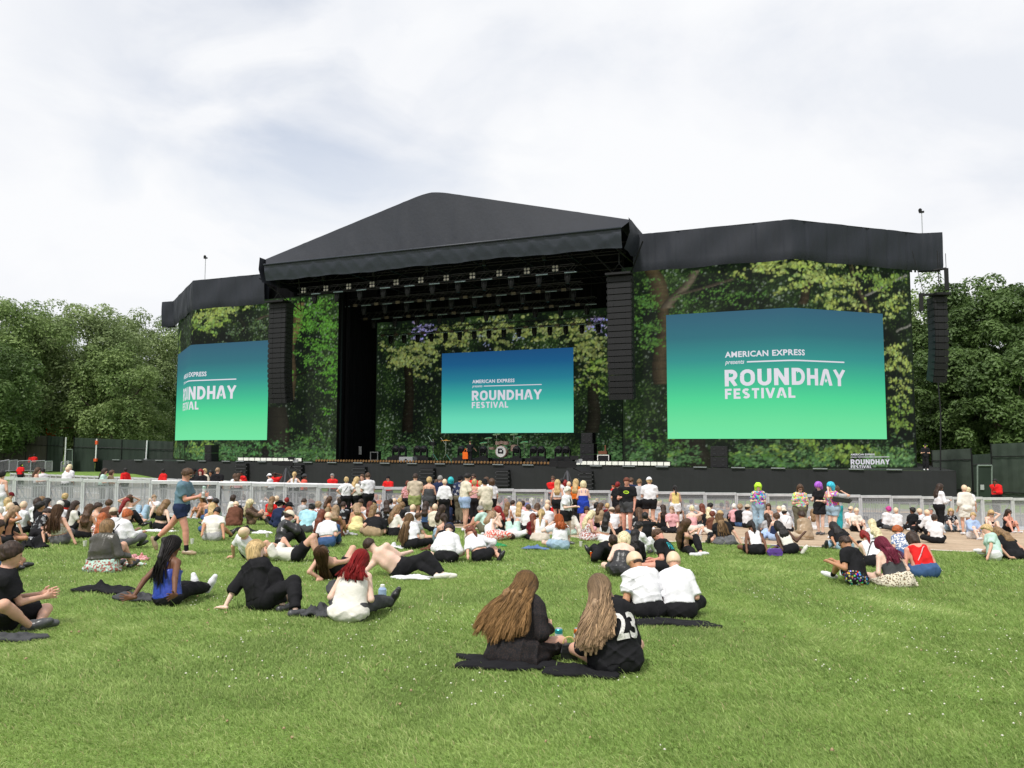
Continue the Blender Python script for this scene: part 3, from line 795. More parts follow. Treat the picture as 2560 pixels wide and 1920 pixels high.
line_array((ua + ub) / 2, VA, za, 20, ub - ua, (za - zbo) / 20, 1.0, 'tall black speaker column hanging in front of the forest screen at the stage\'s right corner')
ua, za = on_v(674, 760, VA); ub, _ = on_v(716, 760, VA); _, zbo = on_v(705, 1008, VA)
line_array((ua + ub) / 2, VA, za, 20, ub - ua, (za - zbo) / 20, 1.15, 'tall black speaker column hanging at the left corner, overlapping the left screen')
# outer right fill, hung from the wing's end
ua, za = on_v(2334, 742, 1.2); ub, _ = on_v(2366, 745, 1.2); _, zbo = on_v(2345, 958, 1.2)
r_ = line_array((ua + ub) / 2, 1.2, za, 13, (ub - ua) * 1.15, (za - zbo) / 13, 1.0, 'shorter curved speaker column hanging below the far right end of the wing', yaw=R(22), splay=2.4, start=.4)
o, X, Y = frame_at((ua + ub) / 2, 1.2, za)
mb = MB(); mb.box(o + Vector((.5, 0, 1.2)), .25, .25, 1.5, X, Y); mb.tube(o + Vector((.5, 0, 1.95)), o + Vector((-.4, 0, 1.8)), .09); mb.box(o + Vector((-1.3, 0, -.4)), .25, .25, 1.2, X, Y); mb.tube(o + Vector((-1.3, 0, .1)), o + Vector((0, 0, .15)), .1)
mb.tube(o + Vector((-1.8, 0, 3.2)), o + Vector((-1.1, 0, .2)), .02); mb.tube(o + Vector((.5, 0, 3.0)), o + Vector((.5, 0, 2)), .02)
_o = mb.v; mb.v = [(x - r_['_base'][0], y - r_['_base'][1], z - r_['_base'][2]) for x, y, z in _o]
mb.build('bracket', BLK).parent = r_
# cable below it
mb = MB(); a = st(*on_v(2345, 960, 1.6)[:1], 1.6, 0); u_, z_ = on_v(2345, 960, 1.6); u2, z2 = on_v(2348, 1100, 1.6)
mb.path([st(u_, 1.6, z_ + .3), st(u_ + .1, 1.7, (z_ + z2) / 2), st(u2, 1.6, DECK)], .05, 5); tag(mb.build('stage_cable', BLK), 'thick black cable dropping below the far right speaker column', 'cable')
# stacks standing on deck
def stack(px, py0, py1, wpx, v, label, sub=True):
    u, z1 = on_v(px, py0, v); u2, _ = on_v(px + wpx, py0, v); w = u2 - u; uc = (u + u2) / 2
    o, X, Y = frame_at(uc, v, DECK); root = base('side_fill_speaker', o, label, 'speaker stack', 'speaker stacks on the deck')
    h = z1 - DECK; Z = Vector((0, 0, 1)); k = 3 if h > 2.2 else 2; hh = h / k
    for i in range(k):
        mb = MB(); c = o + Z * (hh * (i + .5)) + Y * .5
        ww = w if i < k - 1 or not sub else w * .8
        mb.box(c, ww, 1.0, hh * .97, X, Y, Z, 0); mb.box(c - Y * .52, ww * .92, .04, hh * .88, X, Y, Z, 1)
        for sx in (-1, 1):
            for sz in (-1, 1): mb.box(c + X * (sx * ww * .25) + Z * (sz * hh * .22) - Y * .55, ww * .16, .03, hh * .14, X, Y, Z, 0)
        mb.build('cabinet', [CABM, GRILL], root)
stack(783, 1088, 1150, 29, 3.2, 'stepped black speaker stack on deck between left forest screen and the black drape')
stack(1450, 1082, 1157, 34, 4.0, 'stepped black speaker stack on the deck behind the tripod camera, right of the centre screen')
stack(512, 1112, 1152, 17, .5, 'low black speaker pair on the deck under the left advert', False)
stack(1776, 1115, 1168, 42, .5, 'low wide black speaker stack on the deck under the right advert', False)
# subs set into the skirt
for i, (px, w, y0, y1) in enumerate([(606, 24, 1158, 1198), (742, 28, 1162, 1202), (900, 30, 1167, 1207), (1070, 32, 1170, 1212), (1258, 30, 1174, 1214), (1466, 32, 1178, 1222)]):
    u, z1 = on_v(px - w / 2, y0, -.25); u2, z0 = on_v(px + w / 2, y1 + 4, -.25)
    o, X, Y = frame_at((u + u2) / 2, -.25, z0); Z = Vector((0, 0, 1))
    pl = ['leftmost', 'second from left', 'third from left', 'third from right', 'second from right', 'rightmost'][i]
    root = base('subwoofer', o, f'{pl} black subwoofer block standing against the stage skirt', 'subwoofer', 'subwoofers against the stage skirt')
    H = z1 - z0; mb = MB(); mb.box(o + Z * H / 2, u2 - u, .45, H, X, Y, Z); mb.build('cabinet', GRILL, root)
    mb = MB()
    for k in range(5): mb.box(o + Z * (H * (k + .5) / 5) - Y * .25, (u2 - u) * .96, .03, H * .02, X, Y, Z)
    for sx in (-1, 1):
        for k in range(4): mb.box(o + X * (sx * (u2 - u) * .53) + Z * (H * (k + .6) / 4.4) - Y * .18, .12, .05, .05, X, Y, Z)
    mb.build('handle', mat('worn_edge', (.09, .09, .10), .6), root)

# pale strip lamps along deck front edge
mb = MB(); k = 0
for px in [290, 345, 398, 452, 505, 565, 600, 655, 715, 770, 830, 895, 962, 1030, 1100, 1172, 1245, 1320, 1402, 1490, 1572, 1655, 1750, 1845, 1945, 2050, 2140, 2235]:
    uu, zz = on_v(px, 1160, -.08)
    mb.box(st(uu, -.10, DECK + .06), .95, .08, .07, SU, SV)
mb.build('edge_strip', mat('strip_lens', (.22, .24, .25), .4), stage)
# brown row of footlights
u0, _ = on_v(790, 1150, .3); u1, _ = on_v(1385, 1160, .3); nF = 78
foot = base('footlight_batten', st((u0 + u1) / 2, .3, DECK), 'long row of small copper-coloured footlights along the middle of the deck edge', 'footlights')
mb = MB(); mb.box(st((u0 + u1) / 2, .34, DECK + .10), u1 - u0, .25, .18, SU, SV); mb.build('housing', BLK, foot)
mb = MB()
for i in range(nF):
    c = st(u0 + (u1 - u0) * (i + .5) / nF, .18, DECK + .22)
    mb.lathe(c - SV * .04, [(.10, 0), (.12, .05), (.05, .14)], 8, Z=SV)
mb.build('lamp_row', mat('copper_lens', (.22, .12, .05), .35, .3, var=.3, scale=3), foot)
foot['kind'] = 'thing'
# white strobe battens
def batten(px0, px1, py, n_, label):
    a, za = on_v(px0, py, .1); c, zc = on_v(px1, py, .1); root = base('strobe_batten', st((a + c) / 2, .1, DECK), label, 'light batten', 'rows of white strobe panels')
    mb = MB(); mb.box(st((a + c) / 2, .16, DECK + .26), c - a, .14, .40, SU, SV); mb.build('housing', BLK, root)
    for i in range(n_):
        mb = MB(); mb.box(st(a + (c - a) * (i + .5) / n_, .07, DECK + .27), (c - a) / n_ * .88, .05, .27, SU, SV); mb.build('panel', WHITEM, root)
batten(595, 755, 1152, 11, 'row of white strobe panels on the deck edge, under the left screen')
batten(1437, 1676, 1162, 15, 'row of white strobe panels on the deck edge, right of the centre')
# wind sensors on masts
for px, py, y1, lab in [(514, 645, 705, 'thin mast with wind sensor on the left wing'), (2304, 530, 582, 'thin mast with wind sensor on the right wing\'s outer end')]:
    v0 = (FL[2][1] if px < 1000 else FR[2][1]); u, z = on_v(px, py, v0 + .3)
    root = base('wind_sensor', st(u, v0 + .3, ZF1 - .3), lab, 'wind sensor', 'wind sensor masts')
    mb = MB(); mb.tube(st(u, v0 + .3, ZF1 - .3), st(u, v0 + .3, z), .035); mb.build('mast', STEEL, root)
    mb = MB(); mb.box(st(u, v0 + .3, z), .35, .2, .12, SU, SV); mb.lathe(st(u - .1, v0 + .3, z), [(.12, 0), (.14, .2), (.05, .3)], 8); mb.build('sensor', BLK, root)

# --- hung lighting bars ---
TRM = mat('rig_truss', (.06, .06, .065), .4, .7)
def light_bar(v, pxl, pxr, pyl, pyr, n_, kind, label, heads=True):
    """box truss with lamps, hung under the roof"""
    a, za = on_v(pxl, pyl, v); c, zc = on_v(pxr, pyr, v); z = (za + zc) / 2
    root = base('lighting_truss', st((a + c) / 2, v, z), label, 'lighting truss', 'lighting trusses hung under the roof')
    Z = Vector((0, 0, 1)); mb = MB(); s_ = .28
    for dv in (-s_, s_):
        for dz in (-s_, s_): mb.tube(st(a, v + dv, z + dz), st(c, v + dv, z + dz), .032, 5)
    nn = int((c - a) / .55)
    for i in range(nn):
        p = a + (c - a) * i / nn; q = a + (c - a) * (i + 1) / nn; f = 1 if i % 2 else -1
        for dv in (-s_, s_): mb.tube(st(p, v + dv, z - s_ * f), st(q, v + dv, z + s_ * f), .016, 4)
    for i in range(5):
        p = a + (c - a) * (i + .5) / 5; mb.tube(st(p, v, z + s_), st(p, v, ZC + .6), .02, 4)
        if kind == 'blind': mb.box(st(p, v, z + 1.1), .28, .28, .5, SU, SV)
    mb.build('truss', TRM, root)
    for i in range(n_):
        p = a + (c - a) * (i + .35) / n_
        if kind == 'blind':      # four-cell blinder
            h = MB(); h.box(st(p, v - .38, z - .02), .58, .12, .58, SU, SV)
            bl = h.build('blinder', BLK, root); h = MB()
            for sx in (-1, 1):
                for sz in (-1, 1): h.lathe(st(p + sx * .14, v - .47, z - .02 + sz * .14), [(.10, 0), (.11, .02), (.07, .03)], 10, Z=-SV)
            bo = bl; lens = h.build('lens', mat('warm_lens', (.30, .28, .24), .4), root)
            lens.parent = bl
        else:
            h = MB(); h.box(st(p, v - .34, z - .35), .42, .12, .24, SU, SV); h.build('wash_lamp', mat('amber_lens', (.12, .095, .065), .5, var=.3, scale=2), root)
        # strip tube
        t = MB(); q = p + (c - a) / n_ * .5
        t.tube(st(q - .5, v - .3, z - s_ - .12), st(q + .5, v - .3, z - s_ - .12), .045, 6)
        t.build('light_tube', mat('tube_lens', (.22, .29, .31), .35), root)
        if heads:                # moving head hanging from the truss
            for dd in ((.16,) if kind == 'blind' else (.0,)):
                g = MB(); q2 = p + (c - a) / n_ * dd + (.5 if kind == 'blind' else .75)
                g.box(st(q2, v, z - s_ - .12), .34, .34, .2, SU, SV)
                for sx in (-1, 1): g.box(st(q2 + sx * .2, v, z - s_ - .42), .06, .2, .5, SU, SV)
                g.lathe(st(q2, v, z - s_ - .95), [(.16, 0), (.20, .15), (.21, .5), (.12, .72)], 10)
                g.build('moving_head', BLK, root, smooth=False)
    return root
light_bar(-.4, 748, 1440, 733, 665, 11, 'blind', 'front lighting truss with four-cell blinders, nearest under the pelmet')
light_bar(3.2, 825, 1455, 762, 712, 11, 'wash', 'second lighting truss under the roof, with blue-white tubes')
light_bar(6.6, 900, 1490, 792, 750, 10, 'wash', 'third lighting truss under the roof, dim lamps')
light_bar(11.5, 950, 1545, 836, 792, 16, 'wash', 'rearmost lighting truss with lamps silhouetted against the yellow leaves')

# --- things on the deck ---
def moving_light(px, py, v, k):
    u, z = on_v(px, py, v); root = base('floor_moving_light', st(u, v, DECK), ('black moving head lamp standing on the deck, ' + ['first', 'second', 'third', 'fourth', 'fifth', 'sixth', 'seventh', 'eighth', 'ninth', 'tenth', 'eleventh', 'twelfth'][k] + ' of the row from left'), 'stage light', 'moving lights standing on the deck')
    s_ = 1.25; mb = MB(); mb.box(st(u, v, DECK + .25), 1.1 * s_, .9, .5, SU, SV); mb.build('flight_base', BLK, root)
    mb = MB(); mb.box(st(u, v, DECK + .58), .55 * s_, .4, .18, SU, SV)
    for sx in (-1, 1): mb.box(st(u + sx * .26 * s_, v, DECK + .95), .08, .28, .7, SU, SV)
    mb.build('yoke', BLK, root)
    mb = MB(); mb.lathe(st(u, v - .25, DECK + 1.15), [(.18 * s_, 0), (.26 * s_, .1), (.27 * s_, .3), (.18 * s_, .55)], 12, Z=(SV + Vector((0, 0, .5))).normalized()); mb.build('lamp_head', GRILL, root)
for k, px in enumerate([990, 1007, 1044, 1060, 1154, 1209, 1292, 1335, 1354, 1397, 1416]): moving_light(px, 1140, 6.0, k)
CH = mat('chrome', (.6, .6, .62), .2, 1., var=.05)
# riser + drum kit
u, z = on_v(1252, 1140, 8.0)
rs = base('drum_riser', st(u, 8.5, DECK), 'low black riser carrying the drum kit', 'stage riser'); mb = MB(); mb.box(st(u, 8.5, DECK + .2), 6.0, 3.0, .4, SU, SV); mb.build('platform', BLK, rs)
for sx in (-1, 1):
    mb = MB(); mb.box(st(u + sx * 2.9, 8.5, DECK + .06), .3, 2.6, .12, SU, SV); mb.build('caster_rail', BLK, rs)
D = base('drum_kit', st(u, 8.2, DECK + .4), 'drum kit with white front skin and pinkish shells under the centre screen', 'drum kit')
WH_ = mat('drum_skin', (.75, .75, .72), .5); PK_ = mat('drum_shell', (.45, .30, .24), .3)
zz = DECK + .4; S_ = 1.5
h = MB(); h.lathe(st(u, 8.0, zz + .42 * S_), [(.36 * S_, 0), (.38 * S_, .02), (.38 * S_, .55), (.36 * S_, .56)], 20, Z=SV); bd = h.build('bass_drum', PK_, D)
h = MB(); h.lathe(st(u, 7.98, zz + .42 * S_), [(.33 * S_, -.01), (.34 * S_, .0)], 20, Z=SV); h.build('front_skin', WH_, bd)
h = MB(); 
for (x0, z0, x1, z1) in [(-.16, .12, .10, .2), (-.16, -.10, .16, -.02), (-.16, -.08, -.10, .16), (.1, -.02, .16, .1)]:
    a0 = st(u + x0 * S_, 7.955, zz + (.42 + z0) * S_); h.box(st(u + (x0 + x1) / 2 * S_, 7.955, zz + (.42 + (z0 + z1) / 2) * S_), abs(x1 - x0) * S_ + .05, .02, abs(z1 - z0) * S_ * .7 + .05, SU, SV)
h.build('emblem', BLK, bd)
for (dx, dv, dz, r, hh) in [(-.28, .1, .85, .17, .2), (.28, .1, .85, .17, .2), (.75, .4, .45, .24, .4), (-.8, .5, .55, .2, .15), (0, .1, .9, .15, .18)]:
    h = MB(); h.lathe(st(u + dx * S_, 8.2 + dv, zz + dz * S_), [(r * S_, 0), (r * S_ * 1.03, .01), (r * S_, hh * S_)], 16); h.build('tom_drum', PK_, D)
for (dx, dv, dz) in [(-1.0, .3, 1.25), (1.0, .3, 1.3), (-.55, .7, 1.5), (.6, .8, 1.5), (1.35, .6, 1.0), (-1.3, .2, .95)]:
    p = st(u + dx * S_, 8.2 + dv, zz + dz * S_)
    h = MB(); h.lathe(p, [(.25 * S_, 0), (.06 * S_, .03), (.02, .06)], 16, Z=(Vector((0, 0, 1)) - SV * .3).normalized()); cy = h.build('cymbal', mat('brass', (.55, .38, .12), .3, .9), D)
    h = MB(); b0 = Vector((p.x, p.y, zz)); h.tube(p, b0 + Vector((0, 0, .35)), .025, 5)
    for k in range(3):
        an = k * 2.09; h.tube(b0 + Vector((0, 0, .4)), b0 + Vector((math.cos(an) * .4, math.sin(an) * .4, 0)), .022, 5)
    h.build('cymbal_stand', CH, cy)
# percussion stand set left: stands and an orange cymbal
for px, lab, top in [(1083, 'chrome cymbal stand with dark snare, left of the crew member', 'snare_drum'), (1115, 'chrome stand holding an orange cymbal, left of the crew member', 'orange_cymbal')]:
    u3, z3 = on_v(px, 1098 if top == 'snare_drum' else 1102, 6.5); b0 = st(u3, 6.5, DECK); root = base('percussion_stand', b0, lab, 'cymbal stand', 'percussion stands left of the drum kit')
    h = MB(); h.tube(b0 + Vector((0, 0, .5)), Vector((b0.x, b0.y, z3)), .035, 6)
    for k in range(3):
        an = k * 2.09 + .5; h.tube(b0 + Vector((0, 0, .8)), b0 + Vector((math.cos(an) * .6, math.sin(an) * .6, 0)), .03, 5)
    h.tube(Vector((b0.x, b0.y, z3 - .4)), Vector((b0.x - .5, b0.y, z3 + .3)), .025, 5)
    h.build('stand', CH, root)
    h = MB(); h.lathe(Vector((b0.x, b0.y, z3)), [(.55, 0), (.1, .06), (.03, .1)] if top != 'snare_drum' else [(.3, -.6), (.31, -.3), (.3, -.25)], 16)
    h.build('cymbal' if top != 'snare_drum' else 'snare_drum', mat('orange_brass', (.6, .25, .03), .4) if top != 'snare_drum' else BLK, root)
# grey riser block, white framed case in the wing, flight case
u4, z4 = on_v(1020, 1146, 4.0); o = base('equipment_case', st(u4, 4, DECK), 'pale grey equipment case on the deck behind the footlights', 'equipment case', 'cases on the deck')
mb = MB(); mb.box(st(u4, 4, DECK + .3), 1.4, .8, .5, SU, SV); mb.build('body', mat('grey_case', (.30, .31, .32), .5), o); mb = MB(); mb.box(st(u4, 3.58, DECK + .32), .2, .03, .1, SU, SV); mb.build('latch', BLK, o)
u4, z4 = on_v(1511, 1144, 3.0); o = base('equipment_case', st(u4, 3, DECK), 'black case with white edging beside the right speaker stack', 'equipment case', 'cases on the deck')
mb = MB(); mb.box(st(u4, 3, DECK + .45), .95, .7, .8, SU, SV); mb.build('body', BLK, o); mb = MB()
for sx in (-1, 1): mb.box(st(u4 + sx * .46, 2.63, DECK + .45), .06, .04, .86, SU, SV)
for dz in (.05, .85): mb.box(st(u4, 2.63, DECK + dz), .92, .045, .06, SU, SV)
mb.build('edging', WHITEM, o)
mb = MB(); mb.box(st(u4 - .1, 3, DECK + 1.05), .7, .4, .25, SU, SV); mb.box(st(u4 + .1, 3, DECK + 1.35), .1, .2, .6, SU, SV); mb.build('control_panel', mat('rust_bits', (.16, .06, .03), .6), o)
u4, z4 = on_v(939, 1137, 9.0); o = base('equipment_case', st(u4, 9, DECK), 'small case with bright white frame in front of the black drape', 'equipment case', 'cases on the deck')
mb = MB(); mb.box(st(u4, 9, DECK + .5), 1.0, .5, 1.0, SU, SV); mb.build('body', BLK, o); mb = MB()
for sx in (-1, 1): mb.box(st(u4 + sx * .42, 8.72, DECK + .5), .08, .04, .9, SU, SV)
for dz in (.1, .9): mb.box(st(u4, 8.72, DECK + dz), .8, .045, .08, SU, SV)
mb.build('edging', WHITEM, o)
u4, z4 = on_v(895, 1126, 8.0); o = base('music_stand', st(u4, 8, DECK), 'small stand with a white sheet in front of the black drape', 'music stand')
mb = MB(); mb.tube(st(u4, 8, DECK), st(u4, 8, z4), .04, 6); mb.build('stem', BLK, o); mb = MB(); mb.box(st(u4, 7.9, z4), .9, .04, .8, SU, SV); mb.build('sheet', WHITEM, o)

# --- broadcast cameras on tripods ---
def tv_camera(p, ztop, label, sc=1., spread=.45):
    root = base('broadcast_camera', p, label, 'video camera', 'tripod cameras in the pit'); zt_ = ztop
    top = Vector((p.x, p.y, zt_ - .5 * sc))
    mb = MB()
    for k in range(3):
        an = k * 2.094 + .6; mb.tube(top, p + Vector((math.cos(an) * spread * 2, math.sin(an) * spread * 2, 0)), .055 * sc, 6)
        mb.tube(top.lerp(p, .6) , p + Vector((math.cos(an) * spread * 1.3, math.sin(an) * spread * 1.3, (zt_ - p.z) * .25)), .02, 4)
    mb.build('tripod', mat('tripod_grey', (.10, .10, .11), .4, .5), root)
    mb = MB(); mb.box(top + Vector((0, 0, .28 * sc)), .9 * sc, .3 * sc, .32 * sc); mb.box(top + Vector((-.65 * sc, 0, .30 * sc)), .5 * sc, .24 * sc, .26 * sc); mb.box(top + Vector((.35 * sc, -.1, .62 * sc)), .4 * sc, .2 * sc, .2 * sc)
    mb.tube(top + Vector((.3 * sc, 0, .1)), top + Vector((1.0 * sc, -.1, -.25)), .03, 5)
    mb.build('camera_body', BLK, root)
    mb = MB(); mb.box(top + Vector((.6 * sc, 0, .45 * sc)), .3 * sc, .25 * sc, .2 * sc); mb.build('viewfinder', mat('grey_case', (.3, .31, .32), .5), root)
for px, py, yb, Y, lab, sc in [(1418, 1150, 1262, 46, 'black tripod camera at the right end of footlights', 1.15), (716, 1150, 1206, 52, 'black tripod camera in the pit below the left strobe row', 1.0)]:
    d = ray(px, py); t = Y / d.y; x = d.x * t; zt_ = EYE + d.z * t; tv_camera(Vector((x, Y, gz(x, Y))), zt_, lab, sc)
# ================= BARRIERS, FENCES, TREES =================
# perforated aluminium stage barrier, one panel copied along the line
m, n, b = newmat('perforated_sheet'); tcn = n.nodes.new('ShaderNodeTexCoord')
ck = n.nodes.new('ShaderNodeTexVoronoi'); ck.inputs['Scale'].default_value = 45; ck.inputs['Randomness'].default_value = 0.
n.links.new(tcn.outputs['Object'], ck.inputs['Vector'])
lt = n.nodes.new('ShaderNodeMath'); lt.operation = 'LESS_THAN'; lt.inputs[1].default_value = .41; n.links.new(ck.outputs['Distance'], lt.inputs[0])
tr_ = n.nodes.new('ShaderNodeBsdfTransparent'); ms = n.nodes.new('ShaderNodeMixShader'); n.links.new(lt.outputs[0], ms.inputs[0]); n.links.new(b.outputs[0], ms.inputs[1]); n.links.new(tr_.outputs[0], ms.inputs[2])
n.links.new(ms.outputs[0], n.nodes['Material Output'].inputs[0])
c1 = ramp(n, noise(n, tcn.outputs['Object'], 3, 4), [(.3, (.40, .41, .43)), (.7, (.52, .53, .55))]); n.links.new(c1, b.inputs['Base Color']); b.inputs['Roughness'].default_value = .5; b.inputs['Metallic'].default_value = .35
PERF = m
ALB = mat('barrier_aluminium', (.60, .61, .63), .4, .4, var=.12, scale=5)
def barrier_panel(W=1.25, H=1.22, vert=False):
    root = empty('crowd_barrier'); Z = Vector((0, 0, 1))
    mb = MB(); mb.box((0, 0, H - .05), W - .01, .09, .10); mb.box((-W / 2 + .035, 0, H / 2 - .05), .06, .06, H - .1); mb.box((W / 2 - .035, 0, H / 2 - .05), .06, .06, H - .1); mb.box((0, 0, .06), W - .14, .05, .08)
    mb.build('frame', ALB, root)
    mb = MB(); mb.box((0, .045, H / 2 - .02), W - .1, .004, H - .2); mb.build('perforated_sheet', PERF, root)
    mb = MB(); mb.box((0, .10, H * .78), W - .14, .035, .05); mb.box((0, .10, H * .42), W - .14, .035, .05)
    for x in ((-.22, .22) if not vert else tuple(np.arange(-.45, .46, .1))): mb.box((x, .13, H * (.42 if not vert else .5)), .045 if not vert else .018, .02, H * .72)
    mb.build('rail', ALB, root)
    mb = MB()
    for x in (-W / 2 + .1, W / 2 - .1): mb.tube((x, .06, H * .8), (x + .05, 1.0, .04), .025, 6)
    mb.build('brace', ALB, root)
    mb = MB(); mb.box((0, .5, .015), W - .02, 1.05, .03); mb.box((0, -.35, .012), W - .02, .6, .02); mb.build('base_plate', ALB, root)
    return root
pa_ = barrier_panel(); pb_ = barrier_panel(vert=True)
A = Vector((-19.6, 29.4, 0)); B = Vector((21.0, 31.6, 0)); nP = 33; Wp = (B - A).length / nP
dirv = (B - A).normalized(); rzb = math.atan2(dirv.y, dirv.x)
for i in range(nP):
    c = A.lerp(B, (i + .5) / nP)
    vert = i in (2, 3, 5, 17, 19, 27) or i < 2
    src = pb_ if vert else pa_
    first = (i == 0 or i == 4)
    o = src if first else copy_tree(src)
    o.location = (c.x, c.y, gz(c.x, c.y) + .02); o.scale = (Wp / 1.25, 1, 1 if i > 12 else 1.0 + .10 * (12 - i) / 12)
    o.rotation_euler = (0, math.atan(GS * .376), rzb) if False else (0, 0, rzb)
    o['label'] = 'grey perforated aluminium barrier panel in the front barrier line'; o['category'] = 'crowd barrier'; o['group'] = 'barrier panels in the front line'
# second line further back (left)
pc = barrier_panel(1.25, 1.22)
A2 = Vector((-42.8, 68, 0)); B2 = Vector((-8.5, 35.5, 0)); n2_ = 36; dv2 = (B2 - A2).normalized(); rz2 = math.atan2(dv2.y, dv2.x); w2 = (B2 - A2).length / n2_
CONC = mat('barrier_back', (.33, .33, .31), .7, .1, var=.1, scale=2)
for i in range(n2_):
    c = A2.lerp(B2, (i + .5) / n2_); o = pc if i == 0 else copy_tree(pc)
    o.location = (c.x, c.y, gz(c.x, c.y)); o.rotation_euler = (0, 0, rz2); o.scale = (w2 / 1.25, 1, 1)
    o['label'] = 'dull grey barrier panel in the pit line behind the front barrier, left'; o['category'] = 'crowd barrier'; o['group'] = 'barrier panels in the pit line'
for ch in pc.children:
    if ch.name.startswith('perforated'):
        ch.data.materials[0] = CONC
# long white top rail just behind the first line at left
for k, (x0, x1, Y) in enumerate([(-19.5, -6.5, 31.2)]):
    root = base('handrail', (x0, Y, gz(x0, Y)), 'long white rail running behind the left part of the front barrier', 'handrail')
    mb = MB(); a = Vector((x0, Y, gz(x0, Y) + 1.27)); c = Vector((x1, Y + .5, gz(x1, Y) + 1.24)); mb.tube(a, c, .045, 8); mb.build('rail', mat('white_rail', (.75, .75, .76), .4), root)
    for i in range(9):
        p = a.lerp(c, (i + .5) / 9); mb = MB(); mb.tube(p, Vector((p.x, p.y, gz(p.x, p.y))), .03, 6); mb.build('post', STEEL, root)

# --- steel hoarding fences beside the stage ---
DG = mat('hoarding_green', (.026, .040, .030), .6, .1, var=.2, scale=1.5, stretch=(1, 1, .3)); DG2 = mat('hoarding_grey', (.050, .064, .052), .6, .1, var=.2, scale=1.5)
GB = mat('hoarding_olive', (.075, .072, .058), .75, var=.15, scale=1)
def hoarding(pts, ytop, mtl, label, Z0=-2.6, posts=True, group='hoarding around the stage site'):
    """pts: [(px,Y)], ytop: px of the top at each"""
    P = []
    for (px, Y), yt in zip(pts, ytop):
        d = ray(px, yt); t = Y / d.y; P.append(Vector((d.x * t, Y, EYE + d.z * t)))
    root = base('hoarding_fence', ((P[0].x + P[-1].x) / 2, (P[0].y + P[-1].y) / 2, Z0), label, 'hoarding', group)
    for i in range(len(P) - 1):
        a, c = P[i], P[i + 1]; q = Vector((c.x - a.x, c.y - a.y, 0)); nr = Vector((-q.y, q.x, 0)).normalized() * .06
        nb_ = max(1, int(q.length / 2.4)); mb = MB()
        for k in range(nb_):
            s0 = a.lerp(c, k / nb_); s1 = a.lerp(c, (k + 1) / nb_ - .012 / nb_)
            nc = 8; vs = []; fs = []
            for j in range(nc + 1):
                p = s0.lerp(s1, j / nc) + nr * (.5 if j % 2 else 0); vs += [Vector((p.x, p.y, Z0)), p]
            for j in range(nc): fs.append((2 * j, 2 * j + 2, 2 * j + 3, 2 * j + 1))
            mb.add(vs, fs)
        mb.build('sheeting', mtl, root)
        if posts:
            mb = MB()
            for k in range(nb_ + 1):
                p = a.lerp(c, k / nb_) - nr; mb.tube((p.x, p.y, Z0), (p.x, p.y, p.z + .05), .035, 5)
            for f in (.25, .8): mb.tube(Vector((a.x, a.y, Z0)).lerp(a, f) - nr, Vector((c.x, c.y, Z0)).lerp(c, f) - nr, .03, 5)
            mb.build('post', BLK, root)
    return root
hoarding([(-40, 88), (122, 87)], (1083, 1090), GB, 'olive brown hoarding at the far left edge under the trees')
hoarding([(120, 86.5), (160, 86)], (1089, 1092), DG, 'dark green hoarding between olive boards and the door, left')
hoarding([(186, 86.5), (240, 86)], (1094, 1096), DG, 'dark green hoarding right of the left door')
hoarding([(242, 87.5), (368, 88)], (1096, 1101), DG, 'widest dark green hoarding left of the stage, with white posts')
hoarding([(370, 89), (434, 90)], (1101, 1104), DG2, 'greyer green hoarding touching the left wing')
hoarding([(2330, 62), (2428, 60)], (1126, 1121), DG2, 'dark green hoarding panels just right of the stage end')
hoarding([(2430, 59.5), (2478, 59)], (1137, 1134), DG, 'low dark panel above the door at right')
hoarding([(2478, 56), (2700, 50)], (1110, 1100), DG2, 'tallest dark green hoarding at the far right edge')
def door(px0, px1, y0, y1, Y, label):
    P = []
    for px, py in ((px0, y0), (px1, y0), (px1, y1), (px0, y1)):
        d = ray(px, py); t = Y / d.y; P.append(Vector((d.x * t, Y, EYE + d.z * t)))
    root = base('hoarding_door', (P[3].x, Y, P[3].z), label, 'door', 'doors in the hoarding'); mb = MB()
    for a, c in ((0, 1), (1, 2), (3, 0)): mb.tube(P[a], P[c], .06, 4)
    mb.build('frame', mat('door_frame', (.16, .20, .17), .5), root)
    mb = MB(); mb.add([p + Vector((0, .03, 0)) for p in P], [(3, 2, 1, 0)]); mb.build('leaf', DG, root)
    mb = MB(); q = P[0].lerp(P[3], .66); mb.box(q + Vector((.3, -.03, 0)), .25, .04, .35); mb.build('lock_box', mat('pale_box', (.4, .42, .42), .5), root)
door(163, 181, 1124, 1172, 85.6, 'narrow green framed door in the left hoarding')
door(2444, 2480, 1164, 1246, 55, 'tall green framed door in the right hoarding beside the red-jacketed guard')
# bright posts on the left hoarding
for k, (px, y0, y1, lab) in enumerate([(165, 1093, 1165, 'white post beside the left door'), (242, 1097, 1150, 'white post with orange-red ends on the left hoarding'), (368, 1101, 1150, 'plain white post on the left hoarding nearest the stage')]):
    d0 = at_depth(px, y0, 85.5); d1 = at_depth(px - 3, y1, 85.5)
    o = base('marker_post', d1, lab, 'post', 'white posts on the left hoarding'); mb = MB(); mb.tube(d1, d0, .07, 6); mb.build('shaft', mat('white_rail', (.75, .75, .76), .4), o)
    mb = MB(); mb.box(d1, .3, .3, .3); (mb.box(d0 - Vector((0, 0, .4)), .22, .22, .4) if k == 1 else None); mb.build('cap', mat('orange_cap', (.7, .10, .03), .5) if k == 1 else STEEL, o)
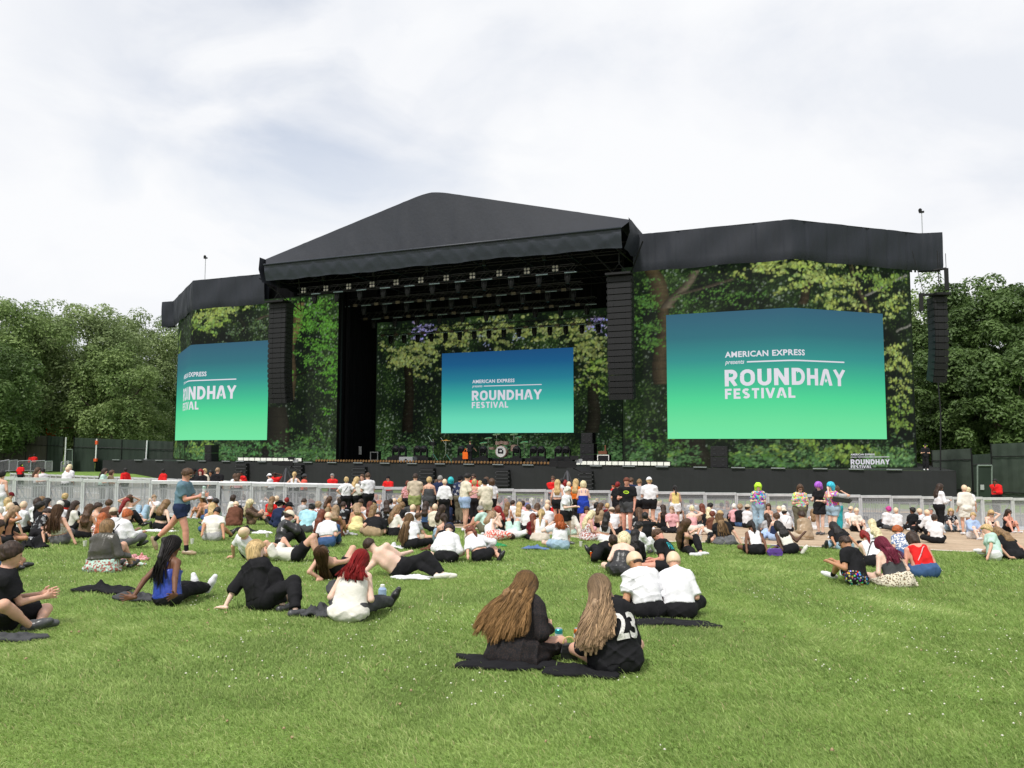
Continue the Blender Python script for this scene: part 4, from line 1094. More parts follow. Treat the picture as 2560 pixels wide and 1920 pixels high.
# ride/tent shapes seen behind the left hoarding
ORG = mat('orange_canvas', (.75, .13, .02), .6)
o = base('orange_awning', at_depth(270, 1092, 98), 'flat orange awning showing above the left hoarding', 'awning'); mb = MB()
a = at_depth(232, 1086, 98); c = at_depth(292, 1088, 98); mb.box((a + c) / 2, (c - a).length, 2, .22)
mb.build('canopy', ORG, o)
for k in range(4):
    mb = MB(); p = a.lerp(c, (k + .5) / 4); mb.tube(p, p - Vector((0, 0, 3.5)), .08, 5); mb.build('pole', ORG, o)
o = base('playground_tower', at_depth(126, 1092, 98), 'orange play tower with blue banner seen between tree trunks at left', 'play tower'); mb = MB()
p = at_depth(127, 1078, 98); mb.box(p, .9, .6, 2.0, X=Vector((1, 0, .1)).normalized()); mb.box(p + Vector((-1.2, 0, .9)), 2.2, .3, .2); mb.build('tower', ORG, o)
mb = MB(); mb.box(p + Vector((-1.6, 0, -.6)), .9, .2, 1.2); mb.build('banner', mat('blue_banner', (.05, .07, .4), .6), o)
mb = MB(); mb.box(p + Vector((2.6, 0, .4)), 3, .2, .15); mb.box(p + Vector((3.2, 0, 0)), .5, .2, .6); mb.build('streamer', mat('pink_banner', (.6, .08, .12), .6), o)
# pedestrian barriers far left
def ped_barrier(a, c, label, H=1.1, group='tubular barriers at the far left'):
    a = Vector(a); c = Vector(c); root = base('pedestrian_barrier', a, label, 'pedestrian barrier', group); U_ = Vector((0, 0, 1)); mb = MB()
    mb.tube(a + U_ * .15, a + U_ * (H - .12), .035, 6); mb.tube(c + U_ * .15, c + U_ * (H - .12), .035, 6); mb.tube(a + U_ * (H - .12), a.lerp(c, .05) + U_ * H, .035, 6); mb.tube(c + U_ * (H - .12), c.lerp(a, .05) + U_ * H, .035, 6)
    mb.tube(a.lerp(c, .05) + U_ * H, c.lerp(a, .05) + U_ * H, .035, 6); mb.tube(a + U_ * .2, c + U_ * .2, .03, 6); mb.build('frame', STEEL, root)
    mb = MB()
    for k in range(1, 12): p = a.lerp(c, k / 12); mb.tube(p + U_ * .2, p + U_ * H, .012, 4)
    mb.build('bar', STEEL, root)
gp = lambda px, py, Y: (lambda q: Vector((q.x, Y, q.z)))(at_depth(px, py, Y))
for k, (x0, y0, x1, y1, Y) in enumerate([(-10, 1188, 22, 1182, 66), (22, 1183, 43, 1181, 70), (43, 1183, 76, 1181, 72), (76, 1183, 112, 1181, 73), (113, 1183, 130, 1182, 74), (152, 1184, 178, 1183, 74)]):
    ped_barrier(gp(x0, y0, Y), gp(x1, y1, Y + .8), ['curved end barrier at the left picture edge', 'narrow silver barrier left of the guard with yellow ear defenders', 'silver barrier just left of the two red guards', 'silver barrier just right of the two red guards', 'short end barrier before the green hoarding', 'lone silver barrier before the narrow left door'][k], H=1.1)
# grass bank under them
bm = MB(); 
xs_ = np.linspace(-70, -22, 13); ys_ = np.linspace(56, 86, 9); vs = []; fs = []
for x in xs_:
    for y in ys_:
        hgt = max(0, min(1, (-x - 30) / 8)) * max(0, min(1, (y - 71) / 7)) * 1.05
        vs.append((x, y, gz(x, y) - .12 + hgt))
for i in range(12):
    for j in range(8): a = i * 9 + j; fs.append((a, a + 9, a + 10, a + 1))
bm.add(vs, fs); o = bm.build('grass_bank', TURF, smooth=True); o['kind'] = 'structure'

# --- trees ---
def leaf_mat(name, c0, c1, trans=.35):
    m, n, b = newmat(name); at = n.nodes.new('ShaderNodeAttribute'); at.attribute_name = 'tint'
    cc = ramp(n, at.outputs['Fac'], [(0, c0), (1, c1)]); n.links.new(cc, b.inputs['Base Color']); b.inputs['Roughness'].default_value = .5; b.inputs['Specular IOR Level'].default_value = .35
    t = n.nodes.new('ShaderNodeBsdfTranslucent'); n.links.new(cc, t.inputs['Color']); ms = n.nodes.new('ShaderNodeMixShader'); ms.inputs[0].default_value = trans
    n.links.new(b.outputs[0], ms.inputs[1]); n.links.new(t.outputs[0], ms.inputs[2]); n.links.new(ms.outputs[0], n.nodes['Material Output'].inputs[0]); return m
LF = [leaf_mat('leaf_mid', (.09, .15, .04), (.33, .44, .16)), leaf_mat('leaf_dark', (.045, .085, .022), (.16, .25, .075)), leaf_mat('leaf_olive', (.10, .155, .05), (.38, .47, .21))]
BARK = mat('bark', (.085, .070, .055), .95, var=.35, scale=3, stretch=(1, 1, .2), bump=1., bscale=12)
def tree(x, y, h, rad, lf, label, seed, zb=-1.5, nleaf=16000, trunk_h=.25, lsize=.36):
    nleaf = int(nleaf * 1.5)
    rg = np.random.default_rng(seed); rd = random.Random(seed)
    root = base('broadleaf_tree', (x, y, zb), label, 'tree', 'trees around the stage')
    cz = zb + h * .56; rz_ = h * .46
    # clumps on and inside an uneven ellipsoid
    nc = 170; C = []; 
    for i in range(nc):
        th = rg.uniform(0, 2 * math.pi); cp = rg.uniform(-.85, 1); sp = math.sqrt(max(0, 1 - cp * cp)); rr = rg.uniform(.70, 1.0) if i > 30 else rg.uniform(.1, .6)
        wob = 1 + .16 * math.sin(3 * th + seed) + .10 * math.sin(5 * th + cp * 4)
        C.append((x + rad * sp * math.cos(th) * rr * wob, y + rad * sp * math.sin(th) * rr * wob, cz + rz_ * math.copysign(abs(cp) ** .75, cp) * rr * (1 + .08 * math.sin(th * 4)), rg.uniform(.17, .28) * rad))
    C = np.array(C); idx = rg.integers(0, nc, nleaf)
    d = rg.normal(size=(nleaf, 3)); d /= np.linalg.norm(d, axis=1)[:, None]; d[:, 2] = np.where((d[:, 2] < -.3) & (rg.random(nleaf) < .6), -d[:, 2], d[:, 2])
    P = C[idx, :3] + d * (C[idx, 3] * rg.uniform(.72, 1.04, nleaf))[:, None] * np.array([1, 1, .9])
    nrm = d + rg.normal(size=(nleaf, 3)) * .45 + np.array([0, 0, .5]); nrm /= np.linalg.norm(nrm, axis=1)[:, None]
    t = np.cross(nrm, rg.normal(size=(nleaf, 3))); t /= np.linalg.norm(t, axis=1)[:, None]; b2 = np.cross(nrm, t)
    s = (lsize * rg.uniform(.5, 1.15, nleaf))[:, None]
    V = np.stack([P - t * s * .55, P - b2 * s * .32 + nrm * s * .08, P + t * s * .6 - nrm * s * .1, P + b2 * s * .32 + nrm * s * .08], 1).reshape(-1, 3) - np.array([x, y, zb])
    F = np.arange(nleaf * 4).reshape(-1, 4)
    ti = np.clip(.35 * rg.random(nleaf) + .52 * rg.random(nc)[idx] + .06, 0, 1); ti = np.repeat(ti, 4)
    npmesh('crown', V, F, lf, root, smooth=False, attr={'tint': np.stack([ti, ti, ti, np.ones_like(ti)], 1)})
    mb = MB(); r0 = rad * .075; th_ = h * trunk_h
    pts = [Vector((x, y, zb - .2)), Vector((x + rd.uniform(-.2, .2), y, zb + th_)), Vector((x + rd.uniform(-.6, .6), y, zb + h * .62))]
    mb.tube(pts[0], pts[1], r0 * 1.25, 9, r0, caps=False); mb.tube(pts[1], pts[2], r0, 8, r0 * .35)
    for k in range(9):
        st_ = pts[1].lerp(pts[2], rd.uniform(0, .8)); c = C[rd.randrange(nc)]; mid = st_.lerp(Vector(c[:3]), .5) + Vector((0, 0, -.5))
        mb.tube(st_, mid, r0 * .42, 6, r0 * .28); mb.tube(mid, Vector(c[:3]), r0 * .28, 5, r0 * .08)
    mb.build('trunk', BARK, root, smooth=True); return root
def tree_px(px, py_top, Y, radpx, lf, label, seed, **k):
    p = at_depth(px, py_top, Y); rad = radpx / F_PX * Y; tree(p.x, Y, p.z + 1.5, rad, lf, label, seed, **k)
tree_px(25, 775, 92, 150, LF[0], 'tall broad tree at the left picture edge', 1, nleaf=26000, trunk_h=.2)
tree_px(205, 778, 100, 150, LF[2], 'big domed tree left of the stage, with a visible pale trunk', 2, nleaf=30000, trunk_h=.3)
tree_px(-60, 860, 84, 150, LF[1], 'dark low tree at the left edge with foliage hanging over the olive hoarding', 3, nleaf=20000, trunk_h=.15)
tree_px(345, 800, 112, 120, LF[2], 'greyish green tree touching the left wing end', 4, nleaf=20000)
tree_px(430, 815, 118, 110, LF[1], 'darker tree half hidden behind the left wing', 5, nleaf=14000)
tree_px(120, 790, 118, 90, LF[0], 'tree standing behind, between the two large left trees', 6, nleaf=12000)
tree_px(290, 880, 95, 110, LF[0], 'lower tree in front of the greyish one, left of the stage', 17, nleaf=16000, trunk_h=.3)
tree_px(2310, 720, 84, 120, LF[0], 'tree directly behind the far right speaker column', 7, nleaf=20000)
tree_px(2440, 695, 76, 140, LF[1], 'tallest dark tree right of the stage', 8, nleaf=28000)
tree_px(2560, 720, 70, 120, LF[1], 'dark tree at the right picture edge', 9, nleaf=22000)
tree_px(2390, 880, 70, 120, LF[1], 'low dark tree right behind the right hoarding', 10, nleaf=18000, trunk_h=.3)
tree_px(2520, 900, 64, 110, LF[1], 'low dark tree above the far right hoarding', 11, nleaf=16000, trunk_h=.3)
tree_px(2330, 960, 80, 80, LF[1], 'small dark tree between the right wing and the hoarding', 12, nleaf=12000, trunk_h=.3)
tree_px(40, 1010, 100, 110, LF[1], 'shaded low tree behind the olive hoarding', 13, nleaf=10000, trunk_h=.2)
tree_px(330, 1000, 105, 110, LF[1], 'shaded low tree behind the widest left hoarding', 14, nleaf=10000, trunk_h=.2)
# distant wood closing the horizon behind the site
rg = np.random.default_rng(40); nl = 60000
X_ = rg.uniform(-190, 190, nl); Y_ = 150 + rg.uniform(-6, 6, nl) - .25 * X_; Hh = 12 + 3 * np.sin(X_ * .13) + 2 * np.sin(X_ * .31 + 1)
Z_ = -1.5 + rg.random(nl) ** .8 * Hh; P = np.stack([X_, Y_, Z_], 1); d = rg.normal(size=(nl, 3)); d[:, 1] -= .8; d[:, 2] += .5; d /= np.linalg.norm(d, axis=1)[:, None]
t = np.cross(d, rg.normal(size=(nl, 3))); t /= np.linalg.norm(t, axis=1)[:, None]; b2 = np.cross(d, t); s = rg.uniform(.5, 1.1, nl)[:, None]
V = np.stack([P - t * s, P - b2 * s * .6, P + t * s, P + b2 * s * .6], 1).reshape(-1, 3); ti = np.repeat(rg.random(nl), 4)
o = npmesh('woods', V, np.arange(nl * 4).reshape(-1, 4), LF[1], smooth=False, attr={'tint': np.stack([ti, ti, ti, ti], 1)}); tag(o, 'dark mass of trees closing the view behind the site', 'woods', kind='stuff')

# ================= GRASS =================
m, n, b = newmat('grass_blades'); at = n.nodes.new('ShaderNodeAttribute'); at.attribute_name = 'tint'
cc = ramp(n, at.outputs['Fac'], [(0, (.17, .245, .065)), (.5, (.37, .50, .155)), (.85, (.56, .64, .28)), (1, (.52, .47, .25))]); n.links.new(cc, b.inputs['Base Color']); b.inputs['Roughness'].default_value = .55; b.inputs['Specular IOR Level'].default_value = .25
t_ = n.nodes.new('ShaderNodeBsdfTranslucent'); n.links.new(cc, t_.inputs['Color']); ms = n.nodes.new('ShaderNodeMixShader'); ms.inputs[0].default_value = .4
n.links.new(b.outputs[0], ms.inputs[1]); n.links.new(t_.outputs[0], ms.inputs[2]); n.links.new(ms.outputs[0], n.nodes['Material Output'].inputs[0]); GRM = m
fxp = np.array([p.x for p in fp]); fyp = np.array([p.y for p in fp])
def scatter(Y0, Y1, dens, rg):
    hw = lambda y: y * .70 + .8
    area = (hw(Y0) + hw(Y1)) * (Y1 - Y0); n_ = int(area * dens)
    y = np.sqrt(rg.uniform(Y0 ** 2, Y1 ** 2, n_)); x = rg.uniform(-1, 1, n_) * hw(y)
    keep = (y < np.interp(x, fxp, fyp, left=31.0, right=fyp[-1]) - .02) & (y < np.where(x < fxp[0], 30.5, 99))
    return x[keep], y[keep]
rg = np.random.default_rng(21); parts = []
vn = fbm(256, 512, 18, rg, 4); vn2 = fbm(512, 1024, 6, rg, 3)
def samp(A, x, y, ax, ay): 
    i = np.clip((y * ay).astype(int), 0, A.shape[0] - 1); j = np.clip(((x + 25) * ax).astype(int), 0, A.shape[1] - 1); return A[i, j]
for (Y0, Y1, dens, hb, wb, seg) in [(3.9, 6.5, 6000, .028, .0033, 2), (6.5, 9.5, 3600, .030, .0045, 2), (9.5, 14, 1800, .034, .0065, 1), (14, 31, 620, .040, .011, 1)]:
    x, y = scatter(Y0, Y1, dens, rg); k = len(x); z = -GS * (.376 * x + .9266 * y)
    a = samp(vn, x, y, 10, 8); a2 = samp(vn2, x, y, 20, 16)
    hgt = hb * rg.uniform(.45, 1.25, k) * (.6 + .9 * a2) ; tall = rg.random(k) < .006; hgt = np.where(tall, hgt * 2.4, hgt)
    ang = rg.uniform(0, 2 * math.pi, k); dx, dy = np.cos(ang), np.sin(ang); lean = rg.uniform(.4, 1.7, k) * hgt
    la = a * 7 + rg.normal(size=k) * .9; lx, ly = np.cos(la) * lean, np.sin(la) * lean
    w = wb * rg.uniform(.6, 1.3, k); Bx = np.stack([x, y, z - .004], 1); W = np.stack([dx * w, dy * w, 0 * w], 1); Tp = np.stack([x + lx, y + ly, z + hgt], 1)
    tint = np.clip(.35 + 1.15 * (a - .5) + .6 * (a2 - .5) + rg.normal(size=k) * .16, 0, .86); tint = np.where(rg.random(k) < .03, 1.0, tint)
    if seg == 2:
        M_ = np.stack([x + lx * .35, y + ly * .35, z + hgt * .62], 1)
        V = np.stack([Bx - W, Bx + W, M_ + W * .75, M_ - W * .75, Tp + W * .12, Tp - W * .12], 1).reshape(-1, 3); i = np.arange(k)[:, None] * 6
        F = np.concatenate([i + np.array([0, 1, 2, 3]), i + np.array([3, 2, 4, 5])]); rep = 6
    else:
        V = np.stack([Bx - W, Bx + W, Tp + W * .2, Tp - W * .2], 1).reshape(-1, 3); F = np.arange(k)[:, None] * 4 + np.array([0, 1, 2, 3]); rep = 4
    parts.append((V, F, np.repeat(tint, rep)))
off = 0; VV = []; FF = []; TT = []
for V, F, T in parts: VV.append(V); FF.append(F + off); TT.append(T); off += len(V)
T = np.concatenate(TT); o = npmesh('grass', np.concatenate(VV), np.concatenate(FF), GRM, smooth=False, attr={'tint': np.stack([T, T, T, T], 1)})
tag(o, 'short trodden green lawn grass across the arena', 'grass', kind='stuff')
# clover and daisy heads, dead leaves
def specks(name, n_, mtl, r, zofs, seed, label, cat, clump=True):
    rg = np.random.default_rng(seed); x, y = scatter(4, 16, n_ / 190., rg)
    a = samp(fbm(256, 512, 14, rg, 3), x, y, 10, 8); kp = a > (.55 if clump else .2); x, y = x[kp], y[kp]; z = -GS * (.376 * x + .9266 * y) + zofs * rg.uniform(.6, 1.3, len(x)); k = len(x)
    ph = np.arange(6) * math.pi / 3; rr = r * rg.uniform(.6, 1.2, k)[:, None]
    ring = np.stack([x[:, None] + np.cos(ph) * rr, y[:, None] + np.sin(ph) * rr, np.repeat(z[:, None], 6, 1) + (0 if clump else 1) * rg.uniform(-.01, .01, (k, 6))], 2)
    top_ = np.stack([x, y, z + r * .8], 1)[:, None]; bot = np.stack([x, y, z - r * .6], 1)[:, None]; V = np.concatenate([ring, top_, bot], 1).reshape(-1, 3); i = np.arange(k)[:, None] * 8
    F = np.concatenate([i + np.array([j, (j + 1) % 6, 6]) for j in range(6)] + [i + np.array([(j + 1) % 6, j, 7]) for j in range(6)])
    o = npmesh(name, V, F, mtl, smooth=True); tag(o, label, cat, kind='stuff')
specks('clover_flowers', 2000, mat('clover_white', (.72, .70, .60), .8), .0095, .045, 3, 'tiny white clover and daisy heads dotted through the grass', 'flowers')
specks('dead_leaves', 160, mat('dead_leaf', (.36, .26, .15), .9), .014, .03, 5, 'scattered bits of brown leaf on the grass', 'leaves', False)
# ================= PEOPLE =================
def V3(*a): return np.array(a, float)
def nrm(v): return v / (np.linalg.norm(v) + 1e-9)
def two_bone(a, c, l1, l2, hint):
    d = c - a; D = np.linalg.norm(d); Lm = min(D, .995 * (l1 + l2)); dn = nrm(d); c = a + dn * Lm
    x = (l1 ** 2 - l2 ** 2 + Lm ** 2) / (2 * Lm + 1e-9); h = math.sqrt(max(l1 ** 2 - x ** 2, 0)); o = hint - dn * np.dot(hint, dn)
    return a + dn * x + nrm(o) * h, c
# edges of a cell for surface extraction
_C = np.array([[i, j, k] for i in (0, 1) for j in (0, 1) for k in (0, 1)])
_E = [(a, b) for a in range(8) for b in range(a + 1, 8) if np.abs(_C[a] - _C[b]).sum() == 1]
def surf(F, org, h):
    s = F < 0
    n0, n1, n2 = F.shape
    S8 = np.stack([s[c[0]:n0 - 1 + c[0], c[1]:n1 - 1 + c[1], c[2]:n2 - 1 + c[2]] for c in _C])
    cnt = S8.sum(0); act = (cnt > 0) & (cnt < 8); I, J, K = np.nonzero(act)
    if len(I) < 8: return None
    idx = np.full(act.shape, -1, np.int64); idx[I, J, K] = np.arange(len(I))
    Vv = np.stack([F[I + c[0], J + c[1], K + c[2]] for c in _C], 1); P = np.zeros((len(I), 3)); W = np.zeros(len(I))
    for a, b in _E:
        fa, fb = Vv[:, a], Vv[:, b]; m = (fa < 0) != (fb < 0); t = np.where(m, fa / np.where(m, fa - fb, 1), 0)
        P += np.where(m[:, None], _C[a] + (_C[b] - _C[a]) * t[:, None], 0); W += m
    P = P / W[:, None] + np.stack([I, J, K], 1); P = P * h + org
    quads = []
    for ax in range(3):
        o1, o2 = [(1, 2), (2, 0), (0, 1)][ax]
        sl = [slice(None)] * 3; sl[ax] = slice(0, F.shape[ax] - 1); s0 = s[tuple(sl)]; sl[ax] = slice(1, F.shape[ax]); s1 = s[tuple(sl)]
        ed = s0 != s1; A = np.array(np.nonzero(ed)).T
        A = A[(A[:, o1] > 0) & (A[:, o2] > 0) & (A[:, o1] < F.shape[o1] - 1) & (A[:, o2] < F.shape[o2] - 1)]
        e1 = np.zeros(3, int); e1[o1] = 1; e2 = np.zeros(3, int); e2[o2] = 1
        q = [idx[tuple((A - d).T)] for d in (e1 + e2, e2, e1 * 0, e1)]
        Q = np.stack(q, 1); fl = ~s[tuple(A.T)]; Q[fl] = Q[fl][:, ::-1]; quads.append(Q)
    Q = np.concatenate(quads); Q = Q[(Q >= 0).all(1)]
    return P.astype(np.float32), Q
class Field:
    """distance grid around a figure"""
    def crease(s, seed, amp):
        a = seed * 2.3; r = 0
        for fx, fy, fz, w in ((17, 6, 7, 1.), (-9, 8, 19, .8), (24, -11, 10, .5)):
            u = fx * s.X + fy * s.Y + fz * s.Z + 1.6 * np.sin(5.5 * s.Z + a + fx) + 1.3 * np.sin(6 * s.X - 3 * s.Z + a * 1.3); m = .5 + .5 * np.sin(7 * s.Z + 5 * s.X + a + fz)
            r = r + w * m * (1 - np.abs(np.sin(u))) ** 3
        return amp * r
    def __init__(s, lo, hi, h):
        s.h = h; s.lo = np.asarray(lo) - 2.5 * h; n_ = np.ceil((np.asarray(hi) + 2.5 * h - s.lo) / h).astype(int) + 1
        s.X = (s.lo[0] + np.arange(n_[0]) * h).astype(np.float32)[:, None, None]; s.Y = (s.lo[1] + np.arange(n_[1]) * h).astype(np.float32)[None, :, None]; s.Z = (s.lo[2] + np.arange(n_[2]) * h).astype(np.float32)[None, None, :]
        s.shape = tuple(n_); s.c = {}
    def cap(s, a, b, ra, rb):
        d = b - a; L2 = float(d @ d) + 1e-9
        px, py, pz = s.X - a[0], s.Y - a[1], s.Z - a[2]
        t = np.clip((px * d[0] + py * d[1] + pz * d[2]) / L2, 0, 1)
        return np.sqrt((px - d[0] * t) ** 2 + (py - d[1] * t) ** 2 + (pz - d[2] * t) ** 2) - (ra + (rb - ra) * t)
    def ell(s, c, ax, r):
        px, py, pz = s.X - c[0], s.Y - c[1], s.Z - c[2]; q = 0
        for i in range(3): q = q + ((px * ax[i][0] + py * ax[i][1] + pz * ax[i][2]) / r[i]) ** 2
        return (np.sqrt(q) - 1) * min(r)
    def plane(s, c, n_): return (s.X - c[0]) * n_[0] + (s.Y - c[1]) * n_[1] + (s.Z - c[2]) * n_[2]
    def noise(s, f, seed=0., amp=1.):
        a = seed * 1.7
        return amp * (np.sin(f * s.X + 1.3 * np.sin(f * .8 * s.Z + a) + a) * np.sin(f * 1.1 * s.Z + .9 * np.sin(f * .9 * s.Y + a)) + .5 * np.sin(f * 2.1 * s.Y + f * 1.3 * s.Z + 2 * np.sin(f * s.X + a)))
def smin(a, b, k):
    if a is None: return b
    h = np.clip(.5 + .5 * (b - a) / k, 0, 1); return b + (a - b) * h - k * h * (1 - h)

PAL = dict(wh=(.70, .70, .725), ow=(.68, .66, .60), bk=(.014, .014, .016), cr=(.66, .60, .48), be=(.50, .42, .32), gy=(.38, .38, .39), dg=(.06, .062, .066), nv=(.02, .03, .075), bl=(.02, .05, .35), lb=(.34, .45, .66), sk=(.36, .62, .72),
           mt=(.45, .62, .55), rd=(.62, .02, .02), co=(.62, .10, .07), pk=(.68, .36, .38), hp=(.65, .06, .25), br=(.13, .055, .035), tn=(.33, .24, .15), yl=(.66, .52, .20), py=(.68, .60, .30), gr=(.03, .22, .08), dn=(.05, .10, .22), ld=(.30, .42, .52), pu=(.12, .05, .32),
           og=(.6, .14, .02), li=(.5, .75, .06), tq=(.03, .32, .36), kh=(.14, .13, .09), mb=(.12, .01, .015), te=(.12, .20, .255), ol=(.045, .042, .032), db=(.10, .16, .32), gn=(.24, .28, .10), wb=(.20, .13, .09))
PAL['as'] = (.13, .13, .14)
HAIR = dict(bk=(.012, .010, .010), db=(.035, .020, .014), br=(.075, .040, .022), lb=(.20, .120, .058), cg=(.22, .125, .052), bl=(.48, .34, .16), pb=(.66, .55, .34), wh=(.72, .68, .60), rd=(.20, .012, .012), gi=(.36, .09, .025), au=(.13, .035, .018), gy=(.24, .23, .22), tq=(.03, .42, .45), pu=(.36, .10, .55), li=(.45, .85, .04), tb=(.04, .45, .62), hp=(.45, .04, .22), mr=(.16, .022, .045), du=(.30, .20, .12))
SKIN = dict(f=(.62, .36, .26), p=(.72, .50, .40), t=(.46, .23, .13), b=(.15, .065, .035), d=(.085, .038, .022), r=(.62, .30, .22))
CN = dict(wh='white', ow='off-white', bk='black', cr='cream', be='beige', gy='grey', dg='dark grey', nv='navy', bl='bright blue', lb='light blue', sk='sky blue', mt='mint', rd='red', co='coral red', pk='pale pink', hp='bright pink', br='brown', tn='tan', yl='yellow', py='pale yellow', gr='green',
          dn='blue denim', ld='light denim', pu='purple', og='orange', li='lime', tq='teal', kh='khaki', mb='maroon', te='steel blue', ol='dark olive', db='mid blue', gn='olive green', wb='brown')
CN['as'] = 'charcoal'
HN = dict(bk='black', db='dark brown', br='brown', lb='light brown', cg='golden brown', bl='blond', pb='pale blond', wh='white', rd='dark red', gi='ginger', au='auburn', gy='grey', tq='teal', pu='purple', li='lime green', tb='turquoise', hp='magenta', mr='maroon', du='dark blond')
def skin_mat(k):
    m = mat('skin_' + k, SKIN[k], .55, var=.07, scale=14, spec=.35)
    if not m.get('sss'):
        b = m.node_tree.nodes['Principled BSDF']; b.inputs['Subsurface Weight'].default_value = .12; b.inputs['Subsurface Radius'].default_value = (.02, .008, .005); m['sss'] = 1
    return m
def cloth(c, pat=None):
    name = 'cloth_' + c + ('_' + pat if pat else '')
    if name in MATS: return MATS[name]
    if pat is None or pat == 'satin' or pat == 'leather':
        m = mat(name, PAL[c], .85 if pat is None else .35, var=.06 if c in ('wh', 'ow') else .18, scale=9, bump=.45, bscale=16, spec=.12 if pat is None else .6, detail=5)
        pass
        return m
    m, n, b = newmat(name); tcn = n.nodes.new('ShaderNodeTexCoord'); b.inputs['Roughness'].default_value = .85; b.inputs['Specular IOR Level'].default_value = .2
    O = tcn.outputs['Object']; base_ = PAL[c]
    def vor(scale, feat='F1', out='Distance'):
        v = n.nodes.new('ShaderNodeTexVoronoi'); v.inputs['Scale'].default_value = scale; v.feature = feat; n.links.new(O, v.inputs['Vector']); return v.outputs[out]
    def step(f, lo, hi):
        r = n.nodes.new('ShaderNodeMapRange'); r.inputs['From Min'].default_value = lo; r.inputs['From Max'].default_value = hi; n.links.new(f, r.inputs['Value']); return r.outputs[0]
    if pat == 'floral':
        hs = n.nodes.new('ShaderNodeHueSaturation'); hs.inputs['Saturation'].default_value = 1.2; hs.inputs['Value'].default_value = .8; n.links.new(vor(24, out='Color'), hs.inputs['Color']); out = mixc(n, step(vor(24), .5, .32), base_, hs.outputs[0])
    elif pat == 'tropic':
        hs = n.nodes.new('ShaderNodeHueSaturation'); hs.inputs['Saturation'].default_value = 1.5; n.links.new(vor(26, out='Color'), hs.inputs['Color']); out = mixc(n, .62, base_, hs.outputs[0])
    elif pat == 'leopard': out = mixc(n, step(vor(34), .34, .46), mixc(n, step(vor(34), .22, .30), (.32, .20, .09), (.012, .010, .010)), base_)
    elif pat == 'lace': out = mixc(n, step(vor(50, 'DISTANCE_TO_EDGE'), .10, .16), base_, (.030, .022, .021))
    elif pat == 'print': out = mixc(n, step(noise(n, O, 9, 4), .56, .60), base_, (.35, .36, .38))
    elif pat == 'patt': out = mixc(n, step(noise(n, O, 28, 2), .48, .54), base_, (.72, .70, .68) if sum(base_) < 1.4 else (.35, .12, .10))
    elif pat == 'flame':
        sp = n.nodes.new('ShaderNodeSeparateXYZ'); n.links.new(O, sp.inputs[0]); mr = n.nodes.new('ShaderNodeMath'); mr.operation = 'MULTIPLY_ADD'; mr.inputs[1].default_value = -3.5; mr.inputs[2].default_value = 1.55; n.links.new(sp.outputs['Z'], mr.inputs[0])
        ad = n.nodes.new('ShaderNodeMath'); ad.operation = 'MULTIPLY'; n.links.new(mr.outputs[0], ad.inputs[0]); n.links.new(noise(n, O, 22, 3), ad.inputs[1]); out = mixc(n, step(ad.outputs[0], .12, .18), base_, (.6, .03, .02))
    elif pat == 'gingham':
        wv = n.nodes.new('ShaderNodeTexWave'); wv.inputs['Scale'].default_value = 20; n.links.new(O, wv.inputs['Vector']); out = mixc(n, wv.outputs['Fac'], base_, (.62, .58, .54))
    n.links.new(out, b.inputs['Base Color']); MATS[name] = m; return m
def hair_mat(k, strands=False):
    name = 'hair_' + k + ('_strand' if strands else '')
    if name in MATS: return MATS[name]
    m, n, b = newmat(name); c = np.array(HAIR[k]); b.inputs['Roughness'].default_value = .5; b.inputs['Specular IOR Level'].default_value = .3
    if strands:
        b.inputs['Specular IOR Level'].default_value = .12; at = n.nodes.new('ShaderNodeAttribute'); at.attribute_name = 'tint'; tip = np.clip(c * 1.9, 0, .8)
        cc = ramp(n, at.outputs['Fac'], [(0, tuple(c * (.22 if k in ('lb', 'du', 'cg') else .5))), (.5, tuple(c * (.75 if k in ('lb', 'du', 'cg') else 1))), (1, tuple(tip))])
    else:
        tcn = n.nodes.new('ShaderNodeTexCoord'); mp = n.nodes.new('ShaderNodeMapping'); mp.inputs['Scale'].default_value = (1, 1, .14); n.links.new(tcn.outputs['Object'], mp.inputs[0])
        nf = noise(n, mp.outputs[0], 60, 3, .5); cc = ramp(n, nf, [(.3, tuple(c * .5)), (.5, tuple(c)), (.72, tuple(np.clip(c * 1.7, 0, .9)))])
        bp = n.nodes.new('ShaderNodeBump'); bp.inputs['Strength'].default_value = .8; bp.inputs['Distance'].default_value = .01; n.links.new(nf, bp.inputs['Height']); n.links.new(bp.outputs[0], b.inputs['Normal'])
    n.links.new(cc, b.inputs['Base Color']); MATS[name] = m; return m
BALD = mat('latex_cap', (.70, .52, .36), .45, var=.04, scale=10, spec=.4)

